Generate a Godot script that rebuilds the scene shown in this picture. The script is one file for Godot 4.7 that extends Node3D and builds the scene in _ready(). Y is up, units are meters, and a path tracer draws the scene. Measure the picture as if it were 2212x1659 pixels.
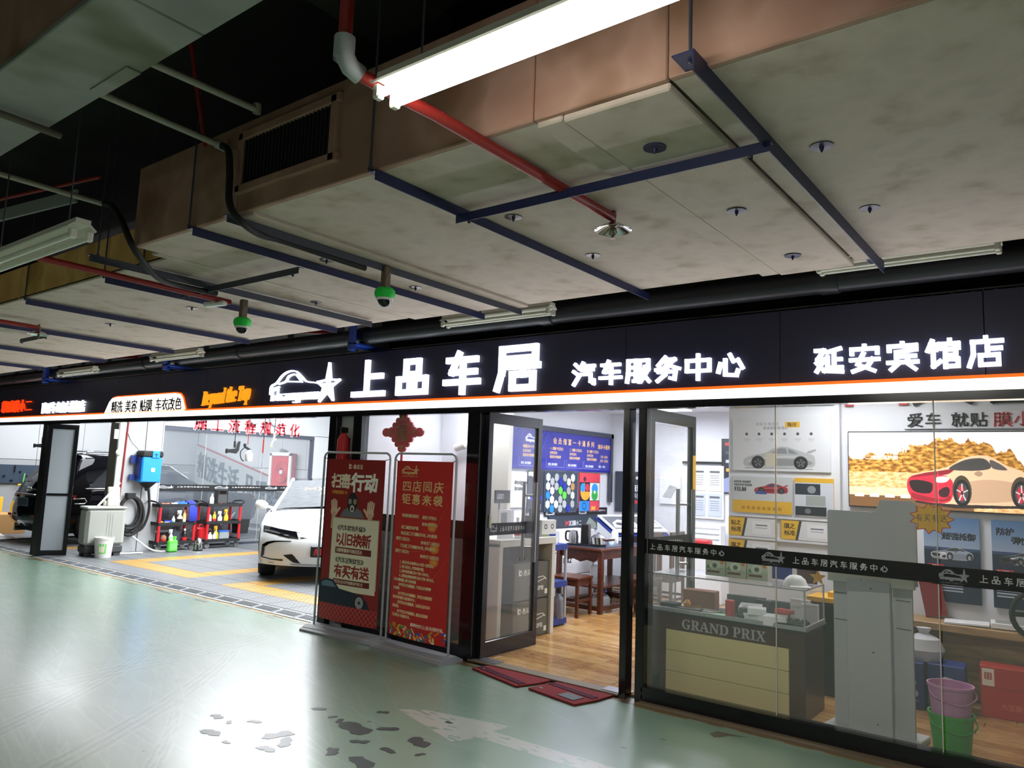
extends Node3D
# A car-care shop in an underground garage: camera and light first, then the structure, then the things, small details last.

var M := {}          # materials
var used := {}       # names taken at top level
var S: SurfaceTool   # the shape being collected
var sg := 1          # smoothing group
var rng := RandomNumberGenerator.new()

# ------------------------------------------------------------------ naming
func numbered(n: String) -> String:
	var k: int = used.get(n, -1) + 1
	used[n] = k
	return n if k == 0 else "%s_%03d" % [n, k]

func tag(o: Node3D, label: String, category: String, group := "") -> void:
	o.set_meta("label", label)
	o.set_meta("category", category)
	if group != "":
		o.set_meta("group", group)

func thing(n: String, label: String, category: String, at := Vector3.ZERO, turn := 0.0, group := "") -> Node3D:
	var o := Node3D.new()
	o.name = numbered(n)
	add_child(o)
	o.position = at
	o.rotation_degrees.y = turn
	tag(o, label, category, group)
	return o

func part(n: String, m: Material, parent: Node) -> MeshInstance3D:
	S.generate_normals()
	var o := MeshInstance3D.new()
	o.name = n
	o.mesh = S.commit()
	o.material_override = m
	parent.add_child(o, true)
	return o

func solo(n: String, m: Material, label: String, category: String, group := "", at := Vector3.ZERO, turn := 0.0) -> MeshInstance3D:
	var o := part(numbered(n), m, self)
	o.position = at
	o.rotation_degrees.y = turn
	tag(o, label, category, group)
	return o

func struct(n: String, m: Material) -> MeshInstance3D:
	var o := part(numbered(n), m, self)
	o.set_meta("kind", "structure")
	return o

func room(n: String, at := Vector3.ZERO) -> Node3D:
	var o := Node3D.new()
	o.name = numbered(n)
	add_child(o)
	o.position = at
	o.set_meta("kind", "structure")
	return o

func again(o: Node3D, label: String, at: Vector3, turn := 0.0) -> Node3D:
	var c: Node3D = o.duplicate()
	var base := String(o.name)
	if base.length() > 4 and base[base.length() - 4] == "_" and base.right(3).is_valid_int():
		base = base.left(base.length() - 4)
	c.name = numbered(base)
	add_child(c)
	c.position = at
	c.rotation_degrees.y = turn
	c.set_meta("label", label)
	return c

# ------------------------------------------------------------------ shapes
func v(x: float, y: float, z: float) -> Vector3:
	return Vector3(x, y, z)

func nw() -> void:
	S = SurfaceTool.new()
	S.begin(Mesh.PRIMITIVE_TRIANGLES)
	S.set_smooth_group(-1)

func pt(p: Vector3, uv := Vector2.ZERO) -> void:
	S.set_uv(uv)
	S.add_vertex(p)

func tri(a: Vector3, b: Vector3, c: Vector3) -> void:
	pt(a); pt(b); pt(c)

func quad(a: Vector3, b: Vector3, c: Vector3, d: Vector3, uvs := false) -> void:
	if uvs:
		pt(a, Vector2(0, 0)); pt(b, Vector2(1, 0)); pt(c, Vector2(1, 1))
		pt(a, Vector2(0, 0)); pt(c, Vector2(1, 1)); pt(d, Vector2(0, 1))
	else:
		tri(a, b, c); tri(a, c, d)

func yaw(deg: float) -> Basis:
	return Basis(Vector3.UP, deg_to_rad(deg))

func bx(c: Vector3, s: Vector3, r := Basis.IDENTITY, bev := 0.0) -> void:
	S.set_smooth_group(-1)
	var h := s / 2.0
	var k := minf(bev, minf(h.x, minf(h.y, h.z)) * 0.9)
	var ax := [Vector3.RIGHT, Vector3.UP, Vector3.BACK]
	for i in 3:
		var j := (i + 1) % 3
		var l := (i + 2) % 3
		for sg2 in [-1.0, 1.0]:
			var n: Vector3 = ax[i] * h[i] * sg2
			var u: Vector3 = ax[j] * (h[j] - k) * sg2
			var w: Vector3 = ax[l] * (h[l] - k)
			quad(c + r * (n - u + w), c + r * (n + u + w), c + r * (n + u - w), c + r * (n - u - w))
			if k > 0.0:
				# the chamfers along axis i
				for s3 in [-1.0, 1.0]:
					var a1: Vector3 = ax[j] * sg2
					var a2: Vector3 = ax[l] * s3
					var e: Vector3 = ax[i] * (h[i] - k)
					var p: Vector3 = a1 * h[j] + a2 * (h[l] - k)
					var q: Vector3 = a1 * (h[j] - k) + a2 * h[l]
					quad(c + r * (p + e), c + r * (q + e), c + r * (q - e), c + r * (p - e))
	if k > 0.0:
		for sx in [-1.0, 1.0]:
			for sy in [-1.0, 1.0]:
				for sz in [-1.0, 1.0]:
					tri(c + r * v(sx * h.x, sy * (h.y - k), sz * (h.z - k)), c + r * v(sx * (h.x - k), sy * h.y, sz * (h.z - k)), c + r * v(sx * (h.x - k), sy * (h.y - k), sz * h.z))

# a board whose front (+z) shows a picture
func card(c: Vector3, w: float, h: float, t: float, r := Basis.IDENTITY) -> void:
	S.set_smooth_group(-1)
	var a := c + r * v(-w / 2, h / 2, t / 2)
	var b := c + r * v(w / 2, h / 2, t / 2)
	var d := c + r * v(w / 2, -h / 2, t / 2)
	var e := c + r * v(-w / 2, -h / 2, t / 2)
	var k := r * v(0, 0, -t)
	quad(a, b, d, e, true)
	quad(b + k, a + k, e + k, d + k)
	quad(a + k, b + k, b, a); quad(e, d, d + k, e + k)
	quad(a + k, a, e, e + k); quad(b, b + k, d + k, d)

func rod(a: Vector3, b: Vector3, w: float, h: float) -> void:   # a bar of rectangular section from a to b
	var d := b - a
	var zz := d.normalized()
	var up := Vector3.UP if absf(zz.y) < 0.95 else Vector3.RIGHT
	var xx := up.cross(zz).normalized()
	bx((a + b) / 2.0, v(w, h, d.length()), Basis(xx, zz.cross(xx), zz))

func tb(pts: Array, r: float, n := 8, closed := false) -> void:
	sg += 1
	S.set_smooth_group(sg)
	var rings := []
	var up := Vector3.UP
	for i in pts.size():
		var a: Vector3 = pts[maxi(i - 1, 0)]
		var b: Vector3 = pts[mini(i + 1, pts.size() - 1)]
		if closed:
			a = pts[(i - 1 + pts.size()) % pts.size()]; b = pts[(i + 1) % pts.size()]
		var t := (b - a).normalized()
		if i == 0:
			up = Vector3.UP if absf(t.y) < 0.9 else Vector3.RIGHT
		var x := up.cross(t).normalized()
		up = t.cross(x).normalized()
		var ring := []
		for k in n:
			var f := TAU * k / n
			ring.append(pts[i] + (x * cos(f) + up * sin(f)) * r)
		rings.append(ring)
	for i in (pts.size() if closed else pts.size() - 1):
		var p: Array = rings[i]
		var q: Array = rings[(i + 1) % pts.size()]
		for k in n:
			quad(p[k], p[(k + 1) % n], q[(k + 1) % n], q[k])
	if not closed:
		S.set_smooth_group(-1)
		for k in range(1, n - 1):
			tri(rings[0][0], rings[0][k + 1], rings[0][k])
			var z: Array = rings[rings.size() - 1]
			tri(z[0], z[k], z[k + 1])

# a smooth curve through points, for hoses and cables
func curve(pts: Array, steps := 6) -> Array:
	var out := []
	for i in pts.size() - 1:
		var p0: Vector3 = pts[maxi(i - 1, 0)]
		var p1: Vector3 = pts[i]
		var p2: Vector3 = pts[i + 1]
		var p3: Vector3 = pts[mini(i + 2, pts.size() - 1)]
		for k in steps:
			out.append(p1.cubic_interpolate(p2, p0, p3, float(k) / steps))
	out.append(pts[pts.size() - 1])
	return out

# turned shape: profile of [radius, height] from bottom to top
func la(prof: Array, at := Vector3.ZERO, n := 16, r := Basis.IDENTITY, sx := 1.0, sz := 1.0) -> void:
	sg += 1
	S.set_smooth_group(sg)
	for i in prof.size() - 1:
		var d := Vector2(prof[i + 1][0] - prof[i][0], prof[i + 1][1] - prof[i][1])
		if i > 0:
			var e := Vector2(prof[i][0] - prof[i - 1][0], prof[i][1] - prof[i - 1][1])
			if absf(d.angle_to(e)) > 0.6:
				sg += 1
				S.set_smooth_group(sg)
		for k in n:
			var f := TAU * k / n
			var g := TAU * (k + 1) / n
			var a: Vector3 = at + r * v(prof[i][0] * cos(f) * sx, prof[i][1], prof[i][0] * sin(f) * sz)
			var b: Vector3 = at + r * v(prof[i][0] * cos(g) * sx, prof[i][1], prof[i][0] * sin(g) * sz)
			var c: Vector3 = at + r * v(prof[i + 1][0] * cos(g) * sx, prof[i + 1][1], prof[i + 1][0] * sin(g) * sz)
			var e2: Vector3 = at + r * v(prof[i + 1][0] * cos(f) * sx, prof[i + 1][1], prof[i + 1][0] * sin(f) * sz)
			if prof[i][0] > 0.0001:
				tri(a, b, c)
			if prof[i + 1][0] > 0.0001:
				tri(a, c, e2)

# an outline (x right, y up) given thickness: from z = 0 to z = depth of the frame t
func ex(poly: Array, t: Transform3D, depth: float) -> void:
	S.set_smooth_group(-1)
	var p := PackedVector2Array(poly)
	if Geometry2D.is_polygon_clockwise(p):
		p.reverse()
	var ix := Geometry2D.triangulate_polygon(p)
	for i in range(0, ix.size(), 3):
		var a := p[ix[i]]
		var b := p[ix[i + 1]]
		var c := p[ix[i + 2]]
		tri(t * v(a.x, a.y, depth), t * v(c.x, c.y, depth), t * v(b.x, b.y, depth))
		tri(t * v(a.x, a.y, 0), t * v(b.x, b.y, 0), t * v(c.x, c.y, 0))
	for i in p.size():
		var a := p[i]
		var b := p[(i + 1) % p.size()]
		quad(t * v(a.x, a.y, depth), t * v(b.x, b.y, depth), t * v(b.x, b.y, 0), t * v(a.x, a.y, 0))

func frame(o := Vector3.ZERO, r := Basis.IDENTITY) -> Transform3D:
	return Transform3D(r, o)

# a surface through rows of points
func skin(rows: Array, smooth := true) -> void:
	if smooth:
		sg += 1
		S.set_smooth_group(sg)
	else:
		S.set_smooth_group(-1)
	for i in rows.size() - 1:
		for k in rows[i].size() - 1:
			quad(rows[i][k], rows[i][k + 1], rows[i + 1][k + 1], rows[i + 1][k])

func ring2(cx: float, cy: float, rx: float, ry: float, n := 24, a0 := 0.0, a1 := TAU) -> Array:
	var out := []
	for k in n:
		var f := a0 + (a1 - a0) * k / (n if is_equal_approx(a1 - a0, TAU) else n - 1)
		out.append(Vector2(cx + rx * cos(f), cy + ry * sin(f)))
	return out

func rrect(w: float, h: float, r: float, n := 4) -> Array:   # rounded rectangle around the origin
	var out := []
	for c in [[1, 1, 0], [-1, 1, 1], [-1, -1, 2], [1, -1, 3]]:
		for k in n + 1:
			var f: float = (c[2] + float(k) / n) * PI / 2
			out.append(Vector2(c[0] * (w / 2 - r) + r * cos(f), c[1] * (h / 2 - r) + r * sin(f)))
	return out

# ------------------------------------------------------------------ lettering: strokes on a 100 x 100 field, y down; «@» sets another sign into a box x y w h
var GLYPH := {
	"氵": "30,5 90,22;5,38 70,52;10,98 90,62", "口": "8,8 92,8 92,92 8,92 8,8", "日": "8,6 92,6 92,94 8,94 8,6;8,50 92,50",
	"月": "15,5 15,60 5,98;15,5 88,5 88,95 70,95;15,35 88,35;15,64 88,64", "艹": "0,50 100,50;30,0 30,100;70,0 70,100", "宀": "50,0 50,20;6,60 6,24 94,24 94,60",
	"广": "52,0 52,14;12,14 98,14;14,14 14,60 2,100", "贝": "15,5 85,5 85,62;15,5 15,62;50,20 50,50 40,72 5,98;58,68 92,98",
	"车": "12,16 90,16;42,0 22,48 88,48;5,74 97,74;54,34 54,100", "上": "45,0 45,94;45,42 90,42;3,94 97,94",
	"品": "@口 24 0 52 46;@口 0 52 46 48;@口 54 52 46 48", "居": "12,4 92,4 92,28 12,28;12,4 12,60 2,98;30,46 98,46;63,30 63,66;@口 34 62 58 38",
	"汽": "@氵 0 0 28 100;46,0 32,28;42,14 98,14;42,32 92,32;36,52 82,52 84,86 98,96 98,80", "服": "@月 0 0 46 100;56,6 56,100;56,6 94,6 94,30 80,34;56,46 94,46 62,98;60,50 98,98",
	"务": "42,0 12,34;36,10 80,10 32,48 4,52;30,14 70,40 98,50;14,62 84,62 80,95 64,90;48,48 40,75 10,100", "中": "6,22 94,22 94,66 6,66 6,22;50,0 50,100",
	"心": "12,42 4,76;30,28 30,88 72,92 78,72;48,8 60,34;78,30 94,62", "延": "4,8 34,8 10,44 34,44 6,92;6,58 34,90 98,96;92,4 46,16;70,14 70,78;46,36 46,78 97,78;70,46 94,46",
	"安": "@宀 0 0 100 50;46,30 26,72 82,98;78,52 60,80 10,98;3,54 97,54", "宾": "@宀 0 0 100 44;78,28 30,34;30,34 30,70;30,50 90,50;66,50 66,72;3,72 97,72;34,78 12,99;66,78 90,99",
	"饣": "40,0 8,36;30,14 92,14 70,32;46,34 46,94 96,76", "馆": "@饣 0 0 44 100;72,0 72,12;48,30 48,14 98,14 98,30;58,34 58,98;58,34 90,34 90,56 58,56;58,70 96,70 96,96 58,96",
	"店": "@广 0 0 100 100;56,26 56,58;56,40 94,40;@口 30 60 62 40", "就": "26,0 26,12;2,14 50,14;@口 8 26 38 24;28,52 28,98 18,92;12,62 4,86;42,62 50,82;54,30 98,30;74,2 72,50 52,98;78,34 78,92 98,92 98,76;84,8 94,20",
	"贴": "@贝 0 4 46 94;74,0 74,52;74,24 98,24;@口 52 54 46 44", "膜": "@月 0 2 38 98;44,12 98,12;58,2 58,24;82,2 82,24;@日 50 30 44 34;42,76 98,76;70,64 42,98;70,78 98,98",
	"小": "50,0 50,95 36,88;24,34 4,72;74,34 97,72", "二": "14,18 86,18;2,88 98,88", "隐": "6,4 6,100;6,6 34,6 18,40 34,58 14,70;62,0 44,22;54,12 84,12 74,26;46,28 92,28 92,56 44,56;46,42 92,42;44,68 40,92;58,66 60,92 84,92;70,62 76,74;90,66 98,88",
	"形": "2,10 58,10;2,46 60,46;18,10 18,56 4,98;44,10 44,98;94,4 66,28;94,36 66,60;98,66 62,98", "衣": "50,0 50,16;4,18 96,18;50,18 4,66;30,48 30,92 52,80;52,40 70,70 98,96;88,38 66,58",
	"官": "50,0 50,12;4,32 4,14 96,14 96,32;24,34 24,98;24,34 82,34 82,56 24,56;24,70 88,70 88,97 24,97", "方": "50,0 50,18;4,22 96,22;40,22 36,60 6,98;38,48 82,48 76,92 56,88",
	"旗": "@方 0 0 46 100;62,0 50,22;58,10 98,10;50,34 98,34;60,24 60,74;86,24 86,74;60,48 86,48;60,60 86,60;48,76 98,76;60,80 48,98;84,80 97,98",
	"见": "12,6 12,64;12,6 88,6 88,64;50,20 46,66 4,98;60,66 60,94 98,94 98,78", "舰": "22,0 14,14;10,14 10,60 2,98;10,14 40,14 40,96 30,94;2,52 46,52;24,24 26,36;24,60 26,74;@见 50 2 50 98",
	"米": "14,14 28,36;84,10 68,34;4,44 96,44;50,0 50,100;50,46 4,80;52,48 94,72", "青": "8,8 94,8;14,22 90,22;2,36 98,36;50,0 50,36;18,48 18,98;18,48 86,48 86,96 70,94;18,64 86,64;18,80 86,80",
	"精": "@米 0 0 44 100;@青 48 0 52 100", "先": "24,4 10,34;16,20 92,20;52,0 52,50;2,50 98,50;36,52 30,76 2,98;68,52 68,94 98,94 98,78", "洗": "@氵 0 0 28 100;@先 32 0 68 100",
	"美": "28,0 36,12;72,0 62,12;10,16 90,16;16,32 84,32;4,50 96,50;50,16 50,50;6,70 94,70;50,54 46,76 4,98;54,72 96,98", "容": "@宀 0 0 100 44;38,30 20,46;62,30 80,46;50,36 4,72;52,38 96,70;@口 26 64 48 36",
	"改": "4,12 40,12 40,46;4,46 40,46;4,46 4,92 40,80;62,0 46,40;56,22 98,22;86,22 76,62 46,98;56,46 70,78 98,98", "色": "34,0 8,34;28,12 72,12 58,32;14,32 14,92 92,92 96,76;14,32 84,32 84,64;14,64 84,64;48,34 48,64",
	"施": "@方 0 0 46 100;60,0 48,28;56,14 98,14;48,50 96,38 96,68 86,66;74,28 74,80;58,38 58,92 98,92 98,78", "工": "8,8 92,8;50,8 50,92;2,92 98,92",
	"流": "@氵 0 0 28 100;66,0 66,12;36,16 98,16;62,18 46,42 90,42;78,30 94,46;48,54 44,78 32,98;66,54 66,96;84,54 84,94 98,94", "禾": "84,2 16,14;4,32 96,32;52,12 52,100;50,36 4,74;54,40 94,66",
	"程": "@禾 0 0 44 100;@口 52 4 44 34;50,50 98,50;52,70 96,70;74,50 74,94;46,95 98,95", "规": "6,18 42,18;2,42 46,42;24,4 24,44 2,96;26,50 46,80;@见 50 2 50 98",
	"范": "@艹 0 0 100 28;@氵 0 32 32 68;46,38 46,90 96,90 98,74;46,38 88,38 88,62 72,62", "化": "34,0 4,48;22,30 22,100;92,16 46,58;58,2 58,92 94,92 98,74", "生": "26,4 8,38;18,24 90,24;14,58 86,58;2,94 98,94;50,0 50,94",
	"活": "@氵 0 0 28 100;92,2 40,14;34,36 98,36;68,12 68,60;@口 40 58 56 40", "质": "92,2 16,12;16,12 16,56 4,98;16,34 96,34;56,12 56,46;34,48 34,80;34,48 84,48 84,80;58,56 56,72 28,99;62,80 92,99",
	"四": "6,12 94,12 94,90 6,90 6,12;36,12 34,44 20,62;64,12 64,58 82,58", "同": "8,98 8,6 92,6 92,94 78,92;28,28 72,28;@口 28 46 44 38", "庆": "@广 0 0 100 100;26,48 96,48;62,26 58,60 26,98;62,52 96,98",
	"钅": "46,0 8,28;32,14 94,14;20,36 84,36;4,56 94,56;50,36 50,92 94,78", "钜": "@钅 0 0 46 100;54,6 98,6;54,6 54,96 98,96;54,34 92,34 92,64 54,64", "惠": "10,10 90,10;50,0 50,60;20,20 80,20 80,48 20,48 20,20;20,34 80,34;8,60 92,60;@心 8 62 84 38",
	"来": "10,18 90,18;28,26 34,42;74,26 66,42;3,48 97,48;50,0 50,100;48,50 4,92;52,50 96,92", "袭": "10,16 90,12;40,0 34,26 6,44;56,14 56,36 92,36;86,24 62,42;70,2 80,8;@衣 4 42 92 58",
	"扌": "4,24 92,24;54,0 54,94 20,86;4,66 94,46", "扫": "@扌 0 0 46 100;56,10 96,10 96,94 54,94;56,50 94,50", "毒": "10,8 90,8;18,20 82,20;4,34 96,34;50,0 50,34;22,44 16,92 86,92;22,44 84,44 80,98 66,94;4,68 98,68;48,50 52,62;46,76 50,86",
	"行": "32,0 6,28;36,30 4,62;24,50 24,100;48,14 94,14;44,42 98,42;76,42 76,96 60,90", "动": "8,12 46,12;2,38 50,38;24,40 6,84 46,76;38,60 50,92;54,30 94,30 88,92 72,88;72,2 70,50 48,98",
	"以": "10,10 10,76 38,60;34,16 44,34;86,4 80,60 44,98;72,66 96,98", "旧": "12,2 12,98;@日 34 6 62 90", "换": "@扌 0 0 42 100;64,0 48,24;60,12 88,12 78,26;50,28 50,60;50,28 94,28 94,60;72,28 72,60;44,62 98,62;72,62 44,98;74,64 98,98",
	"斤": "92,2 20,14;20,14 20,54 2,98;20,38 98,38;66,38 66,100", "新": "24,0 26,10;4,12 48,12;12,18 18,34;40,18 34,34;2,36 50,36;6,56 48,56;27,38 27,98;24,60 4,86;30,60 46,80;@斤 54 0 46 100",
	"软": "@车 0 4 48 94;66,0 54,36;60,16 96,16 88,34;74,32 70,60 46,98;74,54 98,98", "包": "34,0 6,38;28,16 90,16 86,66 70,62;26,36 66,36 66,58 26,58;26,36 26,92 94,92 98,74",
	"升": "78,2 14,18;4,46 97,46;36,14 34,60 10,98;70,4 70,100", "级": "28,0 8,32 32,32 4,68 42,58;4,92 42,80;50,8 88,8 78,36 96,36 84,66 44,98;62,10 58,60 40,98;60,44 98,98",
	"定": "@宀 0 0 100 46;18,40 82,40;50,40 50,90;50,64 84,64;24,56 20,80 4,98;18,80 50,92 98,94", "刂": "14,12 14,70;84,2 84,96 50,90", "制": "14,2 6,22;8,16 58,16;2,36 64,36;34,0 34,98;10,54 10,84;10,54 58,54 58,82 50,82;@刂 70 0 28 100",
	"有": "4,18 96,18;44,0 30,40 4,66;34,44 34,100;34,44 84,44 84,96 70,94;34,62 84,62;34,78 84,78", "买": "10,8 92,8 84,26;28,22 44,34;18,38 34,50;4,58 96,58;54,20 50,62 10,98;58,68 94,98",
	"辶": "10,6 20,20;4,40 22,40 22,76 4,92;20,78 50,92 98,94", "送": "@辶 0 0 100 100;50,0 56,14;84,0 76,14;38,20 94,20;34,44 98,44;66,20 62,50 34,78;66,48 96,76", "元": "16,12 84,12;4,40 96,40;36,40 32,70 6,98;62,40 62,92 96,92 98,72",
	"内": "10,98 10,18 90,18 90,94 76,92;50,0 50,30 24,68;52,34 76,66", "饰": "@饣 0 0 44 100;62,0 50,26;58,14 98,14;54,36 54,86;54,36 96,36 96,84 86,82;76,24 76,100", "战": "24,2 24,46;24,22 46,22;@口 6 46 38 42;52,30 98,24;66,2 74,60 98,96;92,46 50,98;84,6 94,16",
	"役": "32,0 6,28;36,30 4,62;24,50 24,100;56,6 52,30 44,40;56,6 84,6 84,34 98,34;50,48 90,48 48,98;58,54 98,98", "鑫": "50,0 22,22;50,0 78,22;34,20 66,20;28,32 72,32;50,12 50,42;20,42 44,42;26,42 4,62;10,70 44,70;26,56 26,96;4,96 48,96;72,42 56,60;74,42 98,62;60,70 94,70;76,56 76,96;54,96 98,96",
	"宏": "@宀 0 0 100 44;8,46 94,46;40,30 32,60 6,98;60,54 36,92 84,86;76,70 94,98", "宝": "@宀 0 0 100 44;16,42 84,42;20,66 80,66;50,42 50,94;4,95 96,95;68,74 78,84",
	"进": "@辶 0 0 100 100;36,22 98,22;34,50 98,50;54,2 54,50 40,78;80,2 80,80", "原": "12,6 98,6;12,6 12,60 2,98;56,10 50,22;28,24 86,24 86,56 28,56 28,24;28,40 86,40;57,56 57,96 46,92;36,66 24,86;76,66 92,86",
	"价": "34,0 4,44;22,28 22,100;66,0 40,38;68,4 98,36;54,44 52,70 42,98;82,44 82,100", "秒": "@禾 0 0 46 100;72,0 72,60 62,56;58,20 50,44;86,20 98,44;94,56 50,98", "杀": "22,4 78,38;78,4 22,38;4,52 96,52;50,40 50,98 38,92;34,64 14,88;66,64 86,88",
	"保": "32,0 4,46;20,30 20,100;@口 46 2 46 32;36,50 98,50;68,34 68,100;66,52 38,86;70,52 98,84", "护": "@扌 0 0 42 100;72,0 76,12;54,18 54,60 46,98;54,18 94,18 94,46 54,46", "面": "2,8 98,8;48,8 44,24;8,24 92,24 92,96 8,96 8,24;36,24 36,96;64,24 64,96;36,48 64,48;36,72 64,72",
	"漆": "@氵 0 0 28 100;36,18 98,18;66,0 66,40;64,20 38,40;68,20 96,40;66,42 40,62;68,44 96,60;66,54 66,98;46,66 56,78;44,94 60,82;88,66 76,76;74,80 96,94", "年": "28,0 6,36;20,16 90,16;22,40 86,40;22,40 22,68;2,68 98,68;56,16 56,100",
	"体": "32,0 4,44;20,28 20,100;38,26 98,26;68,0 68,100;66,28 38,72;70,28 98,72;54,76 84,76", "机": "2,28 42,28;22,0 22,100;20,32 2,70;24,36 42,56;56,10 54,60 44,98;56,10 86,10 86,92 98,92 98,76", "盖": "30,0 36,10;70,0 62,10;10,14 90,14;16,30 84,30;4,48 96,48;50,14 50,48;18,60 18,94;18,60 82,60 82,94;38,60 38,94;62,60 62,94;2,95 98,95",
	"或": "4,22 96,22;@口 10 38 34 26;4,84 48,74;56,2 66,60 96,96;90,40 46,98;76,4 88,14", "前": "28,0 36,14;72,0 62,14;3,18 97,18;14,32 14,98;14,32 46,32 46,96 38,94;14,50 46,50;14,66 46,66;@刂 62 32 32 66", "杠": "2,28 42,28;22,0 22,100;20,32 2,70;24,36 42,56;52,14 96,14;74,14 74,90;48,90 98,90",
	"次": "6,16 22,30;4,88 26,56;52,0 36,40;46,20 96,20 86,40;66,34 60,66 28,98;66,58 98,98", "加": "4,24 48,24 44,92 30,88;26,2 22,56 2,96;@口 56 20 42 74", "养": "28,0 36,10;72,0 62,10;10,14 90,14;16,28 84,28;2,44 98,44;50,14 44,48 4,70;56,44 96,68;34,62 30,80 14,98;66,62 66,100",
	"真": "10,12 90,12;50,0 50,22;22,22 22,80;22,22 78,22 78,80;22,36 78,36;22,50 78,50;22,64 78,64;2,80 98,80;30,84 10,98;70,84 90,98", "皮": "14,16 14,56 2,98;14,16 92,16 86,32;52,0 52,46;14,46 78,46 60,76 20,98;30,50 54,80 96,98", "座": "@广 0 0 100 100;38,26 24,50;40,32 50,48;76,26 62,50;78,32 90,48;57,22 57,92;26,66 92,66;18,93 98,93",
	"椅": "2,28 40,28;20,0 20,100;18,32 2,70;22,36 38,56;46,16 98,16;72,0 50,40;74,20 96,38;44,46 98,46;88,46 88,96 76,92;@口 48 58 28 28", "季": "84,0 16,10;4,22 96,22;50,6 50,46;48,24 6,48;52,24 94,46;18,54 80,54 52,68;52,68 52,98 38,94;2,74 98,74", "垫": "4,20 42,20;24,0 24,52 14,50;4,40 44,32;50,16 84,16 86,48 98,50 98,38;66,0 62,34 48,54;54,28 70,40;18,70 82,70;50,56 50,94;2,95 98,95",
	"菌": "@艹 0 0 100 26;8,32 92,32 92,98 8,98 8,32;72,40 28,46;20,58 80,58;50,44 50,88;48,60 26,80;52,60 76,80", "更": "6,8 94,8;16,24 84,24 84,62 16,62 16,24;16,43 84,43;50,8 46,70 6,98;24,70 60,90 96,96", "值": "32,0 4,46;20,30 20,100;38,14 96,14;66,0 66,26;46,28 46,88;46,28 88,28 88,88;46,44 88,44;46,58 88,58;46,72 88,72;34,92 98,92",
	"焕": "22,0 22,40 2,98;8,30 12,50;38,26 30,46;24,60 36,84;64,0 48,24;60,12 88,12 78,26;50,28 50,60;50,28 94,28 94,60;72,28 72,60;44,62 98,62;72,62 44,98;74,64 98,98", "颜": "24,0 26,10;4,12 46,12;14,18 18,28;36,18 32,28;8,32 46,32;8,32 8,60 2,98;42,40 18,54;42,56 16,72;44,72 12,94;52,8 98,8;74,8 70,22;56,24 56,76;56,24 94,24 94,76;75,34 73,70 50,98;78,76 96,98",
	"国": "6,6 94,6 94,96 6,96 6,6;24,26 76,26;28,48 72,48;20,76 80,76;50,26 50,76;62,56 70,66", "全": "50,0 4,44;52,2 98,44;24,46 76,46;28,68 72,68;50,46 50,92;6,93 94,93", "天": "12,12 88,12;4,44 96,44;50,12 46,60 4,98;54,48 96,98", "解": "28,0 8,26;20,14 46,14 38,28;12,28 12,70 2,98;12,28 48,28 48,94 38,92;12,48 48,48;12,66 48,66;30,28 30,88;56,10 94,10 92,36 82,34;72,10 68,30 54,44;62,46 54,64;58,58 96,58;52,76 98,76;76,46 76,100",
	"释": "40,2 8,12;10,20 14,32;38,20 32,32;2,38 46,38;24,8 24,100;22,42 2,72;26,46 44,64;52,8 90,8 54,46;56,16 98,46;54,56 94,56;50,74 98,74;74,46 74,100", "权": "2,28 42,28;22,0 22,100;20,32 2,70;24,36 42,56;50,14 94,14 80,60 46,98;54,26 70,66 98,98", "归": "12,12 12,64;34,0 32,60 10,98;50,12 94,12 94,94 48,94;54,52 92,52", "所": "42,4 10,14;10,14 10,60 2,98;10,34 40,34 40,58 10,58;@斤 52 0 48 100",
	"高": "50,0 50,12;3,14 97,14;28,26 72,26 72,44 28,44 28,26;10,98 10,56 90,56 90,94 78,94;32,68 68,68 68,88 32,88 32,68", "最": "22,4 78,4 78,32 22,32 22,4;22,18 78,18;2,42 98,42;16,42 16,96;44,42 44,100;16,56 44,56;16,70 44,70;2,92 48,84;54,56 90,56 52,98;60,64 98,98", "可": "3,12 97,12;80,12 80,94 62,88;@口 12 34 46 38", "抵": "@扌 0 0 40 100;92,2 52,14;52,14 52,84 70,74;52,44 98,44;72,10 78,60 98,94;66,90 74,98",
	"脚": "@月 0 2 30 98;36,20 66,20;34,44 68,44;51,4 51,44 36,82 62,76;56,62 66,86;74,10 74,98;74,10 96,10 96,70 84,70", "清": "@氵 0 0 28 100;@青 34 0 66 100", "洁": "@氵 0 0 28 100;34,18 98,18;66,0 66,42;40,42 94,42;@口 40 56 54 42", "理": "4,10 38,10;6,44 36,44;2,82 40,76;21,10 21,80;48,8 94,8 94,54 48,54 48,8;48,31 94,31;71,8 71,92;50,72 94,72;42,93 98,93",
	"会": "50,0 2,40;52,2 98,40;26,42 74,42;10,60 92,60;42,60 22,92 82,88;68,72 88,98", "员": "@口 24 0 52 30;14,38 14,80;14,38 86,38 86,80;50,48 46,76 8,99;56,80 92,99", "储": "24,0 2,46;16,30 16,100;36,8 42,18;32,36 46,36 46,88 56,78;56,18 92,18;74,2 74,40;52,42 98,42;96,6 54,66;@日 60 56 34 42", "蓄": "@艹 0 0 100 20;50,20 50,30;6,32 94,32;48,34 26,48 66,46;68,38 34,58 78,58;16,64 84,64 84,98 16,98 16,64;50,64 50,98;16,80 84,80",
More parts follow.
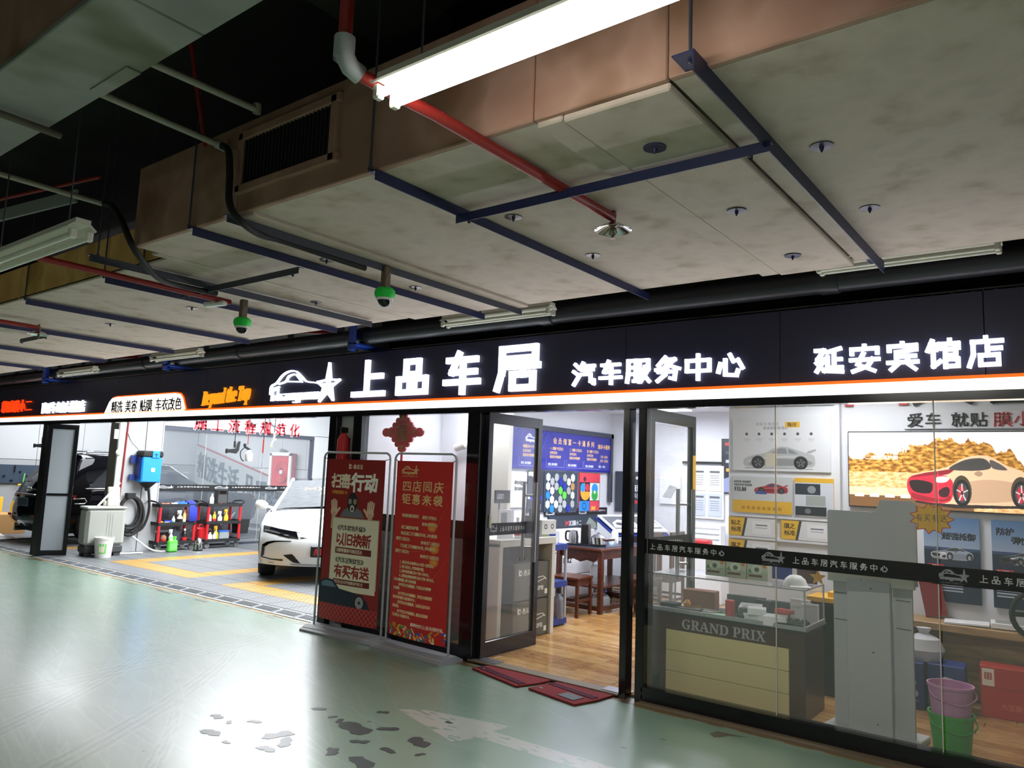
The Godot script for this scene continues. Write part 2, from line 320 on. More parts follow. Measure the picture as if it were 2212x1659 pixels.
	"一": "3,50 97,50", "卡": "50,0 50,98;50,22 84,22;3,46 97,46;58,62 78,76", "通": "@辶 0 0 100 100;40,6 86,6 68,24;58,16 72,26;42,30 42,82;42,30 92,30 92,80 82,78;67,30 67,80;42,48 92,48;42,64 92,64", "系": "84,0 24,12;48,12 26,30 62,28;72,22 16,52 84,48;70,36 90,56;50,52 50,98 38,94;30,66 12,88;68,66 88,88", "列": "4,10 60,10;28,10 4,56;22,34 52,34 40,72 8,98;16,48 32,62;@刂 70 0 28 100",
	"爱": "88,0 20,8;22,14 28,24;48,12 52,22;78,10 68,24;6,44 6,30 94,30 94,44;14,50 86,50;44,36 30,74 4,94;38,62 80,62 54,84 20,99;42,70 60,88 96,98", "防": "8,4 8,100;8,6 36,6 22,38 36,56 16,70;@方 42 0 58 100", "刮": "52,2 10,12;2,32 62,32;32,10 32,54;@口 10 54 44 42;@刂 70 0 28 100", "蹭": "@口 4 4 34 28;22,32 22,90;22,58 40,58;8,50 8,94;2,96 42,88;56,0 62,12;88,0 82,12;48,18 98,18 98,44 48,44 48,18;73,18 73,44;@日 54 54 38 44", "给": "28,0 6,32 32,32 4,66 42,58;4,92 42,80;70,0 44,40;72,2 98,38;58,44 88,44;@口 54 58 40 40",
	"超": "8,16 46,16;2,36 50,36;28,0 28,84;28,58 48,58;12,50 12,76 2,98;14,76 44,90 98,94;56,8 94,8 90,38 80,36;70,8 66,30 52,44;@口 58 50 36 32", "强": "4,8 36,8 36,32 6,32 4,56 36,56 32,94 20,90;@口 54 2 38 26;48,38 94,38 94,66 48,66 48,38;71,28 71,92;44,94 92,88;84,76 96,98", "御": "24,0 4,26;26,26 2,58;16,46 16,100;42,2 32,24;38,16 64,16;30,40 66,40;50,16 50,88;50,62 64,62;36,58 36,90;30,92 66,84;74,12 74,98;74,12 96,12 96,70 84,70", "弹": "4,8 34,8 34,32 6,32 4,56 34,56 30,94 18,90;54,0 60,12;86,0 80,12;48,18 94,18 94,58 48,58 48,18;48,38 94,38;71,18 71,100;40,76 98,76", "性": "18,0 18,100;6,24 2,50;28,22 36,42;54,4 42,40;48,24 96,24;48,56 94,56;72,0 72,94;38,95 98,95", "十": "3,42 97,42;50,0 50,100",
	"之": "46,0 54,14;14,22 84,22 20,76;4,92 20,76 50,90 98,94", "标": "2,28 40,28;20,0 20,100;18,32 2,70;22,36 38,56;52,12 92,12;44,40 98,40;72,40 72,96 60,92;56,56 44,84;86,56 98,84", "准": "6,14 20,30;2,88 24,54;46,0 32,44;42,24 42,100;66,0 72,14;42,20 98,20;42,44 94,44;42,68 94,68;42,94 98,94;68,20 68,94", "福": "18,0 24,12;4,20 38,20 6,60;22,42 22,100;26,52 40,64;46,6 98,6;@口 54 18 38 22;48,48 96,48 96,96 48,96 48,48;72,48 72,96;48,72 96,72",
	"水": "50,0 50,94 38,88;6,30 36,30 8,80;88,20 62,42;54,36 98,88", "《": "60,10 30,50 60,90;90,10 60,50 90,90", "》": "10,10 40,50 10,90;40,10 70,50 40,90", "，": "20,80 30,90 18,100", "。": "14,78 30,78 30,94 14,94 14,78", "、": "14,78 32,96", "*": "30,30 70,70;70,30 30,70;50,24 50,76", "=": "20,40 80,40;20,60 80,60", "-": "20,50 80,50",
	"0": "20,5 80,5 80,95 20,95 20,5", "1": "30,20 55,5 55,95", "2": "20,15 30,5 72,5 80,15 80,40 20,95 84,95", "3": "20,5 78,5 50,42 80,58 80,84 68,95 18,95", "4": "62,95 62,5 14,68 88,68", "5": "80,5 26,5 22,44 66,42 80,56 80,84 66,95 18,95", "6": "74,5 34,36 20,66 30,95 70,95 80,80 78,60 66,50 28,54", "8": "50,5 24,12 24,38 50,48 78,62 78,88 50,95 22,88 22,62 50,48 76,38 76,12 50,5", "9": "26,95 66,64 80,34 70,5 30,5 20,20 22,40 34,50 72,46",
	"M": "8,95 8,5 50,60 92,5 92,95", "P": "16,95 16,5 70,5 84,18 84,40 70,52 16,52", "T": "4,5 96,5;50,5 50,95", "U": "14,5 14,80 26,95 74,95 86,80 86,5", "X": "6,5 94,95;94,5 6,95", "?": "10,8 90,8 90,92 10,92 10,8;10,36 90,36;10,64 90,64;50,8 50,92",
}
# the shop's emblem: a car's outline over a word, and a star (220 wide, 100 high)
var LOGO := "2,74 4,52 22,42 40,22 62,12 84,14 104,30 120,44 152,50 172,58;30,46 52,40 62,26 82,22 96,34 104,44;52,40 104,44;12,58 30,54;8,92 8,64;20,62 8,66 8,76 20,80 20,90 8,92;28,60 28,92;28,76 38,76 38,92;48,76 58,76 58,92 48,92 48,84 58,84;66,92 66,76 76,76 76,92;92,76 82,76 82,92 92,92;92,76 92,100 82,100;100,100 100,76 110,76 110,92 100,92;118,76 118,92;126,92 126,76 134,76 134,92;140,76 148,76 148,92 140,92 140,76;152,76 160,76 160,92 152,92 152,76"
var LOGO_STAR := "188,0 194,44 220,46 198,62 204,98 186,76 164,100 174,64 156,48 182,44 188,0;188,34 190,54 202,56 191,62 194,78 186,68 177,78 181,62 172,56 185,54 188,34"

var glyph_cache := {}
func lines(data: String) -> Array:
	var out := []
	for token in data.split(";"):
		if token.begins_with("@"):
			var a := token.substr(1).split(" ")
			for s in strokes(a[0]):
				var moved := PackedVector2Array()
				for q in s:
					moved.append(Vector2(float(a[1]) + q.x * float(a[3]) / 100.0, float(a[2]) + q.y * float(a[4]) / 100.0))
				out.append(moved)
		else:
			var s := PackedVector2Array()
			for q in token.split(" "):
				var n := q.split(",")
				s.append(Vector2(float(n[0]), float(n[1])))
			out.append(s)
	return out

func logo_lines() -> Array:   # the emblem's car, its two roof curves rounded
	var out := lines(LOGO)
	for n in 2:
		var s: PackedVector2Array = out[n]
		var r := PackedVector2Array()
		for i in s.size() - 1:
			for k in 4:
				r.append(s[i].cubic_interpolate(s[i + 1], s[maxi(i - 1, 0)], s[mini(i + 2, s.size() - 1)], k / 4.0))
		r.append(s[s.size() - 1])
		out[n] = r
	return out

func strokes(ch: String) -> Array:
	if ch == "7":
		return [PackedVector2Array([Vector2(16, 5), Vector2(84, 5), Vector2(42, 95)])]
	if not glyph_cache.has(ch):
		glyph_cache[ch] = lines(GLYPH.get(ch, GLYPH["?"]))
	return glyph_cache[ch]

func narrow(ch: String) -> float:
	return 0.55 if ch < "\u0100" or ch in "，。、" else 1.0

# lettering as thick bars in relief: at o (top left), size h, along r.x, face towards r.z
func relief(list: Array, o: Vector3, r: Basis, sx: float, sy: float, w: float, depth: float) -> void:
	for s in list:
		for i in s.size() - 1:
			var a := Vector2(s[i].x * sx, -s[i].y * sy)
			var b := Vector2(s[i + 1].x * sx, -s[i + 1].y * sy)
			var d := (b - a).normalized() * w / 2.0
			var n := Vector2(-d.y, d.x)
			ex([a - d * 0.96 + n, b + d * 0.96 + n, b + d * 0.96 - n, a - d * 0.96 - n], frame(o, r), depth)

# lettering on a picture
func stamp(img: Image, list: Array, x: float, y: float, sx: float, sy: float, w: float, c: Color) -> void:
	var k := maxi(1, roundi(w))
	for s in list:
		for i in s.size() - 1:
			var a := Vector2(x + s[i].x * sx, y + s[i].y * sy)
			var b := Vector2(x + s[i + 1].x * sx, y + s[i + 1].y * sy)
			if absf(a.x - b.x) < 0.6 or absf(a.y - b.y) < 0.6:
				img.fill_rect(Rect2i(roundi(minf(a.x, b.x) - k / 2.0), roundi(minf(a.y, b.y) - k / 2.0), roundi(absf(a.x - b.x)) + k, roundi(absf(a.y - b.y)) + k), c)
			else:
				var n := ceili(a.distance_to(b) / maxf(1.0, k * 0.3))
				for j in n + 1:
					var p := a.lerp(b, float(j) / n)
					img.fill_rect(Rect2i(roundi(p.x - k / 2.0), roundi(p.y - k / 2.0), k, k), c)

func write(img: Image, text: String, x: float, y: float, h: float, c: Color, weight := 0.11, gap := 0.12, wide := 1.0) -> float:
	for ch in text:
		var w := h * wide * narrow(ch)
		if ch != " ":
			stamp(img, strokes(ch), x, y, w / 100.0, h / 100.0, h * weight, c)
		x += w + h * wide * gap
	return x

func emblem(img: Image, x: float, y: float, h: float, c: Color, weight := 0.06) -> void:
	stamp(img, logo_lines(), x, y, h / 100.0, h / 100.0, h * weight, c)
	stamp(img, lines(LOGO_STAR), x, y, h / 100.0, h / 100.0, h * weight, c)

func canvas(w: int, h: int, c: Color) -> Image:
	var img := Image.create_empty(w, h, false, Image.FORMAT_RGB8)
	img.fill(c)
	return img

func disc(img: Image, cx: float, cy: float, rx: float, ry: float, c: Color) -> void:
	for k in range(int(-ry), int(ry) + 1):
		var half := rx * sqrt(maxf(0.0, 1.0 - k * k / (ry * ry)))
		img.fill_rect(Rect2i(int(cx - half), int(cy + k), maxi(1, int(half * 2)), 1), c)

func blob(img: Image, poly: Array, c: Color) -> void:   # a filled outline, row by row
	var y0 := 1e9
	var y1 := -1e9
	for q in poly:
		y0 = minf(y0, q[1]); y1 = maxf(y1, q[1])
	for y in range(int(y0), int(y1) + 1):
		var xs := []
		for i in poly.size():
			var a: Array = poly[i]
			var b: Array = poly[(i + 1) % poly.size()]
			if (a[1] <= y) != (b[1] <= y):
				xs.append(a[0] + (y - a[1]) * (b[0] - a[0]) / float(b[1] - a[1]))
		xs.sort()
		for i in range(0, xs.size() - 1, 2):
			img.fill_rect(Rect2i(int(xs[i]), y, maxi(1, int(xs[i + 1]) - int(xs[i])), 1), c)

func print_of(img: Image, rough := 0.55, glow := 0.0) -> StandardMaterial3D:
	var m := StandardMaterial3D.new()
	m.albedo_texture = ImageTexture.create_from_image(img)
	m.roughness = rough
	m.texture_repeat = false
	if glow > 0.0:
		m.emission_enabled = true
		m.emission_texture = m.albedo_texture
		m.emission_operator = BaseMaterial3D.EMISSION_OP_MULTIPLY
		m.emission = Color.WHITE
		m.emission_energy_multiplier = glow
	return m

# ------------------------------------------------------------------ materials
func mat(key: String, c: Color, rough := 0.6, metal := 0.0, spec := 0.5) -> StandardMaterial3D:
	var m := StandardMaterial3D.new()
	m.resource_name = key
	m.albedo_color = c
	m.roughness = rough
	m.metallic = metal
	m.metallic_specular = spec
	M[key] = m
	return m

func rgb8(r: int, g: int, b: int) -> Color:
	return Color8(r, g, b)

func noise_tex(sd: int, freq: float, ramp: Array, size := 512, normal := false, oct := 4) -> NoiseTexture2D:
	var n := FastNoiseLite.new()
	n.seed = sd
	n.frequency = freq
	n.fractal_octaves = oct
	var t := NoiseTexture2D.new()
	t.width = size
	t.height = size
	t.seamless = true
	t.noise = n
	if normal:
		t.as_normal_map = true
		t.bump_strength = 2.0
	else:
		var g := Gradient.new()
		g.offsets = PackedFloat32Array(ramp.map(func(a): return a[0]))
		g.colors = PackedColorArray(ramp.map(func(a): return a[1]))
		t.color_ramp = g
	return t

func tri_tex(m: StandardMaterial3D, t: Texture2D, metres: Vector3) -> void:
	m.albedo_texture = t
	m.uv1_triplanar = true
	m.uv1_world_triplanar = true
	m.uv1_scale = Vector3(1.0 / metres.x, 1.0 / metres.y, 1.0 / metres.z)

func grey(f: float) -> Color:
	return Color(f, f, f)

func glass(key: String, a: float, c := Color(0.9, 0.95, 0.95), rough := 0.02) -> void:
	var m := mat(key, Color(c.r, c.g, c.b, a), rough, 0.0, 0.38)
	m.transparency = BaseMaterial3D.TRANSPARENCY_ALPHA

func glow(key: String, c: Color, e: float, base := Color.WHITE) -> void:
	var m := mat(key, base, 0.5)
	m.emission_enabled = true
	m.emission = c
	m.emission_energy_multiplier = e

func materials() -> void:
	# painted and bare metal, plastics
	mat("black", rgb8(22, 22, 24), 0.35)
	mat("black_matt", rgb8(26, 26, 28), 0.75)
	mat("black_gloss", rgb8(12, 12, 14), 0.1)
	mat("frame_black", rgb8(20, 20, 24), 0.16, 0.0)
	mat("chrome", rgb8(210, 212, 214), 0.12, 1.0)
	mat("steel", rgb8(170, 172, 174), 0.3, 0.9)
	mat("alu", rgb8(178, 180, 182), 0.4, 0.5)
	mat("white", rgb8(232, 232, 228), 0.5)
	mat("white_gloss", rgb8(238, 239, 240), 0.2)
	mat("grey_plastic", rgb8(168, 170, 164), 0.5)
	mat("dark_grey", rgb8(64, 66, 68), 0.6)
	mat("rubber", rgb8(24, 24, 25), 0.7)
	mat("navy_paint", rgb8(28, 36, 78), 0.45)
	mat("steel_dark", rgb8(72, 76, 88), 0.5, 0.2)
	mat("blue_paint", rgb8(34, 70, 168), 0.4)
	mat("red_pipe", rgb8(146, 36, 30), 0.45)
	mat("red_plastic", rgb8(196, 32, 40), 0.4)
	mat("blue_plastic", rgb8(38, 140, 232), 0.35)
	mat("navy_plastic", rgb8(30, 52, 128), 0.5)
	mat("yellow_plastic", rgb8(240, 186, 48), 0.45)
	mat("green_plastic", rgb8(96, 214, 70), 0.45)
	mat("lime_tint", rgb8(120, 220, 110), 0.4)
	mat("bucket_green", rgb8(58, 158, 40), 0.45)
	mat("bucket_pink", rgb8(190, 132, 172), 0.45)
	mat("marker_green", rgb8(26, 220, 72), 0.5)
	mat("pipe_black", rgb8(46, 47, 54), 0.38)
	mat("pipe_grey", rgb8(142, 146, 152), 0.5)
	mat("conduit", rgb8(178, 172, 160), 0.5)
	mat("galvanised", rgb8(176, 180, 184), 0.5, 0.1)
	mat("bronze", rgb8(120, 104, 84), 0.4, 0.7)
	mat("gold", rgb8(214, 160, 78), 0.3, 0.8)
	mat("tan_bracket", rgb8(112, 98, 78), 0.6)
	mat("lamp_white", rgb8(226, 224, 210), 0.45)
	mat("cream", rgb8(240, 233, 208), 0.5)
	mat("brown_box", rgb8(186, 140, 86), 0.8)
	mat("brown_cloth", rgb8(150, 100, 80), 0.9)
	mat("blue_cloth", rgb8(32, 92, 206), 0.85)
	mat("royal_cloth", rgb8(36, 52, 160), 0.85)
	mat("red_cloth", rgb8(122, 28, 32), 0.95)
	mat("red_cloth_rib", rgb8(92, 34, 56), 0.8)
	mat("olive_box", rgb8(84, 82, 68), 0.6)
	mat("red_box", rgb8(178, 44, 36), 0.55)
	mat("blue_box", rgb8(34, 48, 122), 0.5)
	mat("teal_dark", rgb8(52, 66, 82), 0.4)
	mat("case_brown", rgb8(70, 36, 20), 0.3)
	mat("case_panel", rgb8(214, 200, 142), 0.6)
	mat("stand_grey", rgb8(176, 178, 178), 0.55)
	mat("putty", rgb8(206, 204, 190), 0.6)
	mat("paper", rgb8(238, 238, 240), 0.7)
	mat("skin_tan", rgb8(226, 190, 120), 0.7)
	mat("bag_white", Color(0.9, 0.91, 0.93, 0.75), 0.4).transparency = BaseMaterial3D.TRANSPARENCY_ALPHA
	mat("clear_plastic", Color(0.85, 0.9, 0.92, 0.35), 0.12).transparency = BaseMaterial3D.TRANSPARENCY_ALPHA
	mat("grey_tint", Color(0.5, 0.52, 0.55, 0.6), 0.1).transparency = BaseMaterial3D.TRANSPARENCY_ALPHA
	glass("glass", 0.06)
	glass("glass_dim", 0.12, Color(0.62, 0.66, 0.7))
	glass("glass_frost", 0.75, Color(0.72, 0.75, 0.78), 0.2)
	mat("wood_red", rgb8(104, 54, 34), 0.35)
	tri_tex(M.wood_red, noise_tex(3, 0.02, [[0.0, grey(0.62)], [1.0, Color.WHITE]], 256), v(0.9, 0.25, 0.9))
	mat("wood_desk", rgb8(196, 156, 108), 0.5)
	tri_tex(M.wood_desk, noise_tex(5, 0.02, [[0.0, grey(0.78)], [1.0, Color.WHITE]], 256), v(1.6, 0.2, 0.2))
	var n := 0
	for c in [rgb8(194, 148, 90), rgb8(182, 137, 80), rgb8(202, 160, 102), rgb8(176, 129, 76)]:
		var w := mat("plank_%d" % n, c, 0.2)
		tri_tex(w, noise_tex(20 + n, 0.03, [[0.2, grey(0.7)], [0.5, grey(0.95)], [1.0, Color.WHITE]], 256), v(1.4, 0.2, 0.09))
		n += 1
	# building surfaces
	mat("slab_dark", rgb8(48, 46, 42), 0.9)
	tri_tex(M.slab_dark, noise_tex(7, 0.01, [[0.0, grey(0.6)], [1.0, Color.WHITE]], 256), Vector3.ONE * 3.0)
	mat("concrete", rgb8(150, 150, 144), 0.85)
	tri_tex(M.concrete, noise_tex(8, 0.01, [[0.0, grey(0.75)], [1.0, Color.WHITE]], 256), Vector3.ONE * 3.0)
	mat("panel_grey", rgb8(184, 186, 188), 0.5)
	mat("panel_low", rgb8(158, 160, 161), 0.5)
	mat("wall_white", rgb8(226, 228, 232), 0.7)
	mat("pillar_brown", rgb8(112, 104, 94), 0.7)
	# canvas-wrapped duct: painted board with water marks and dust
	mat("duct_bottom", rgb8(194, 180, 166), 0.75)
	tri_tex(M.duct_bottom, noise_tex(11, 0.012, [[0.05, Color(0.84, 0.82, 0.77)], [0.35, Color(0.96, 0.96, 0.95)], [0.6, Color.WHITE], [0.95, Color(0.93, 0.93, 0.93)]], 512, false, 6), v(2.2, 2.2, 2.2))
	mat("duct_side", rgb8(172, 136, 118), 0.8)
	tri_tex(M.duct_side, noise_tex(12, 0.012, [[0.1, Color(0.78, 0.74, 0.66)], [0.5, Color.WHITE], [0.9, Color(0.9, 0.86, 0.84)]], 256), Vector3.ONE * 2.5)
	mat("duct_side_ochre", rgb8(228, 186, 112), 0.8)
	M.duct_side_ochre.albedo_texture = M.duct_side.albedo_texture
	M.duct_side_ochre.uv1_triplanar = true; M.duct_side_ochre.uv1_world_triplanar = true; M.duct_side_ochre.uv1_scale = Vector3.ONE * 0.4
	mat("duct_grey", rgb8(158, 160, 154), 0.75)
	tri_tex(M.duct_grey, noise_tex(14, 0.006, [[0.2, Color(0.7, 0.72, 0.62)], [0.5, Color.WHITE], [0.9, Color(0.9, 0.9, 0.92)]], 256), Vector3.ONE * 2.0)
	# perforated garage tiles
	var perf := canvas(96, 96, grey(0.86))
	for i in 6:
		for j in 6:
			perf.fill_rect(Rect2i(i * 16 + 4, j * 16 + 3, 8, 10), grey(0.36))
			perf.fill_rect(Rect2i(i * 16 + 2, j * 16 + 6, 12, 4), grey(0.44))
	var pt2 := ImageTexture.create_from_image(perf)
	for a in [["tile_grey", rgb8(156, 160, 163)], ["tile_yellow", rgb8(240, 184, 90)], ["tile_dark", rgb8(134, 138, 142)]]:
		var t := mat(a[0], a[1], 0.45)
		tri_tex(t, pt2, Vector3.ONE * 0.4)
	mat("tile_edge", rgb8(150, 152, 152), 0.5)
	mat("tile_rib", rgb8(84, 88, 92), 0.5)
	# things that give off light
	glow("tube_lit", Color(1.0, 0.99, 0.96), 22.0)
	glow("panel_lit", Color(1.0, 1.0, 1.0), 3.0)
	glow("sign_white", Color(0.93, 0.96, 1.0), 1.5)
	glow("sign_strip", Color(1.0, 0.98, 0.95), 1.8)
	glow("sign_orange", Color(1.0, 0.38, 0.06), 1.2, rgb8(240, 110, 30))
	glow("sign_red", Color(1.0, 0.26, 0.06), 0.9, rgb8(230, 80, 36))
	glow("sign_gold", Color(1.0, 0.62, 0.12), 0.9, rgb8(240, 170, 40))
	mat("sign_board", rgb8(38, 38, 70), 0.45)
	mat("sign_ink", rgb8(36, 36, 40), 0.6)
	mat("letter_red", rgb8(190, 40, 54), 0.5)
	mat("letter_slate", rgb8(84, 98, 104), 0.5)
	mat("white_letter", rgb8(226, 228, 230), 0.5)
	# paint of the cars
	var car := mat("car_white", rgb8(236, 238, 240), 0.22)
	car.clearcoat_enabled = true
	mat("car_black", rgb8(8, 8, 14), 0.05, 0.0, 0.32)
	mat("car_glass", rgb8(20, 24, 30), 0.05)
	mat("cover_film", rgb8(104, 108, 114), 0.6)
	mat("tail_red", rgb8(150, 24, 24), 0.2)
	mat("wet", rgb8(62, 70, 70), 0.32)
	mat("stain_brown", rgb8(92, 84, 68), 0.5)

# ------------------------------------------------------------------ the place, in order
func area(at: Vector3, w: float, d: float, energy: float, c := Color.WHITE, euler := Vector3(-90, 0, 0), n := "area_light") -> void:
	var l := AreaLight3D.new()
	l.name = numbered(n)
	l.area_size = Vector2(w, d)
	l.light_energy = energy
	l.light_color = c
	l.area_range = 30.0
	l.area_attenuation = 2.0
	l.shadow_enabled = true
	l.position = at
	l.rotation_degrees = euler
	add_child(l)

func _ready() -> void:
	rng.seed = 77
	var cam := Camera3D.new()
	cam.name = "camera"
	cam.position = Vector3(0, 1.65, 5.309)
	cam.rotation_degrees = Vector3(6.83476, 37.64803, 2.13198)
	cam.fov = 54.02
	cam.current = true
	add_child(cam)
	var we := WorldEnvironment.new()
	we.name = "environment"
	var e := Environment.new()
	e.background_mode = Environment.BG_COLOR
	e.background_color = Color.BLACK
	e.tonemap_mode = Environment.TONE_MAPPER_LINEAR
	e.tonemap_exposure = 1.0
	e.sdfgi_enabled = true
	e.ssao_enabled = true
	e.ssil_enabled = true
	we.environment = e
	add_child(we)
	materials()
	# ceiling panels of the wash bays, of the shop, and the tubes of the garage (their fittings follow with the structure)
	for a in bay_panels:
		area(a - v(0, 0.03, 0), 5.6 if a.x > -14.0 else 3.9, 0.86, 25.0 if a.x > -14.0 else 17.0, Color(0.96, 0.98, 1.0))
	for i in 4:
		area(shop_panels[i] - v(0, 0.03, 0), 0.56, 0.56, 4.6 if i < 3 else 2.2, Color(0.93, 0.95, 1.0))
	area(front_panel - v(0, 0.03, 0), 0.56, 0.56, 2.2, Color(0.97, 0.98, 1.0))
	for a in lit_tubes:
		area(a - v(0, 0.075, 0), 1.2, 0.1, 6.0, Color(1.0, 0.99, 0.95))
	area(v(-7.6, 2.29, 0.1), 16.5, 0.06, 7.0, Color(0.97, 0.97, 1.0), Vector3(8, 180, 0))
	shell()
	ducts()
	overhead()
	fascia()
	wash_bay()
	cars()
	trolleys()
	shopfront()
	banners()
	shop()
	showroom()
	details()

var bay_panels := [v(-10.0, 3.5, -1.56), v(-10.0, 3.5, -2.8), v(-10.0, 3.5, -4.6), v(-16.6, 3.5, -1.56), v(-16.6, 3.5, -3.4)]
var shop_panels := [v(-4.6, 2.6, -2.0), v(-4.6, 2.6, -4.0), v(-3.5, 2.6, -3.0), v(-5.2, 2.6, -0.8)]
var front_panel := v(-1.6, 2.6, -1.1)
var lit_tubes := [v(-1.25, 2.93, 3.66), v(-7.2, 2.93, 6.6), v(0.2, 2.93, 7.2)]

# ------------------------------------------------------------------ floors, walls, ceilings
func slab(n: String, m: Material, a: Vector3, b: Vector3) -> MeshInstance3D:
	nw()
	bx((a + b) / 2.0, (b - a).abs())
	return struct(n, m)

func floor_paint() -> StandardMaterial3D:
	# epoxy with scuffs, tyre marks, dirt and the worn white arrow; 20.48 m x 10.24 m, 1 cm a pixel, from x = -18.48, z = 0
	var n1 := FastNoiseLite.new()
	n1.seed = 5; n1.frequency = 0.004; n1.fractal_octaves = 5
	var n2 := FastNoiseLite.new()
	n2.seed = 9; n2.frequency = 0.03; n2.fractal_octaves = 3
	var big := n1.get_image(1024, 512)
	var fine := n2.get_image(1024, 512)
	var small := canvas(1024, 512, Color.BLACK)
	for y in 512:
		for x in 1024:
			var a := big.get_pixel(x, y).r
			var f := fine.get_pixel(x, y).r
			var k := 0.97 + 0.06 * (a - 0.5) + 0.04 * (f - 0.5)
			small.set_pixel(x, y, Color(0.5 * k, 0.625 * k, 0.53 * k).lerp(Color(0.58, 0.62, 0.58), clampf(0.1 + (a - 0.5) * 0.2, 0.0, 0.3)))
	small.resize(2048, 1024, Image.INTERPOLATE_BILINEAR)
	small.convert(Image.FORMAT_RGBA8)
	var r2 := RandomNumberGenerator.new()
	r2.seed = 4
	var over := Image.create_empty(2048, 1024, false, Image.FORMAT_RGBA8)
	for i in 4200:   # scuffs: fine curved scratches, mostly along the lane
		var x := r2.randf_range(0, 1420) if i > 900 else r2.randf_range(0, 2040)
		var y := r2.randf_range(4, 1000)
		var l := r2.randf_range(20, 150)
		var sl := r2.randfn(0.15, 0.05) if i % 6 else r2.randfn(0.5, 0.1)
		var bend := r2.randf_range(-0.0015, 0.0015)
		var c := Color(0.8, 0.82, 0.81, r2.randf_range(0.05, 0.2)) if r2.randf() < 0.85 else Color(0.3, 0.34, 0.32, r2.randf_range(0.03, 0.1))
		for k in int(l):
			over.fill_rect(Rect2i(int(x + k), int(y + sl * k + bend * k * k), 2, 1), c)
	for i in 160:   # specks of dirt
		over.fill_rect(Rect2i(r2.randi_range(0, 2040), r2.randi_range(8, 1000), r2.randi_range(1, 4), r2.randi_range(1, 2)), Color(0.18, 0.18, 0.16, 0.5))
	for track in [[900, 40, 1300, 330, 240], [1020, 30, 1400, 360, 300], [1180, 60, 1250, 700, 420], [1060, 150, 1600, 480, 380]]:   # tyre marks in bundles of thin lines
		for k in 7:
			for s in 400:
				var t := s / 400.0
				var px: float = lerpf(track[0], track[2], t) + k * 5
				var py: float = lerpf(track[1], track[3], t * t) + k * 2
				if (s + k * 13) % 37 > 6:
					over.fill_rect(Rect2i(int(px), int(py), 2, 2), Color(0.3, 0.33, 0.32, 0.14) if k % 2 else Color(0.8, 0.82, 0.8, 0.16))
	# the arrow, worn white paint (points to the left)
	var arrow := [[-3.9, 1.4], [-3.76, 1.28], [-3.12, 1.14], [-3.14, 1.3], [-1.9, 1.28], [-1.9, 1.43], [-3.13, 1.45], [-3.2, 1.62]]
	var img_arrow := arrow.map(func(p): return [(p[0] + 18.48) * 100.0, p[1] * 100.0])
	var mask := Image.create_empty(2048, 1024, false, Image.FORMAT_RGBA8)
	blob(mask, img_arrow, Color(0.8, 0.77, 0.75, 0.62))
	for i in 220:
		mask.fill_rect(Rect2i(r2.randi_range(1440, 1700), r2.randi_range(110, 165), r2.randi_range(2, 9), r2.randi_range(1, 2)), Color(0, 0, 0, 0))
	small.blend_rect(over, Rect2i(0, 0, 2048, 1024), Vector2i.ZERO)
	small.blend_rect(mask, Rect2i(0, 0, 2048, 1024), Vector2i.ZERO)
	# a grimy line along the shop's edge
	for i in 420:
		var x := r2.randi_range(1200, 1900) if i > 60 else r2.randi_range(300, 1200)
		small.fill_rect(Rect2i(x, r2.randi_range(0, 14), r2.randi_range(6, 40), r2.randi_range(1, 4)), Color(0.48, 0.36, 0.2, 1.0) if r2.randf() < 0.6 else Color(0.24, 0.22, 0.16, 1.0))
	for i in 150:   # worn yellow line at the bay's edge
		small.fill_rect(Rect2i(r2.randi_range(330, 1190), r2.randi_range(0, 2), r2.randi_range(8, 40), 2), Color(0.86, 0.68, 0.42, 1.0))
	small.convert(Image.FORMAT_RGB8)
	var m := mat("epoxy", Color.WHITE, 0.2)
	m.albedo_texture = ImageTexture.create_from_image(small)
	m.roughness_texture = noise_tex(31, 0.06, [[0.2, grey(0.86)], [0.6, grey(1.0)], [0.9, grey(0.94)]], 512)
	m.roughness = 0.34
	m.metallic_specular = 0.7
	m.clearcoat_enabled = true
	m.clearcoat = 0.8
	m.clearcoat_roughness = 0.23
	return m

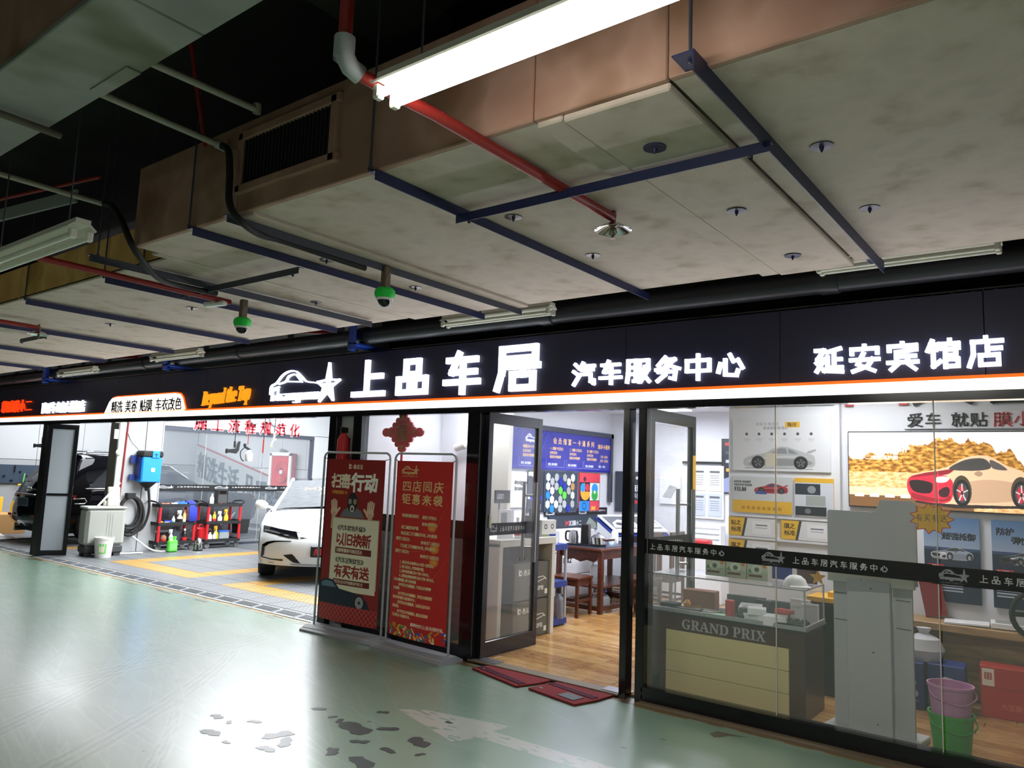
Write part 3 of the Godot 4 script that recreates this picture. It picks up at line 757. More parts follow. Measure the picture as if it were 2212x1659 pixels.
func shell() -> void:
	# garage floor: one slab with its picture laid by position
	nw()
	S.set_smooth_group(-1)
	var x0 := -26.0
	var x1 := 6.0
	for q in [[x0, 0.0], [x1, 0.0], [x1, 12.0], [x0, 0.0], [x1, 12.0], [x0, 12.0]]:
		pt(v(q[0], 0, q[1]), Vector2((q[0] + 18.48) / 20.48, q[1] / 10.24))
	bx(v(-10, -0.16, 6), v(32, 0.3, 12))
	struct("floor", floor_paint())
	slab("floor_bay", M.concrete, v(-26, -0.3, -6.4), v(-6.2, 0.0, 0.0))
	slab("floor_shop", M.concrete, v(-6.2, -0.3, -6.4), v(6, 0.0, 0.0))
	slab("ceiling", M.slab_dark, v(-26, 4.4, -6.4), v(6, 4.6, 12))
	slab("wall_behind", M.concrete, v(-26, 0, 12), v(6, 4.6, 12.2))
	slab("wall_right", M.concrete, v(6, 0, -6.4), v(6.2, 4.6, 12))
	slab("wall_left", M.concrete, v(-26.2, 0, -6.4), v(-26, 4.6, 12))
	slab("wall_rear", M.concrete, v(-26, 0, -6.6), v(6, 4.6, -6.4))
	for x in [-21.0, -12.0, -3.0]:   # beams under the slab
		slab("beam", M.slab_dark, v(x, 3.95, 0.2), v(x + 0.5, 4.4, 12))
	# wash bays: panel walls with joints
	bay_wall("wall_bay_back", v(-19.6, 0, -6.0), v(13.4, 0, 0), 3.6)
	bay_wall("wall_bay_left", v(-19.6, 0, 0.0), v(0, 0, -6.0), 3.6)
	slab("wall_partition", M.panel_grey, v(-6.22, 0, -6.0), v(-6.12, 3.6, -0.02))
	slab("ceiling_bay", M.white, v(-19.7, 3.6, -6.1), v(-6.12, 3.7, -0.4))
	slab("wall_above_shop", M.slab_dark, v(-6.12, 2.72, -0.35), v(6, 4.4, -0.25))
	# shop
	slab("wall_shop_left", M.wall_white, v(-6.12, 0, -5.3), v(-6.05, 2.66, -0.02))
	slab("wall_shop_back", M.wall_white, v(-6.1, 0, -5.3), v(-2.7, 2.66, -5.15))
	slab("wall_shop_return", M.wall_white, v(-2.78, 0, -5.3), v(-2.68, 2.66, -1.92))
	slab("wall_showroom", M.wall_white, v(-2.78, 0, -2.02), v(3.1, 2.66, -1.9))
	slab("wall_shop_right", M.wall_white, v(3.0, 0, -2.0), v(3.1, 2.66, -0.02))
	slab("ceiling_shop", M.wall_white, v(-6.12, 2.66, -5.3), v(3.1, 2.72, -0.05))
	var wood := room("floor_wood")
	nw()
	bx(v(-1.52, 0.005, -2.62), v(9.16, 0.01, 5.06))
	part("underlay", M.black_matt, wood)
	var r2 := RandomNumberGenerator.new()
	r2.seed = 12
	var meshes := []
	for i in 4:   # one plank of each tone, shared
		nw()
		bx(Vector3.ZERO, v(1.196, 0.014, 0.117), Basis.IDENTITY, 0.002)
		S.generate_normals()
		meshes.append(S.commit())
	for row in 42:
		var z := -0.1 - row * 0.12
		var x := -6.0 + (0.45 if row % 2 else 0.0) + r2.randf_range(0.0, 0.3) + 0.6
		while x < (3.0 - 0.6 if z > -1.85 else -2.8):
			var o := MeshInstance3D.new()
			o.name = "plank"
			var t := r2.randi_range(0, 3)
			o.mesh = meshes[t]
			o.material_override = M["plank_%d" % t]
			o.position = v(x, 0.014, z)
			wood.add_child(o, true)
			x += 1.2

func bay_wall(n: String, a: Vector3, along: Vector3, h: float) -> void:
	var o := room(n)
	var d := along.normalized()
	var across := v(-d.z, 0, d.x)
	nw()
	bx(a + along / 2.0 + v(0, h / 2, 0) - across * 0.06, (d.abs() * along.length()) + v(0, h, 0) + across.abs() * 0.04)
	part("backing", M.dark_grey, o)
	var k := int(along.length() / 0.95)
	for i in k:
		for lower in [true, false]:
			nw()
			var w := along.length() / k - 0.008
			var c := a + d * (along.length() * (i + 0.5) / k)
			var y0 := 0.0 if lower else 1.58
			var y1 := 1.57 if lower else h
			bx(c + v(0, (y0 + y1) / 2, 0) - across * 0.02, d.abs() * w + v(0, y1 - y0, 0) + across.abs() * 0.04, Basis.IDENTITY, 0.003)
			part("wall_panel", M.panel_low if lower and n.ends_with("left") else M.panel_grey, o)

# ------------------------------------------------------------------ ducts overhead
func ducts() -> void:
	# the wide duct over the lane
	var d := thing("air_duct", "wide beige canvas-wrapped air duct over the shop front with a black grille", "duct")
	nw()
	bx(v(-0.65, 3.26, 1.84), v(8.2, 0.47, 2.5))
	part("core", M.duct_bottom, d)
	var cuts := [-4.77, -3.62, -3.5, -1.64, -1.52, -1.08, 0.9, 3.4]
	var drop := [0.0, -0.02, 0.0, -0.02, -0.028, 0.0, 0.0]
	for i in cuts.size() - 1:
		nw()
		bx(v((cuts[i] + cuts[i + 1]) / 2, 3.01 + drop[i], 1.84), v(cuts[i + 1] - cuts[i] - 0.004, 0.03, 2.5), Basis.IDENTITY, 0.006)
		part("bottom_panel", M.duct_bottom, d)
	var sc := [-4.77, -4.1, -3.62, -1.64, -1.08, 3.4]
	for i in sc.size() - 1:
		nw()
		bx(v((sc[i] + sc[i + 1]) / 2, 3.252, 3.1), v(sc[i + 1] - sc[i] - 0.004, 0.516, 0.03), Basis.IDENTITY, 0.005)
		part("side_panel", M.duct_side, d)
	nw()
	bx(v(-4.76, 3.26, 1.84), v(0.03, 0.5, 2.54))
	part("end_panel", M.duct_side, d)
	# grille
	nw()
	for q in [[v(-3.2, 3.42, 3.125), v(0.84, 0.05, 0.03)], [v(-3.2, 3.12, 3.125), v(0.84, 0.05, 0.03)], [v(-3.6, 3.27, 3.125), v(0.05, 0.34, 0.03)], [v(-2.82, 3.27, 3.125), v(0.05, 0.34, 0.03)]]:
		bx(q[0], q[1], Basis.IDENTITY, 0.006)
	var g := part("vent_frame", M.duct_side, d)
	nw()
	bx(v(-3.21, 3.27, 3.118), v(0.74, 0.26, 0.004))
	part("vent_recess", M.black_matt, g)
	for i in 24:
		nw()
		bx(v(-3.56 + i * 0.0305, 3.27, 3.125), v(0.006, 0.25, 0.014), yaw(25))
		part("vent_slat", M.black_matt, g)
	# lower duct continuing to the left
	d = thing("air_duct", "lower ochre-sided air duct section running left towards the wash bays", "duct")
	nw()
	bx(v(-12.4, 3.15, 1.75), v(15.1, 0.27, 2.15))
	part("core", M.duct_bottom, d)
	for i in 6:
		nw()
		bx(v(-6.1 - i * 2.5, 3.01, 1.75), v(2.49, 0.03, 2.19), Basis.IDENTITY, 0.006)
		part("bottom_panel", M.duct_bottom, d)
		nw()
		bx(v(-6.1 - i * 2.5, 3.15, 2.83), v(2.49, 0.29, 0.03), Basis.IDENTITY, 0.005)
		part("side_panel", M.duct_side_ochre, d)
	# transition collar between the two
	nw()
	bx(v(-4.82, 3.16, 1.8), v(0.09, 0.33, 2.3), Basis.IDENTITY, 0.01)
	part("collar", M.duct_bottom, d)
	# duct nearest the viewer
	d = thing("air_duct", "narrow grey-green air duct hanging nearest overhead, upper left", "duct")
	nw()
	bx(v(-7.0, 3.56, 4.08), v(13.0, 0.5, 0.345))
	part("body", M.duct_side, d)
	for i in 6:
		nw()
		bx(v(-1.6 - i * 2.1, 3.3, 4.08), v(2.094, 0.03, 0.36), Basis.IDENTITY, 0.005)
		part("bottom_panel", M.duct_grey, d)
	nw()
	bx(v(-3.3, 3.281, 3.935), v(0.34, 0.006, 0.06))
	part("patch", M.duct_grey, d)
	# ribbed sheet-metal duct behind the sign, over the bays
	d = thing("air_duct", "grey sheet-metal duct with square brackets behind the sign over the bays", "duct")
	nw()
	bx(v(-12.9, 3.25, -0.82), v(13.0, 0.5, 0.46))
	part("body", M.galvanised, d)
	for i in 12:
		nw()
		bx(v(-7.2 - i * 1.0, 3.2, -0.58), v(0.08, 0.5, 0.05))
		part("bracket", M.steel_dark, d)

# a steel angle under the duct with its hanger rods
func angle_bar(label: String, m: Material, x: float, z0: float, z1: float, y: float, rods: Array, w := 0.05) -> Node3D:
	var o := thing("hanger_beam", label, "beam", v(x, y, 0), 0.0, "hanger beams under the ducts")
	nw()
	bx(v(0, 0.0, (z0 + z1) / 2), v(0.005, w, absf(z1 - z0)))
	bx(v(-w / 2, w / 2 - 0.003, (z0 + z1) / 2), v(w, 0.005, absf(z1 - z0)))
	part("angle", m, o)
	for z in rods:
		nw()
		tb([v(-w / 2, w / 2 - 0.012, z), v(-w / 2, 4.4 - y, z)], 0.006, 6)
		la([[0.012, 0], [0.012, 0.012]], v(-w / 2, w / 2, z), 6)
		part("hanger_rod", M.steel_dark, o)
	return o

func cross_bar(label: String, m: Material, x0: float, x1: float, y: float, z: float) -> void:
	var o := thing("cross_angle", label, "beam", v((x0 + x1) / 2, y, z))
	nw()
	bx(v(0, 0, 0), v(x1 - x0, 0.045, 0.005))
	bx(v(0, 0.02, -0.02), v(x1 - x0, 0.005, 0.04))
	part("angle", m, o)
	for s in [-1, 1]:
		nw()
		la([[0.009, 0], [0.009, 0.012], [0.005, 0.012], [0.005, 0.03]], v(s * (x1 - x0) * 0.45, -0.03, -0.01), 6)
		part("bolt", M.steel_dark, o)

func tube_lamp(label: String, at: Vector3, length: float, lit: bool, drop: float) -> Node3D:
	var o := thing("tube_lamp", label, "lamp", at, 0.0, "twin-tube lamps of the garage")
	nw()
	var wing := [Vector2(-0.066, -0.006), Vector2(-0.062, -0.012), Vector2(-0.03, 0.012), Vector2(0.03, 0.012), Vector2(0.062, -0.012), Vector2(0.066, -0.006), Vector2(0.035, 0.02), Vector2(0.035, 0.04), Vector2(-0.035, 0.04), Vector2(-0.035, 0.02)]
	ex(wing, frame(v(-length / 2, 0.02, 0), Basis(v(0, 0, -1), v(0, 1, 0), v(1, 0, 0))), length)
	part("tray", M.lamp_white, o)
	for s in [-1, 1]:
		nw()
		tb([v(-length / 2 + 0.03, -0.022, s * 0.038), v(length / 2 - 0.03, -0.022, s * 0.038)], 0.015, 12)
		part("tube", M.tube_lit if lit else M.lamp_white, o)
		for k in [-1, 1]:
			nw()
			bx(v(k * (length / 2 - 0.018), -0.018, s * 0.038), v(0.03, 0.05, 0.034), Basis.IDENTITY, 0.006)
			part("holder", M.lamp_white, o)
		nw()
		var x: float = s * length * 0.36
		tb([v(x, 0.06, 0), v(x, drop, 0)], 0.004, 5)
		part("chain", M.steel_dark, o)
	return o

func sprinkler(label: String, at: Vector3, pipe: Array, r: float, extra := true) -> void:
	var o := thing("sprinkler", label, "sprinkler", at)
	nw()
	tb(pipe.map(func(q): return q - at), r, 12)
	part("pipe", M.red_pipe, o)
	nw()
	la([[0.0, 0.07], [0.014, 0.07], [0.014, 0.035], [0.02, 0.035], [0.02, 0.02], [0.01, 0.015], [0.008, -0.03], [0.0, -0.04]], Vector3.ZERO, 10)
	tb([v(0.014, 0.01, 0), v(0.02, -0.015, 0), v(0.0, -0.04, 0), v(-0.02, -0.015, 0), v(-0.014, 0.01, 0)], 0.0035, 6)
	la([[0.0, -0.042], [0.014, -0.042], [0.014, -0.045], [0.0, -0.045]], Vector3.ZERO, 12)
	part("head", M.bronze, o)
	nw()
	la([[0.012, 0.034], [0.05, 0.026], [0.085, 0.004], [0.094, 0.0], [0.094, -0.003], [0.085, 0.0], [0.05, 0.021], [0.012, 0.028]], Vector3.ZERO, 28)
	part("heat_plate", M.chrome, o)
	if extra:
		nw()
		tb([v(0, 0.07, 0.02), v(0, 0.09, 0.0), v(0, 0.075, -0.0)], 0.018, 10)
		part("elbow", M.bronze, o)

func pin(at: Vector3, where: String) -> void:
	nw()
	la([[0.0, 0.0], [0.046, 0.002], [0.046, -0.003], [0.01, -0.005], [0.007, -0.016], [0.003, -0.026], [0.0, -0.026]], Vector3.ZERO, 20)
	solo("insulation_pin", M.navy_paint if at.x > -2.0 else M.black, "dark washer pin, " + where, "pin", "washer pins on the duct underside", at if at.x < -1.52 or at.x > -1.08 else at - v(0, 0.03, 0))

func overhead() -> void:
	angle_bar("dark blue steel angle beam under the duct, farthest right", M.navy_paint, -0.94, 3.22, 0.48, 2.965, [3.16, 0.53], 0.075)
	angle_bar("dark blue steel angle beam under the duct, left of the red sprinkler pipe", M.navy_paint, -2.5, 3.13, 0.48, 2.965, [3.14, 0.53])
	angle_bar("dark blue steel angle beam under the duct beside the right dome camera", M.navy_paint, -4.03, 3.13, 0.5, 2.965, [3.14, 0.53])
	angle_bar("grey steel angle carrying the right dome camera", M.steel_dark, -3.6, 3.18, 0.55, 2.95, [], 0.045)
	angle_bar("grey steel angle carrying the left dome camera", M.steel_dark, -5.12, 3.22, 0.78, 2.95, [3.16, 2.86], 0.05)
	angle_bar("blue beam under the ochre duct, just left of the left dome camera", M.navy_paint, -5.7, 2.86, 0.7, 2.96, [2.86])
	angle_bar("blue beam under the ochre duct, second left of the left dome camera", M.navy_paint, -7.15, 2.86, 0.7, 2.96, [2.86])
	angle_bar("blue beam under the ochre duct, third left of the left dome camera", M.navy_paint, -8.7, 2.86, 0.7, 2.96, [2.86])
	angle_bar("blue beam under the ochre duct, fourth left of the left dome camera", M.navy_paint, -10.5, 2.86, 0.7, 2.96, [2.86])
	angle_bar("blue beam under the ochre duct, farthest left in view", M.navy_paint, -12.4, 2.86, 0.7, 2.96, [2.86])
	cross_bar("dark blue cross angle carrying the red sprinkler pipe between two beams", M.navy_paint, -2.52, -0.92, 2.93, 2.56)
	cross_bar("dark grey cross angle left of the right dome camera", M.steel_dark, -5.5, -4.05, 2.92, 2.38)
	cross_bar("short dark grey cross angle by the far left sprinkler", M.steel_dark, -9.4, -8.7, 2.92, 2.1)
	tube_lamp("lit twin fluorescent tube lamp hanging at the top of the picture", lit_tubes[0], 1.25, true, 1.45)
	tube_lamp("lit twin tube lamp farther back in the lane", lit_tubes[1], 1.25, true, 1.45)
	tube_lamp("lit twin tube lamp near the right garage wall", lit_tubes[2], 1.25, true, 1.45)
	tube_lamp("unlit twin tube lamp in front of the ochre duct, far left", v(-4.48, 2.75, 3.78), 1.25, false, 1.6)
	tube_lamp("unlit tube lamp above the big white characters of the sign", v(-4.05, 3.0, 0.33), 1.2, false, 1.4)
	tube_lamp("unlit tube lamp at the right, tucked behind the wide duct", v(-0.85, 3.04, 0.38), 1.0, false, 1.36)
	tube_lamp("unlit tube lamp above the white plate of the sign, middle left", v(-9.28, 3.0, 0.36), 1.16, false, 1.4)
	tube_lamp("small unlit tube lamp farthest left along the sign", v(-12.2, 2.95, 0.33), 1.2, false, 1.0)
	sprinkler("chrome dish sprinkler head on a red pipe under the wide duct", v(-1.88, 2.9, 2.08), [v(-1.95, 4.4, 3.78), v(-1.95, 3.08, 3.78), v(-1.95, 3.0, 3.75), v(-1.9, 2.97, 3.6), v(-1.88, 2.965, 3.4), v(-1.88, 2.965, 2.09)], 0.024)
	sprinkler("small sprinkler head under the ochre duct at far left", v(-8.3, 2.86, 2.32), [v(-8.3, 3.0, 4.2), v(-8.3, 2.94, 3.4), v(-8.3, 2.93, 2.33)], 0.022)
	nw()
	tb([v(-5.2, 4.4, 4.6), v(-5.2, 2.95, 4.6), v(-5.2, 2.9, 4.55), v(-5.28, 2.9, 2.1)], 0.022, 10)
	solo("sprinkler_pipe", M.red_pipe, "red water pipe below the ochre duct beside the left dome camera", "pipe")
	nw()
	tb([v(-3.75, 4.35, 3.5), v(-3.85, 3.4, 3.2)], 0.012, 8)
	solo("brace_pipe", M.red_pipe, "thin red pipe slanting down in the dark between the ducts", "pipe")
	nw()
	la([[0.036, -0.04], [0.036, 0.04]], Vector3.ZERO, 12)
	tb([v(0, 0.04, 0), v(0, -0.02, 0), v(0.012, -0.06, -0.02), v(0.02, -0.075, -0.06)], 0.034, 12)
	solo("pipe_elbow", M.galvanised, "galvanised elbow on the red pipe beside the lit lamp", "fitting", "", v(-1.95, 3.06, 3.78))
	# conduits and hoses
	var c := thing("cable_conduit", "pale conduit ending in a black hose at the duct's brown side", "conduit")
	nw(); tb([v(-3.78, 3.44, 4.2), v(-3.76, 3.4, 3.16)], 0.018, 10); part("pipe", M.conduit, c)
	nw(); tb([v(-3.76, 3.4, 3.19), v(-3.755, 3.395, 3.13)], 0.024, 10); part("coupling", M.galvanised, c)
	nw(); tb(curve([v(-3.76, 3.4, 3.16), v(-3.66, 3.34, 3.17), v(-3.61, 3.2, 3.18), v(-3.57, 3.02, 3.19), v(-3.53, 2.93, 3.14), v(-3.6, 2.915, 2.98), v(-3.63, 2.93, 2.8), v(-3.62, 2.92, 2.4), v(-3.61, 2.915, 2.2)]), 0.019, 10); part("hose", M.rubber, c)
	c = thing("cable_conduit", "pale conduit with black hose drooping to the left dome camera", "conduit")
	nw(); tb([v(-5.2, 3.35, 4.2), v(-5.16, 3.34, 3.15)], 0.018, 10); part("pipe", M.conduit, c)
	nw(); tb(curve([v(-5.16, 3.34, 3.15), v(-4.98, 3.28, 3.17), v(-4.8, 3.14, 3.18), v(-4.72, 2.96, 3.12), v(-4.95, 2.88, 2.85), v(-5.12, 2.9, 2.6), v(-5.14, 2.91, 2.3)]), 0.02, 10); part("hose", M.rubber, c)
	nw(); tb([v(-3.43, 3.5, 4.2), v(-3.4, 3.5, 3.18)], 0.018, 10); la([[0.022, 0], [0.022, 0.05]], v(-3.4, 3.48, 3.18), 8)
	solo("cable_conduit", M.conduit, "pale conduit with an open end in the dark above the grille", "conduit")
	nw(); tb([v(-4.0, 3.25, 4.6), v(-4.03, 3.25, 3.86)], 0.018, 10)
	solo("cable_conduit", M.pillar_brown, "brown conduit crossing the nearest grey duct at the left edge", "conduit")
	nw(); tb([v(-7.2, 3.5, 3.6), v(-4.9, 3.42, 3.3)], 0.012, 8)
	solo("sprinkler_pipe", M.red_pipe, "thin red pipe in the dark above the ochre duct", "pipe")
	nw(); bx(v(-7.5, 3.62, 3.2), v(3.0, 0.1, 0.02), yaw(8))
	solo("cable_tray", M.galvanised, "grey cable tray in the dark above the ochre duct", "cable tray")
	# pins
	var pins := [[-1.33, 2.71, "left of the right blue beam, nearest the viewer"], [-0.8, 2.31, "right of the right blue beam, nearer the viewer"], [-1.32, 1.86, "left of the right blue beam, middle one"], [-0.8, 1.49, "right of the right blue beam, farther one"], [-2.36, 2.29, "beside the cross angle's left end"], [-2.36, 1.49, "left of the chrome sprinkler"], [-1.32, 0.99, "left of the right blue beam, nearest the sign"], [-3.91, 1.45, "right of the right dome camera"], [-3.91, 2.27, "left of the right dome camera, nearer the viewer"], [-5.0, 1.5, "between the two dome cameras"]]
	for p in pins:
		pin(v(p[0], 2.994, p[1]), p[2])
	pin(v(-6.2, 2.994, 1.9), "ochre duct beside the left dome camera")
	pin(v(-7.74, 2.994, 1.89), "ochre duct between the second and third blue beams")
	pin(v(-9.1, 2.994, 2.02), "ochre duct by the far left sprinkler")
	# dome cameras
	for q in [[v(-3.6, 2.78, 2.03), "dome camera with green band hanging under the duct, right one"], [v(-5.2, 2.74, 2.03), "dome camera with green band hanging by white ties, left one"]]:
		var o := thing("dome_camera", q[1], "camera", q[0], 0.0, "dome cameras under the duct")
		nw(); bx(v(0, 0.11, 0), v(0.045, 0.15, 0.05), Basis.IDENTITY, 0.004); part("bracket", M.tan_bracket, o)
		nw(); la([[0.0, 0.04], [0.05, 0.04], [0.065, 0.025], [0.068, 0.0], [0.058, -0.028], [0.0, -0.028]], Vector3.ZERO, 24); part("housing", M.marker_green, o)
		nw(); la([[0.052, -0.028], [0.058, -0.028], [0.056, -0.042], [0.046, -0.042]], Vector3.ZERO, 24); part("trim_ring", M.white, o)
		nw(); la([[0.0, -0.085], [0.02, -0.081], [0.038, -0.065], [0.046, -0.042]], Vector3.ZERO, 20); part("dome", M.black_gloss, o)
		nw(); tb(curve([v(0.03, 0.18, 0), v(0.05, 0.15, 0.01), v(0.035, 0.1, 0.03), v(0.02, 0.13, 0.03)]), 0.004, 6); part("cable", M.tan_bracket, o)
	nw(); bx(v(-5.32, 2.87, 2.2), v(0.22, 0.035, 0.06), yaw(10), 0.012)
	solo("power_box", M.white, "slim white power supply tied beside the left dome camera", "power supply")
	# pipes along the top of the sign and their hangers
	nw(); tb([v(-19, 3.02, 0.12), v(3, 3.02, 0.12)], 0.085, 20)
	for i in 9:
		tb([v(-17.5 + i * 2.3, 3.02, 0.12), v(-17.38 + i * 2.3, 3.02, 0.12)], 0.094, 20)
	solo("drain_pipe", M.pipe_black, "thick black pipe running along the top of the sign", "pipe")
	nw(); tb([v(-19, 2.945, -0.13), v(-5.9, 2.945, -0.13)], 0.055, 16)
	for i in 7:
		tb([v(-18 + i * 1.9, 2.945, -0.13), v(-17.9 + i * 1.9, 2.945, -0.13)], 0.062, 16)
	solo("drain_pipe", M.pipe_grey, "grey pipe just above the sign, below the black pipe", "pipe")
	var k := 0
	for x in [-5.95, -9.66, -13.5]:
		var o := thing("pipe_hanger", ["bright blue steel hanger on the black pipe near the car emblem", "bright blue steel hanger on the black pipe above the white plate", "bright blue steel hanger on the black pipe at far left"][k], "hanger", v(x, 0, 0), 0.0, "blue pipe hangers")
		nw(); bx(v(0, 3.13, 0.3), v(0.1, 0.56, 0.02)); bx(v(-0.045, 3.13, 0.26), v(0.012, 0.56, 0.1)); part("post", M.blue_paint, o)
		nw(); bx(v(0, 2.915, 0.06), v(0.1, 0.02, 0.5)); bx(v(-0.045, 2.91, 0.07), v(0.012, 0.05, 0.48)); part("arm", M.blue_paint, o)
		nw(); bx(v(0, 3.9, 0.3), v(0.04, 1.0, 0.02)); part("strap", M.steel_dark, o)
		k += 1
	nw(); tb([v(-7.9, 3.22, 0.45), v(-6.8, 3.2, -0.3), v(-6.6, 3.3, -0.6)], 0.025, 10)
	solo("sprinkler_pipe", M.red_pipe, "red pipe crossing above the black pipe behind the left dome camera", "pipe")
	nw(); tb([v(-12.6, 3.2, 0.5), v(-11.2, 3.18, -0.1)], 0.025, 10)
	solo("sprinkler_pipe", M.red_pipe, "red pipe above the black pipe by the small far left lamp", "pipe")
	# ceiling panels that light the rooms
	var where := ["along the wash bay's entrance", "across the middle over the white sedan", "along the back of the sedan's bay", "over the SUV's tail", "over the SUV's bonnet"]
	for i in bay_panels.size():
		lit_panel(bay_panels[i], 5.7 if i < 3 else 4.0, 0.9, "long white LED ceiling strip " + where[i], "LED panels of the wash bays")
	where = ["over the blue-edged rack", "over the certificates", "over the tea table", "over the black reception desk"]
	for i in shop_panels.size():
		lit_panel(shop_panels[i], 0.6, 0.6, "white LED ceiling panel " + where[i], "LED panels of the inner shop")
	lit_panel(front_panel, 0.6, 0.6, "white LED ceiling panel over the display case", "")

func lit_panel(a: Vector3, w: float, d: float, label: String, group: String) -> void:
	var o := thing("ceiling_lamp", label, "lamp", a, 0.0, group)
	nw(); bx(v(0, 0.03, 0), v(w + 0.03, 0.04, d + 0.03), Basis.IDENTITY, 0.004); part("frame", M.white, o)
	nw(); bx(v(0, 0.005, 0), v(w, 0.02, d)); part("diffuser", M.panel_lit, o)

# ------------------------------------------------------------------ the illuminated sign
func word(text: String, o: Vector3, r: Basis, h: float, wide: float, pitch: float, weight: float, depth: float, m: Material, parent: Node, n := "character") -> void:
	var x := 0.0
	for ch in text:
		if ch == " ":
			x += pitch * 0.45
			continue
		nw()
		relief(strokes(ch), o + r.x * x, r, wide / 100.0, h / 100.0, h * weight, depth)
		part(n, m, parent)
		x += pitch

func latin(text: String, size: float, depth: float, font := "Droid Sans", bold := true) -> TextMesh:
	var f := SystemFont.new()
	f.font_names = PackedStringArray([font])
	f.font_weight = 700 if bold else 400
	var t := TextMesh.new()
	t.text = text
	t.font = f
	t.font_size = 64
	t.pixel_size = size / 64.0
	t.depth = depth
	return t

func lettering(text: String, size: float, depth: float, m: Material, parent: Node, at: Vector3, r := Basis.IDENTITY, font := "Droid Sans", n := "lettering") -> MeshInstance3D:
	var o := MeshInstance3D.new()
	o.name = n
	o.mesh = latin(text, size, depth, font, text.length() < 13)
	o.material_override = m
	o.transform = Transform3D(r, at)
	parent.add_child(o, true)
	return o

func fascia() -> void:
	var s := thing("fascia_sign", "long dark navy shop sign with glowing white characters over the whole front", "sign")
	var x := -20.0
	while x < 2.9:
		nw(); bx(v(x + 0.61, 2.6, 0.0), v(1.217, 0.545, 0.1), Basis.IDENTITY, 0.002)
		part("panel", M.sign_board, s)
		x += 1.22
	nw(); bx(v(-8.5, 2.87, -0.02), v(23.0, 0.02, 0.14)); part("top_trim", M.frame_black, s)
	nw(); bx(v(-8.5, 2.288, 0.03), v(23.0, 0.07, 0.09)); part("light_strip", M.sign_strip, s)
	nw(); bx(v(-8.5, 2.333, 0.035), v(23.0, 0.02, 0.09)); part("orange_edge", M.sign_orange, s)
	nw(); bx(v(-8.5, 2.225, 0.01), v(23.0, 0.056, 0.1)); part("header", M.frame_black, s)
	var I := Basis.IDENTITY
	for a in [["上", -6.16, 2.75, 0.47, 0.35], ["品", -5.49, 2.735, 0.4, 0.33], ["车", -4.86, 2.755, 0.43, 0.36], ["居", -4.22, 2.775, 0.46, 0.38]]:
		nw(); relief(strokes(a[0]), v(a[1], a[2], 0.05), I, a[3] / 100.0, a[4] / 100.0, 0.06, 0.035); part("character", M.sign_white, s)
	word("汽车服务中心", v(-3.4, 2.585, 0.05), I, 0.18, 0.2, 0.25, 0.15, 0.03, M.sign_white, s)
	word("延安宾馆店", v(-1.46, 2.57, 0.05), I, 0.17, 0.175, 0.224, 0.15, 0.03, M.sign_white, s)
	nw(); relief(logo_lines(), v(-7.63, 2.78, 0.05), I, 1.24 / 220, 0.0041, 0.015, 0.03); part("emblem_car", M.sign_white, s)
	nw(); relief(lines(LOGO_STAR), v(-7.63, 2.78, 0.05), I, 1.24 / 220, 0.0041, 0.022, 0.03); part("emblem_star", M.sign_white, s)
	lettering("Beyond the Top", 0.22, 0.03, M.sign_gold, s, v(-8.54, 2.49, 0.07), Basis(v(0.64, 0.03, 0), v(0.2, 1.15, 0), v(0, 0, 1)), "Droid Serif")
	# the white plate with the services
	nw()
	var plate := [Vector2(-11.8, 2.26), Vector2(-11.62, 2.5), Vector2(-11.54, 2.55), Vector2(-11.42, 2.565), Vector2(-9.75, 2.565), Vector2(-9.63, 2.55), Vector2(-9.56, 2.5), Vector2(-9.42, 2.26)]
	ex(plate, frame(v(0, 0, 0.05)), 0.03); part("service_plate", M.sign_strip, s)
	nw()
	for i in range(0, 7):
		rod(v(plate[i].x, plate[i].y + 0.008, 0.06), v(plate[i + 1].x, plate[i + 1].y + 0.008, 0.06), 0.016, 0.02)
	part("plate_edge", M.sign_orange, s)
	word("精洗 美容 贴膜 车衣改色", v(-11.52, 2.5, 0.08), I, 0.16, 0.155, 0.175, 0.1, 0.006, M.sign_ink, s)
	word("就贴膜小二", v(-15.85, 2.63, 0.05), I, 0.2, 0.24, 0.27, 0.1, 0.03, M.sign_red, s)
	word("隐形车衣官方旗舰店", v(-14.05, 2.55, 0.05), I, 0.17, 0.165, 0.178, 0.1, 0.03, M.sign_white, s)

# ------------------------------------------------------------------ the wash bays
func band_print(repeats: int) -> Image:
	var img := canvas(1024, 90, Color8(18, 18, 20))
	for i in repeats:
		var w := 1024.0 / repeats
		emblem(img, i * w + w * 0.04, 14, w * 0.12, Color8(200, 204, 210), 0.07)
		write(img, "上品车居汽车服务中心", i * w + w * 0.36, 24, w * 0.046, Color8(226, 228, 230), 0.13, 0.28)
	return img

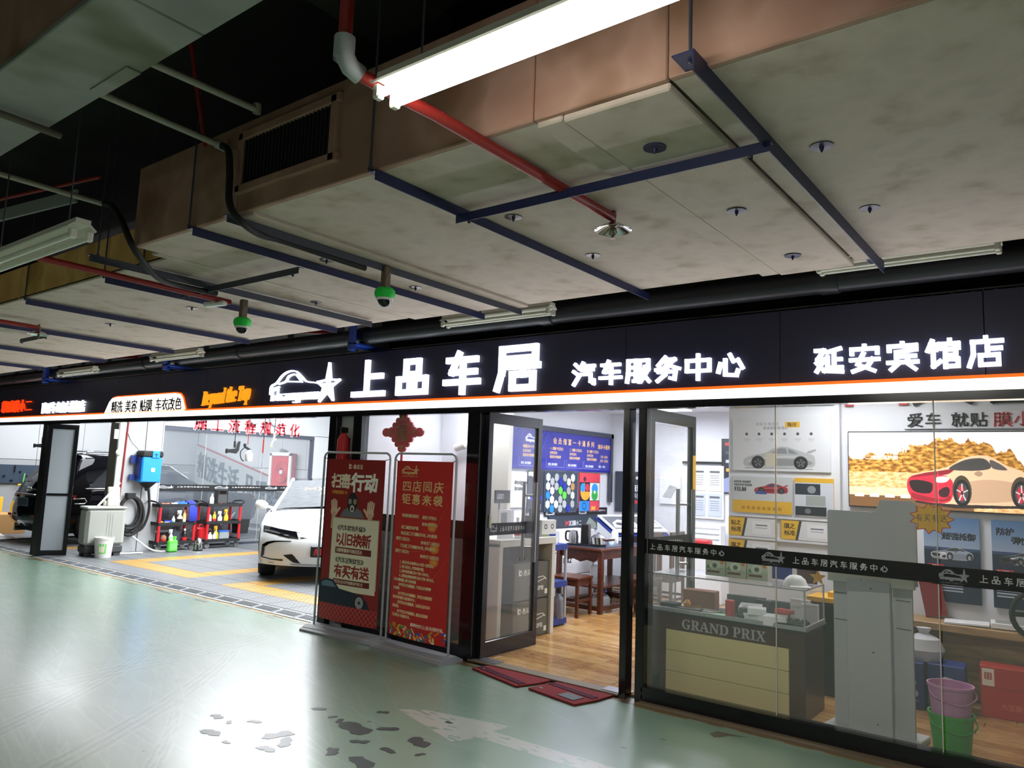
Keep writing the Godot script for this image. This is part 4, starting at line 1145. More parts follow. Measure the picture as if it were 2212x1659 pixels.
func wash_bay() -> void:
	# interlocking perforated tiles
	var f := room("floor_tiles")
	var proto := {}
	for key in ["tile_grey", "tile_yellow", "tile_dark"]:
		nw(); bx(Vector3.ZERO, v(0.396, 0.026, 0.396), Basis.IDENTITY, 0.004)
		S.generate_normals()
		proto[key] = S.commit()
	var count := 0
	nw()
	for i in 33:
		for j in 15:
			var x := -6.4 - i * 0.4
			var z := -0.4 - j * 0.4
			var lane_row := j == 1
			var yellow := false
			for x0 in [-9.2, -12.4, -16.8]:
				if lane_row and x > x0 - 0.2 and x < x0 + 2.1:
					yellow = true
				if (absf(x - x0) < 0.15 or absf(x - (x0 + 2.0)) < 0.15) and j >= 1 and j < 12:
					yellow = true
			var key := "tile_yellow" if yellow else "tile_grey"
			if count < 290 and (z > -3.4 or x > -9.0) and x > -15.2:
				var o := MeshInstance3D.new()
				o.name = "tile"
				o.mesh = proto[key]
				o.material_override = M[key]
				o.position = v(x, 0.016, z)
				f.add_child(o, true)
				count += 1
			elif not yellow:
				bx(v(x, 0.016, z), v(0.396, 0.026, 0.396))
	var rest := part("far_tiles", M.tile_dark, f)
	rest.set_meta("kind", "stuff")
	# sloping edge pieces with ribs
	for i in 33:
		nw()
		var x := -6.4 - i * 0.4
		ex([Vector2(0, 0), Vector2(0, 0.006), Vector2(0.19, 0.028), Vector2(0.19, 0)], frame(v(x - 0.195, 0, 0), Basis(v(0, 0, -1), v(0, 1, 0), v(1, 0, 0))), 0.39)
		var ep := part("edge_piece", M.tile_edge, f)
		nw()
		for k in 9:
			bx(v(x - 0.15 + k * 0.0375, 0.017, -0.1), v(0.02, 0.012, 0.11), Basis(Vector3.RIGHT, 0.115))
		part("ribs", M.tile_rib, ep)
	# pillar
	var p := room("pillar")
	nw(); bx(v(-13.92, 1.8, -1.5), v(0.34, 3.6, 0.78)); part("core", M.pillar_brown, p)
	for q in [[-1.33, 0.5], [-1.74, 0.3]]:
		nw(); bx(v(-13.735, 1.8, q[0]), v(0.03, 3.6, q[1] - 0.006), Basis.IDENTITY, 0.003); part("cladding", M.panel_grey, p)
	nw(); bx(v(-13.9, 1.8, -1.91), v(0.34, 3.6, 0.02)); part("cladding", M.panel_grey, p)
	# glass partition between the two bays
	var g := room("window_1")
	nw(); bx(v(-13.95, 1.14, -3.7), v(0.012, 2.2, 3.5)); part("pane", M.glass_dim, g)
	nw(); bx(v(-13.94, 2.29, -3.7), v(0.06, 0.09, 3.6)); bx(v(-13.94, 1.14, -5.46), v(0.06, 2.22, 0.07)); bx(v(-13.94, 0.04, -3.7), v(0.06, 0.06, 3.5)); part("window_frame", M.steel_dark, g)
	for z in [-2.9, -4.2]:
		nw(); bx(v(-13.943, 1.14, z), v(0.006, 2.2, 0.008)); part("joint", M.grey_plastic, g)
	nw(); card(v(-13.938, 1.16, -3.7), 3.5, 0.12, 0.004, yaw(90)); part("lettered_band", print_of(band_print(3)), g)
	slab("wall_over_glass", M.panel_grey, v(-14.0, 2.33, -6.0), v(-13.9, 3.6, -1.9))
	slab("wall_beside_glass", M.panel_grey, v(-14.0, 0, -6.0), v(-13.9, 2.34, -5.5))
	var wl := thing("wall_characters", "row of red white-edged characters on the wall above the bay's glass", "lettering")
	var zz := -2.6
	for ch in "施工流程规范化":
		nw(); relief(strokes(ch), v(-13.9, 2.56, zz), yaw(90), 0.0024, 0.0026, 0.052, 0.006); part("outline", M.white_letter, wl)
		nw(); relief(strokes(ch), v(-13.893, 2.56, zz), yaw(90), 0.0024, 0.0026, 0.03, 0.006); part("character", M.letter_red, wl)
		zz -= 0.37
	# slanted stair wall with slate characters, behind the glass
	var st := thing("stair_panel", "slanted grey stair wall with big slate characters behind the bay glass", "wall panel")
	nw()
	ex([Vector2(-19.5, 0.2), Vector2(-19.5, 2.12), Vector2(-16.1, 1.36), Vector2(-16.1, 0.2)], frame(v(0, 0, -5.97)), 0.06)
	part("panel", M.panel_low, st)
	nw(); rod(v(-19.5, 2.14, -5.93), v(-16.05, 1.37, -5.93), 0.04, 0.03); part("handrail", M.red_pipe, st)
	var sl := Basis(v(1, -0.225, 0), v(0, 1, 0), v(0, 0, 1))
	word("精洗生活 品质园", v(-19.35, 1.92, -5.91), sl, 0.6, 0.44, 0.5, 0.12, 0.02, M.letter_slate, st)
	# fire hose cabinet behind the glass
	var fc := thing("fire_hose_cabinet", "white framed fire hose cabinet with a red reel behind glass", "cabinet", v(-15.55, 1.5, -5.9))
	nw(); bx(v(0, 0, 0), v(0.8, 0.9, 0.14)); part("box", M.red_plastic, fc)
	nw()
	for q in [[v(0, 0.43, 0.08), v(0.84, 0.08, 0.04)], [v(0, -0.43, 0.08), v(0.84, 0.08, 0.04)], [v(-0.38, 0, 0.08), v(0.08, 0.9, 0.04)], [v(0.38, 0, 0.08), v(0.08, 0.9, 0.04)]]:
		bx(q[0], q[1])
	part("door_frame", M.white, fc)
	nw()
	for k in 5:
		var pts := []
		for a in 24:
			pts.append(v(0.08 + (0.1 + k * 0.036) * cos(TAU * a / 24), (0.1 + k * 0.036) * sin(TAU * a / 24), 0.09))
		tb(pts, 0.019, 6, true)
	part("hose_reel", M.red_plastic, fc)
	nw(); la([[0.0, 0], [0.05, 0], [0.05, 0.03], [0, 0.03]], v(0.08, 0, 0.09), 16, Basis(Vector3.RIGHT, PI / 2)); part("hub", M.white, fc)
	nw(); la([[0.0, 0], [0.07, 0], [0.07, 0.08], [0.0, 0.1]], v(-0.12, 0.47, 0.0), 14); solo("alarm_bell", M.steel, "grey alarm bell sitting on the fire hose cabinet", "alarm", "", v(-15.5, 1.5, -5.9))
	# stacked folding doors at the front edge
	var fd := thing("folding_door", "stack of black-framed folding doors with frosted white panes at the bay entrance", "door", v(-13.95, 0.03, -0.02))
	for k in 3:
		var a := v(-0.14 + k * 0.07, 0, 0.02 - k * 0.02)
		var rr := yaw(68.0 - k * 3.0)
		nw()
		for q in [[v(0.03, 1.09, 0), v(0.06, 2.18, 0.05)], [v(0.41, 1.09, 0), v(0.06, 2.18, 0.05)], [v(0.22, 0.04, 0), v(0.34, 0.08, 0.05)], [v(0.22, 2.14, 0), v(0.34, 0.08, 0.05)], [v(0.22, 1.0, 0), v(0.34, 0.035, 0.045)]]:
			bx(a + rr * q[0], q[1], rr, 0.004)
		var lf := part("leaf_frame", M.frame_black, fd)
		for q in [[0.53, 0.9], [1.56, 1.08]]:
			nw(); bx(a + rr * v(0.22, q[0], 0), v(0.33, q[1], 0.012), rr); part("pane", M.glass_frost, lf)
	# things on the pillar
	var pc := thing("pipe_run", "white conduit with small switch boxes on the brown pillar edge", "conduit", v(-13.72, 0, -1.12))
	nw(); tb([v(0, 0.9, 0.02), v(0.0, 3.4, 0.0)], 0.022, 8); part("pipe", M.white, pc)
	nw(); bx(v(-0.01, 2.1, 0.06), v(0.02, 0.17, 0.1), Basis.IDENTITY, 0.005); part("switch_box", M.cream, pc)
	nw(); bx(v(0.0, 0.88, -0.06), v(0.05, 0.13, 0.08), Basis.IDENTITY, 0.005); part("junction_box", M.white, pc)
	nw(); tb([v(-13.71, 1.0, -1.2), v(-13.71, 3.4, -1.26)], 0.016, 8); solo("sprinkler_pipe", M.red_pipe, "thin red pipe on the pillar beside the white conduit", "pipe")
	nw(); la([[0.0, 0], [0.04, 0.005], [0.06, 0.03], [0.04, 0.05], [0, 0.055]], Vector3.ZERO, 16, Basis(Vector3.BACK, -PI / 2)); bx(v(-0.02, 0, 0), v(0.05, 0.05, 0.05))
	solo("bullet_camera", M.white, "small white camera on the pillar beside the white conduit", "camera", "", v(-13.7, 1.78, -1.1))
	var b := thing("hose_reel_box", "bright blue and black hose reel box hanging on the pillar", "reel box", v(-13.56, 1.47, -1.6), 90)
	nw(); bx(v(0, 0.02, 0), v(0.36, 0.46, 0.24), Basis.IDENTITY, 0.02); part("body", M.blue_plastic, b)
	nw(); bx(v(0, 0.3, 0), v(0.4, 0.12, 0.26), Basis.IDENTITY, 0.03); part("cap", M.black_matt, b)
	nw(); bx(v(0.05, 0.3, 0.132), v(0.13, 0.12, 0.01)); part("catch", M.blue_plastic, b)
	nw(); bx(v(0.05, 0.3, 0.139), v(0.06, 0.012, 0.004)); bx(v(0.05, 0.28, 0.139), v(0.012, 0.05, 0.004)); part("mark", M.black_matt, b)
	nw(); la([[0.03, -0.36], [0.045, -0.34], [0.05, -0.31], [0.19, -0.2]], Vector3.ZERO, 4, yaw(45), 1.2, 0.85); part("funnel", M.black_matt, b)
	nw(); bx(v(-0.19, 0.05, -0.02), v(0.02, 0.4, 0.16), Basis.IDENTITY, 0.01); bx(v(-0.24, 0.2, -0.1), v(0.1, 0.14, 0.05)); bx(v(-0.24, -0.12, -0.1), v(0.1, 0.1, 0.05)); part("bracket", M.navy_plastic, b)
	nw(); ex(rrect(0.07, 0.07, 0.015), frame(v(0.02, 0.02, 0.121)), 0.004); part("logo", M.paper, b)
	nw(); bx(v(0.02, 0.02, 0.127), v(0.03, 0.012, 0.003)); part("logo_bar", M.blue_plastic, b)
	nw(); tb(curve([v(-13.74, 2.3, -1.18), v(-13.7, 2.0, -1.3), v(-13.68, 1.84, -1.45)]), 0.005, 6); solo("power_cable", M.black_matt, "thin black cable from the pillar to the blue reel box", "cable")
	var h := thing("hose_coil", "coiled black hose on a wall hook below the blue reel box", "hose", v(-13.66, 0.74, -1.36), 90)
	for k in 4:
		nw()
		var pts := []
		for a in 28:
			var t := TAU * a / 28
			pts.append(v((0.17 + k * 0.02) * cos(t) + k * 0.006, (0.25 + k * 0.03) * sin(t) - k * 0.025, 0.02 + (k % 2) * 0.035))
		tb(pts, 0.024, 8, true)
		part("coil", M.rubber, h)
	nw(); tb(curve([v(0.05, -0.36, 0.03), v(0.25, -0.3, 0.04), v(0.34, 0.0, 0.05), v(0.3, 0.36, 0.06), v(0.26, 0.43, 0.07)]), 0.024, 8); part("hose_tail", M.rubber, h)
	nw(); bx(v(-0.02, 0.28, 0.05), v(0.15, 0.1, 0.12), Basis.IDENTITY, 0.01); part("hook", M.black_matt, h)
	# washing machine
	var w := thing("washing_machine", "grey twin-tub washing machine with open lid beside the pillar", "washing machine", v(-13.46, 0.03, -0.84), 82)
	nw(); bx(v(0, 0.48, 0), v(0.62, 0.62, 0.4), Basis.IDENTITY, 0.05)
	for k in 3:
		bx(v(0.02 + k * 0.04, 0.46, 0.198), v(0.012, 0.5, 0.012))
	part("body", M.grey_plastic, w)
	nw(); bx(v(0, 0.11, 0), v(0.6, 0.14, 0.38), Basis.IDENTITY, 0.03)
	for sx in [-1, 1]:
		for sz in [-1, 1]:
			bx(v(sx * 0.22, 0.02, sz * 0.12), v(0.1, 0.05, 0.1))
	part("base", M.dark_grey, w)
	nw(); bx(v(0, 0.8, 0), v(0.64, 0.04, 0.42), Basis.IDENTITY, 0.015); part("rim", M.grey_plastic, w)
	nw(); bx(v(0.18, 0.98, -0.14), v(0.2, 0.34, 0.03), Basis(Vector3.RIGHT, -0.2), 0.04); part("lid", M.putty, w)
	nw(); bx(v(0.16, 0.86, -0.17), v(0.26, 0.1, 0.06), Basis.IDENTITY, 0.015); part("control_panel", M.putty, w)
	nw(); tb(curve([v(-0.12, 0.82, 0.05), v(0.0, 0.95, 0.0), v(0.16, 1.14, -0.05), v(0.24, 1.22, -0.08)]), 0.018, 8); part("drain_hose", M.white, w)
	var bk := thing("paint_bucket", "white plastic bucket with a green label in front of the washing machine", "bucket", v(-13.12, 0.03, -0.74))
	nw(); la([[0, 0], [0.12, 0], [0.145, 0.3], [0.152, 0.3], [0.152, 0.33], [0.14, 0.33], [0.115, 0.01]], Vector3.ZERO, 20); part("body", M.white, bk)
	nw(); skin([range(7).map(func(k): return v(0.1385 * sin(0.5 + k * 0.16), 0.23, 0.1385 * cos(0.5 + k * 0.16))), range(7).map(func(k): return v(0.1265 * sin(0.5 + k * 0.16), 0.07, 0.1265 * cos(0.5 + k * 0.16)))]); part("label", M.lime_tint, bk)
	nw(); skin([range(5).map(func(k): return v(0.1375 * sin(0.6 + k * 0.16), 0.19, 0.1375 * cos(0.6 + k * 0.16))), range(5).map(func(k): return v(0.13 * sin(0.6 + k * 0.16), 0.09, 0.13 * cos(0.6 + k * 0.16)))]); part("label_text", M.cream, bk)
	nw(); tb(curve([v(-13.7, 0.4, -1.38), v(-13.55, 0.25, -1.5), v(-13.4, 0.06, -1.75), v(-13.35, 0.045, -2.1)]), 0.016, 8); tb([v(-13.4, 0.045, -0.95), v(-13.3, 0.045, -1.5)], 0.016, 8)
	solo("water_hose", M.white, "white water hose lying along the pillar's foot", "hose")
	# spray guns hanging from reels
	var guns := [["black spray gun hanging by a black hose above the second bay", v(-10.5, 1.92, -1.35), "black"], ["foam bottle gun hanging by an orange hose above the second bay", v(-10.5, 1.9, -1.58), "foam"], ["silver lance with an orange grip hanging by a cable", v(-10.5, 1.78, -1.86), "lance"], ["white air gun hanging by a short hose above the second bay", v(-10.5, 2.08, -2.05), "white"], ["black spray gun hanging in the far left bay", v(-15.0, 1.92, 0.0 - 0.35), "black"], ["white foam gun with orange hose in the far left bay", v(-15.0, 1.82, -0.6), "foam"]]
	for q in guns:
		var at: Vector3 = q[1]
		var o := thing("spray_gun", q[0], "spray gun", at, 82, "tools hanging from the hose reels")
		o.scale = Vector3(0.78, 1.0, 0.78)
		var hm: Material = M.red_pipe if q[2] == "foam" else M.black_matt
		nw(); tb([v(0, 0.06, 0), v(0.005, 3.6 - at.y, 0)], 0.008, 6); part("hose", hm, o)
		match q[2]:
			"black":
				nw(); ex([Vector2(-0.14, -0.1), Vector2(-0.14, -0.05), Vector2(0.04, -0.03), Vector2(0.07, 0.08), Vector2(0.11, 0.08), Vector2(0.09, -0.06), Vector2(0.04, -0.11), Vector2(-0.08, -0.1)], frame(v(0, 0, -0.015)), 0.03); bx(v(-0.15, -0.075, 0), v(0.04, 0.07, 0.05), Basis.IDENTITY, 0.006); bx(v(-0.0, 0.03, 0), v(0.03, 0.1, 0.03)); part("body", M.black_matt, o)
				nw(); tb([v(0.02, -0.03, 0), v(0.035, 0.03, 0), v(0.045, 0.05, 0)], 0.006, 6); part("trigger", M.dark_grey, o)
			"foam":
				nw(); la([[0, -0.2], [0.06, -0.2], [0.075, -0.17], [0.07, -0.08], [0.035, -0.04], [0.02, -0.02], [0, -0.02]], v(0.04, 0, 0), 14); part("bottle", M.white, o)
				nw(); bx(v(0, 0.0, 0), v(0.14, 0.035, 0.035), Basis(Vector3.BACK, -0.4), 0.005); bx(v(-0.06, 0.05, 0), v(0.05, 0.05, 0.05), Basis.IDENTITY, 0.01); part("nozzle", M.black_matt, o)
				nw(); tb(curve([v(-0.06, 0.02, 0), v(-0.14, -0.06, 0), v(-0.12, -0.16, 0), v(-0.06, -0.2, 0)]), 0.009, 6); part("handle_loop", M.black_matt, o)
			"lance":
				nw(); tb([v(0, 0.06, 0), v(0, 0.28, 0)], 0.016, 8); part("grip", M.red_pipe, o)
				nw(); tb([v(0, -0.22, 0), v(-0.0, 0.08, 0)], 0.007, 6); part("tube", M.chrome, o)
				nw(); la([[0.006, 0.02], [0.016, 0], [0.006, -0.01]], v(0, -0.22, 0), 8); part("tip", M.steel, o)
			_:
				nw(); tb([v(0, 0.1, 0), v(0, 0.0, 0), v(-0.05, -0.1, 0)], 0.017, 8); tb([v(0.05, -0.02, 0), v(-0.02, 0.02, 0)], 0.01, 6); part("body", M.white, o)
				nw(); la([[0.012, 0.0], [0.024, -0.03], [0.02, -0.04]], v(-0.05, -0.1, 0), 10); part("nozzle", M.skin_tan, o)
	for q in [[-3.9, "left"], [-4.4, "right"]]:
		var o := thing("wall_clock", "small white wall clock peeking below the sign, %s of two" % q[1], "clock", v(-13.88, 2.62, q[0]), 90, "clocks above the red characters")
		nw(); la([[0.0, 0], [0.13, 0], [0.13, 0.03], [0.115, 0.035], [0, 0.03]], Vector3.ZERO, 24, Basis(Vector3.RIGHT, PI / 2)); part("case", M.chrome, o)
		nw(); la([[0.0, 0], [0.112, 0], [0.112, 0.004], [0, 0.004]], v(0, 0, 0.034), 24, Basis(Vector3.RIGHT, PI / 2)); part("dial", M.white, o)
		nw(); bx(v(0, 0.03, 0.041), v(0.008, 0.08, 0.002)); bx(v(0.025, -0.01, 0.041), v(0.06, 0.007, 0.002)); part("hands", M.black, o)
	# far left bay: pegboard and odds and ends
	var pg := thing("pegboard", "dark pegboard with hooks on the wall behind the black car", "pegboard", v(-19.55, 1.24, -1.35), 90)
	nw(); card(v(0, 0, 0), 1.5, 0.42, 0.02); part("board", M.teal_dark, pg)
	for k in 9:
		nw(); bx(v(-0.64 + k * 0.16, 0.06 - (k % 3) * 0.1, 0.03), v(0.05, 0.02, 0.05)); part("hook", M.black, pg)
	nw(); bx(v(0.2, 0.12, 0.04), v(0.02, 0.16, 0.03)); bx(v(0.38, -0.18, 0.05), v(0.02, 0.02, 0.02)); part("bracket", M.black, pg)
	var sq := thing("squeegee", "yellow squeegee with a green handle leaning on the pegboard", "squeegee", v(-19.48, 1.0, -1.72), 90)
	nw(); bx(v(0, 0, 0.02), v(0.2, 0.04, 0.03), Basis.IDENTITY, 0.008); part("blade", M.yellow_plastic, sq)
	nw(); tb([v(0, 0.02, 0.02), v(0.02, 0.26, 0.02)], 0.012, 8); part("handle", M.lime_tint, sq)
	var bb := thing("supply_box", "brown cardboard box on the floor behind the black car's bumper", "box", v(-18.6, 0.03, -0.9), 12)
	nw(); bx(v(0, 0.2, 0), v(1.2, 0.4, 0.7), Basis.IDENTITY, 0.004); part("carton", M.brown_box, bb)
	nw(); bx(v(0, 0.403, 0), v(1.2, 0.004, 0.06)); part("tape", M.skin_tan, bb)
	nw(); bx(v(0, 0.16, 0), v(0.34, 0.32, 0.34), Basis.IDENTITY, 0.006); solo("supply_box", M.yellow_plastic, "yellow box stacked at the left edge behind the black car", "box", "", v(-18.95, 0.435, -0.95), 8)
	nw(); skin([range(6).map(func(k): return v(k * 0.3, 0.02 + 0.03 * (k % 2), 0)), range(6).map(func(k): return v(k * 0.28 + 0.1, 0.05 + 0.04 * ((k + 1) % 2), 0.3)), range(6).map(func(k): return v(k * 0.3, 0.015 + 0.02 * (k % 3), 0.62))], false)
	solo("plastic_sheet", M.bag_white, "crumpled clear plastic sheet on the floor below the black car", "plastic sheet", "", v(-17.9, 0.03, -0.75))

# ------------------------------------------------------------------ cars
func wheel(o: Node3D, at: Vector3, r: float, side: float) -> void:
	var t := Basis(Vector3.BACK, -side * PI / 2)
	nw(); la([[r * 0.64, -0.11], [r * 0.92, -0.115], [r, -0.08], [r, 0.08], [r * 0.92, 0.115], [r * 0.64, 0.11]], at, 28, t)
	var w := part("tyre", M.rubber, o)
	nw(); la([[0.0, 0.05], [r * 0.12, 0.06], [r * 0.56, 0.04], [r * 0.66, 0.1], [r * 0.66, 0.05], [r * 0.6, -0.08]], at, 28, t); part("rim", M.steel_dark, w)
	for k in 5:
		nw(); bx(at + t * (Basis(Vector3.UP, TAU * k / 5) * v(r * 0.34, 0.075, 0)), v(r * 0.6, 0.03, 0.05), t * Basis(Vector3.UP, TAU * k / 5), 0.006); part("spoke", M.steel, w)

func nose(x: float, y: float) -> float:   # how far the white car's front lies behind its foremost point
	var p := 0.0
	if y < 0.55:
		p = 0.1 * pow((0.55 - y) / 0.33, 2.0)
	else:
		p = 0.15 * pow((y - 0.55) / 0.25, 1.6)
	return -p - 0.4 * pow(absf(x) / 0.94, 2.8)

func on_nose(x: float, y: float, off := 0.006) -> Vector3:
	return v(x, y, nose(x, y) + off)

func strip(top: Array, low: Array, n: String, m: Material, parent: Node, side: float, off := 0.006) -> MeshInstance3D:
	nw()
	var rows := []
	for k in 4:
		var row := []
		for i in top.size():
			var q: Vector2 = (top[i] as Vector2).lerp(low[i], k / 3.0)
			row.append(on_nose(q.x * side, q.y, off))
		rows.append(row)
	skin(rows)
	return part(n, m, parent)

func cars() -> void:
	var c := thing("sedan_car", "white sedan facing out of the wash bay with a grey windscreen cover", "car", v(-8.55, 0.03, -1.69), 52)
	c.scale.y = 0.955
	# front mask, bonnet, sides, roof
	nw()
	var xs := range(25).map(func(k): return -0.94 + k * 1.88 / 24)
	skin(range(10).map(func(j): return xs.map(func(x): return on_nose(x, 0.8 - j * 0.062, 0.0))))
	var body := part("front_bumper", M.car_white, c)
	nw()
	skin(range(9).map(func(j):
		var t: float = j / 8.0
		return xs.map(func(x):
			var u: float = x / 0.94
			return v(x * lerpf(1.0, 0.88, t), 0.8 + 0.22 * (1.0 - pow(1.0 - t, 1.7)) - 0.05 * u * u * (0.3 + t) + 0.012 * t * (1.0 - t) * 4.0 * (1.0 if absf(u) > 0.4 else 0.0), lerpf(nose(x, 0.8), -1.3 - 0.0 * u, t) - 0.12 * t * u * u))))
	part("bonnet", M.car_white, c)
	for s in [-1.0, 1.0]:
		nw()
		var rows := []
		for q in [[0.24, 0.9], [0.4, 0.945], [0.62, 0.955], [0.8, 0.945], [0.95, 0.9], [1.0, 0.84]]:
			rows.append(range(14).map(func(k):
				var z: float = -0.4 - k * 0.345
				var nar: float = 1.0 - (0.08 * pow((k - 10) / 3.0, 2.0) if k > 10 else 0.0)
				return v(s * q[1] * nar, q[0] - (0.0 if k > 0 or q[0] < 0.85 else 0.1), z)))
		skin(rows)
		part("side_panel", M.car_white, c)
		nw()
		skin([[v(s * 0.84, 0.98, -1.25), v(s * 0.845, 1.0, -2.4), v(s * 0.84, 1.0, -3.6), v(s * 0.78, 1.0, -4.5)], [v(s * 0.6, 1.4, -2.15), v(s * 0.6, 1.45, -2.6), v(s * 0.59, 1.43, -3.4), v(s * 0.58, 1.3, -4.0)]])
		part("side_window", M.car_glass, c)
		nw(); tb([v(s * 0.82, 0.98, -1.24), v(s * 0.6, 1.41, -2.13), v(s * 0.6, 1.46, -2.7), v(s * 0.59, 1.42, -3.5)], 0.03, 8); part("pillar_trim", M.car_white, c)
		# mirror
		nw(); la([[0, -0.1], [0.05, -0.09], [0.075, -0.03], [0.07, 0.04], [0.04, 0.09], [0, 0.1]], v(s * 1.02, 1.05, -1.55), 14, Basis(Vector3.BACK, s * -1.2), 1.0, 0.9); tb([v(s * 0.84, 1.0, -1.55), v(s * 0.98, 1.03, -1.55)], 0.025, 6)
		part("mirror", M.car_white, c)
		# lights and openings
		var hl := strip([Vector2(0.905, 0.8), Vector2(0.8, 0.79), Vector2(0.68, 0.77), Vector2(0.56, 0.755), Vector2(0.44, 0.74)], [Vector2(0.9, 0.71), Vector2(0.78, 0.695), Vector2(0.66, 0.67), Vector2(0.54, 0.65), Vector2(0.4, 0.64)], "headlight", M.black_gloss, c, s)
		strip([Vector2(0.88, 0.745), Vector2(0.76, 0.735), Vector2(0.66, 0.715)], [Vector2(0.88, 0.73), Vector2(0.76, 0.715), Vector2(0.66, 0.7)], "lamp_lens", M.steel, hl, s, 0.012)
		strip([Vector2(0.6, 0.7), Vector2(0.57, 0.697), Vector2(0.54, 0.694)], [Vector2(0.6, 0.68), Vector2(0.57, 0.677), Vector2(0.54, 0.674)], "lamp_lens", M.steel, hl, s, 0.012)
		strip([Vector2(0.5, 0.612), Vector2(0.62, 0.608), Vector2(0.74, 0.6), Vector2(0.83, 0.578), Vector2(0.9, 0.53)], [Vector2(0.5, 0.6), Vector2(0.62, 0.592), Vector2(0.72, 0.58), Vector2(0.8, 0.55), Vector2(0.86, 0.5)], "air_curtain", M.black_gloss, c, s)
		strip([Vector2(0.9, 0.53), Vector2(0.88, 0.515), Vector2(0.86, 0.5)], [Vector2(0.91, 0.35), Vector2(0.885, 0.36), Vector2(0.865, 0.38)], "air_curtain", M.black_gloss, c, s)
		strip([Vector2(0.91, 0.36), Vector2(0.76, 0.335), Vector2(0.6, 0.34)], [Vector2(0.9, 0.34), Vector2(0.76, 0.318), Vector2(0.6, 0.31)], "air_curtain", M.black_gloss, c, s)
		wheel(c, v(s * 0.84, 0.34, -0.98), 0.34, s)
		wheel(c, v(s * 0.84, 0.34, -3.9), 0.34, s)
	strip([Vector2(-0.48, 0.752), Vector2(0.0, 0.77), Vector2(0.48, 0.752)], [Vector2(-0.42, 0.73), Vector2(0.0, 0.742), Vector2(0.42, 0.73)], "grille", M.black_gloss, c, 1.0)
	strip([Vector2(-0.4, 0.665), Vector2(0.0, 0.675), Vector2(0.4, 0.665)], [Vector2(-0.36, 0.65), Vector2(0.0, 0.658), Vector2(0.36, 0.65)], "grille", M.black_gloss, c, 1.0)
	strip([Vector2(-0.6, 0.4), Vector2(-0.5, 0.42), Vector2(0.0, 0.43), Vector2(0.5, 0.42), Vector2(0.6, 0.4)], [Vector2(-0.46, 0.3), Vector2(-0.4, 0.29), Vector2(0.0, 0.29), Vector2(0.4, 0.29), Vector2(0.42, 0.3)], "lower_intake", M.black_matt, c, 1.0)
	strip([Vector2(-0.8, 0.285), Vector2(-0.4, 0.275), Vector2(0.0, 0.272), Vector2(0.4, 0.275), Vector2(0.8, 0.285)], [Vector2(-0.8, 0.27), Vector2(-0.4, 0.26), Vector2(0.0, 0.258), Vector2(0.4, 0.26), Vector2(0.8, 0.27)], "splitter", M.steel, c, 1.0, 0.02)
	nw(); skin([[v(-0.74, 1.0, -1.3), v(-0.4, 1.025, -1.3), v(0, 1.03, -1.3), v(0.4, 1.025, -1.3), v(0.74, 1.0, -1.3)], [v(-0.66, 1.22, -1.74), v(-0.35, 1.25, -1.72), v(0, 1.26, -1.71), v(0.35, 1.25, -1.72), v(0.66, 1.22, -1.74)], [v(-0.59, 1.41, -2.16), v(-0.3, 1.445, -2.14), v(0, 1.455, -2.13), v(0.3, 1.445, -2.14), v(0.59, 1.41, -2.16)]])
	part("windscreen", M.car_glass, c)
	nw(); skin([[v(-0.6, 1.41, -2.14), v(0, 1.455, -2.12), v(0.6, 1.41, -2.14)], [v(-0.6, 1.47, -2.9), v(0, 1.5, -2.9), v(0.6, 1.47, -2.9)], [v(-0.58, 1.38, -3.8), v(0, 1.42, -3.8), v(0.58, 1.38, -3.8)], [v(-0.6, 1.08, -4.6), v(0, 1.12, -4.7), v(0.6, 1.08, -4.6)]]); part("roof", M.car_glass, c)
	nw(); skin([[v(-0.6, 1.08, -4.6), v(0.6, 1.08, -4.6)], [v(-0.8, 1.0, -4.95), v(0.8, 1.0, -4.95)], [v(-0.85, 0.3, -4.95), v(0.85, 0.3, -4.95)]]); part("tail", M.car_white, c)
	nw(); bx(v(0, 0.25, -2.5), v(1.5, 0.1, 4.0)); part("underbody", M.black_matt, c)
	var pl := Basis.IDENTITY
	nw(); bx(v(0, 0.47, 0.02), v(0.46, 0.16, 0.03), pl, 0.01); var np := part("plate", M.black, c)
	lettering("M", 0.13, 0.006, M.letter_red, np, v(-0.13, 0.465, 0.038), Basis(v(1, 0, 0), v(0.2, 1, 0), v(0, 0, 1)))
	lettering("X2", 0.13, 0.006, M.white_letter, np, v(0.02, 0.465, 0.038), Basis(v(1, 0, 0), v(0.2, 1, 0), v(0, 0, 1)))
	# cover lying on the windscreen, a thing of its own
	var img := canvas(512, 320, Color8(112, 116, 122))
	var n := FastNoiseLite.new()
	n.seed = 3; n.frequency = 0.03
	for y in 320:
		for x in range(0, 512, 1):
			var f := n.get_noise_2d(x * 0.4, y * 2.0) * 0.05
			img.set_pixel(x, y, Color(0.3 + f, 0.31 + f, 0.325 + f))
	stamp(img, strokes("M"), 110, 90, 0.7, 0.36, 9, Color8(214, 96, 80))
	write(img, "X2", 196, 90, 36, Color8(232, 232, 234), 0.24, 0.2, 1.7)
	write(img, "膜小二", 290, 88, 40, Color8(238, 238, 240), 0.17, 0.2)
	write(img, "车漆 防护膜", 210, 150, 24, Color8(220, 220, 222), 0.14, 0.1)
	nw()
	sg += 1
	S.set_smooth_group(sg)
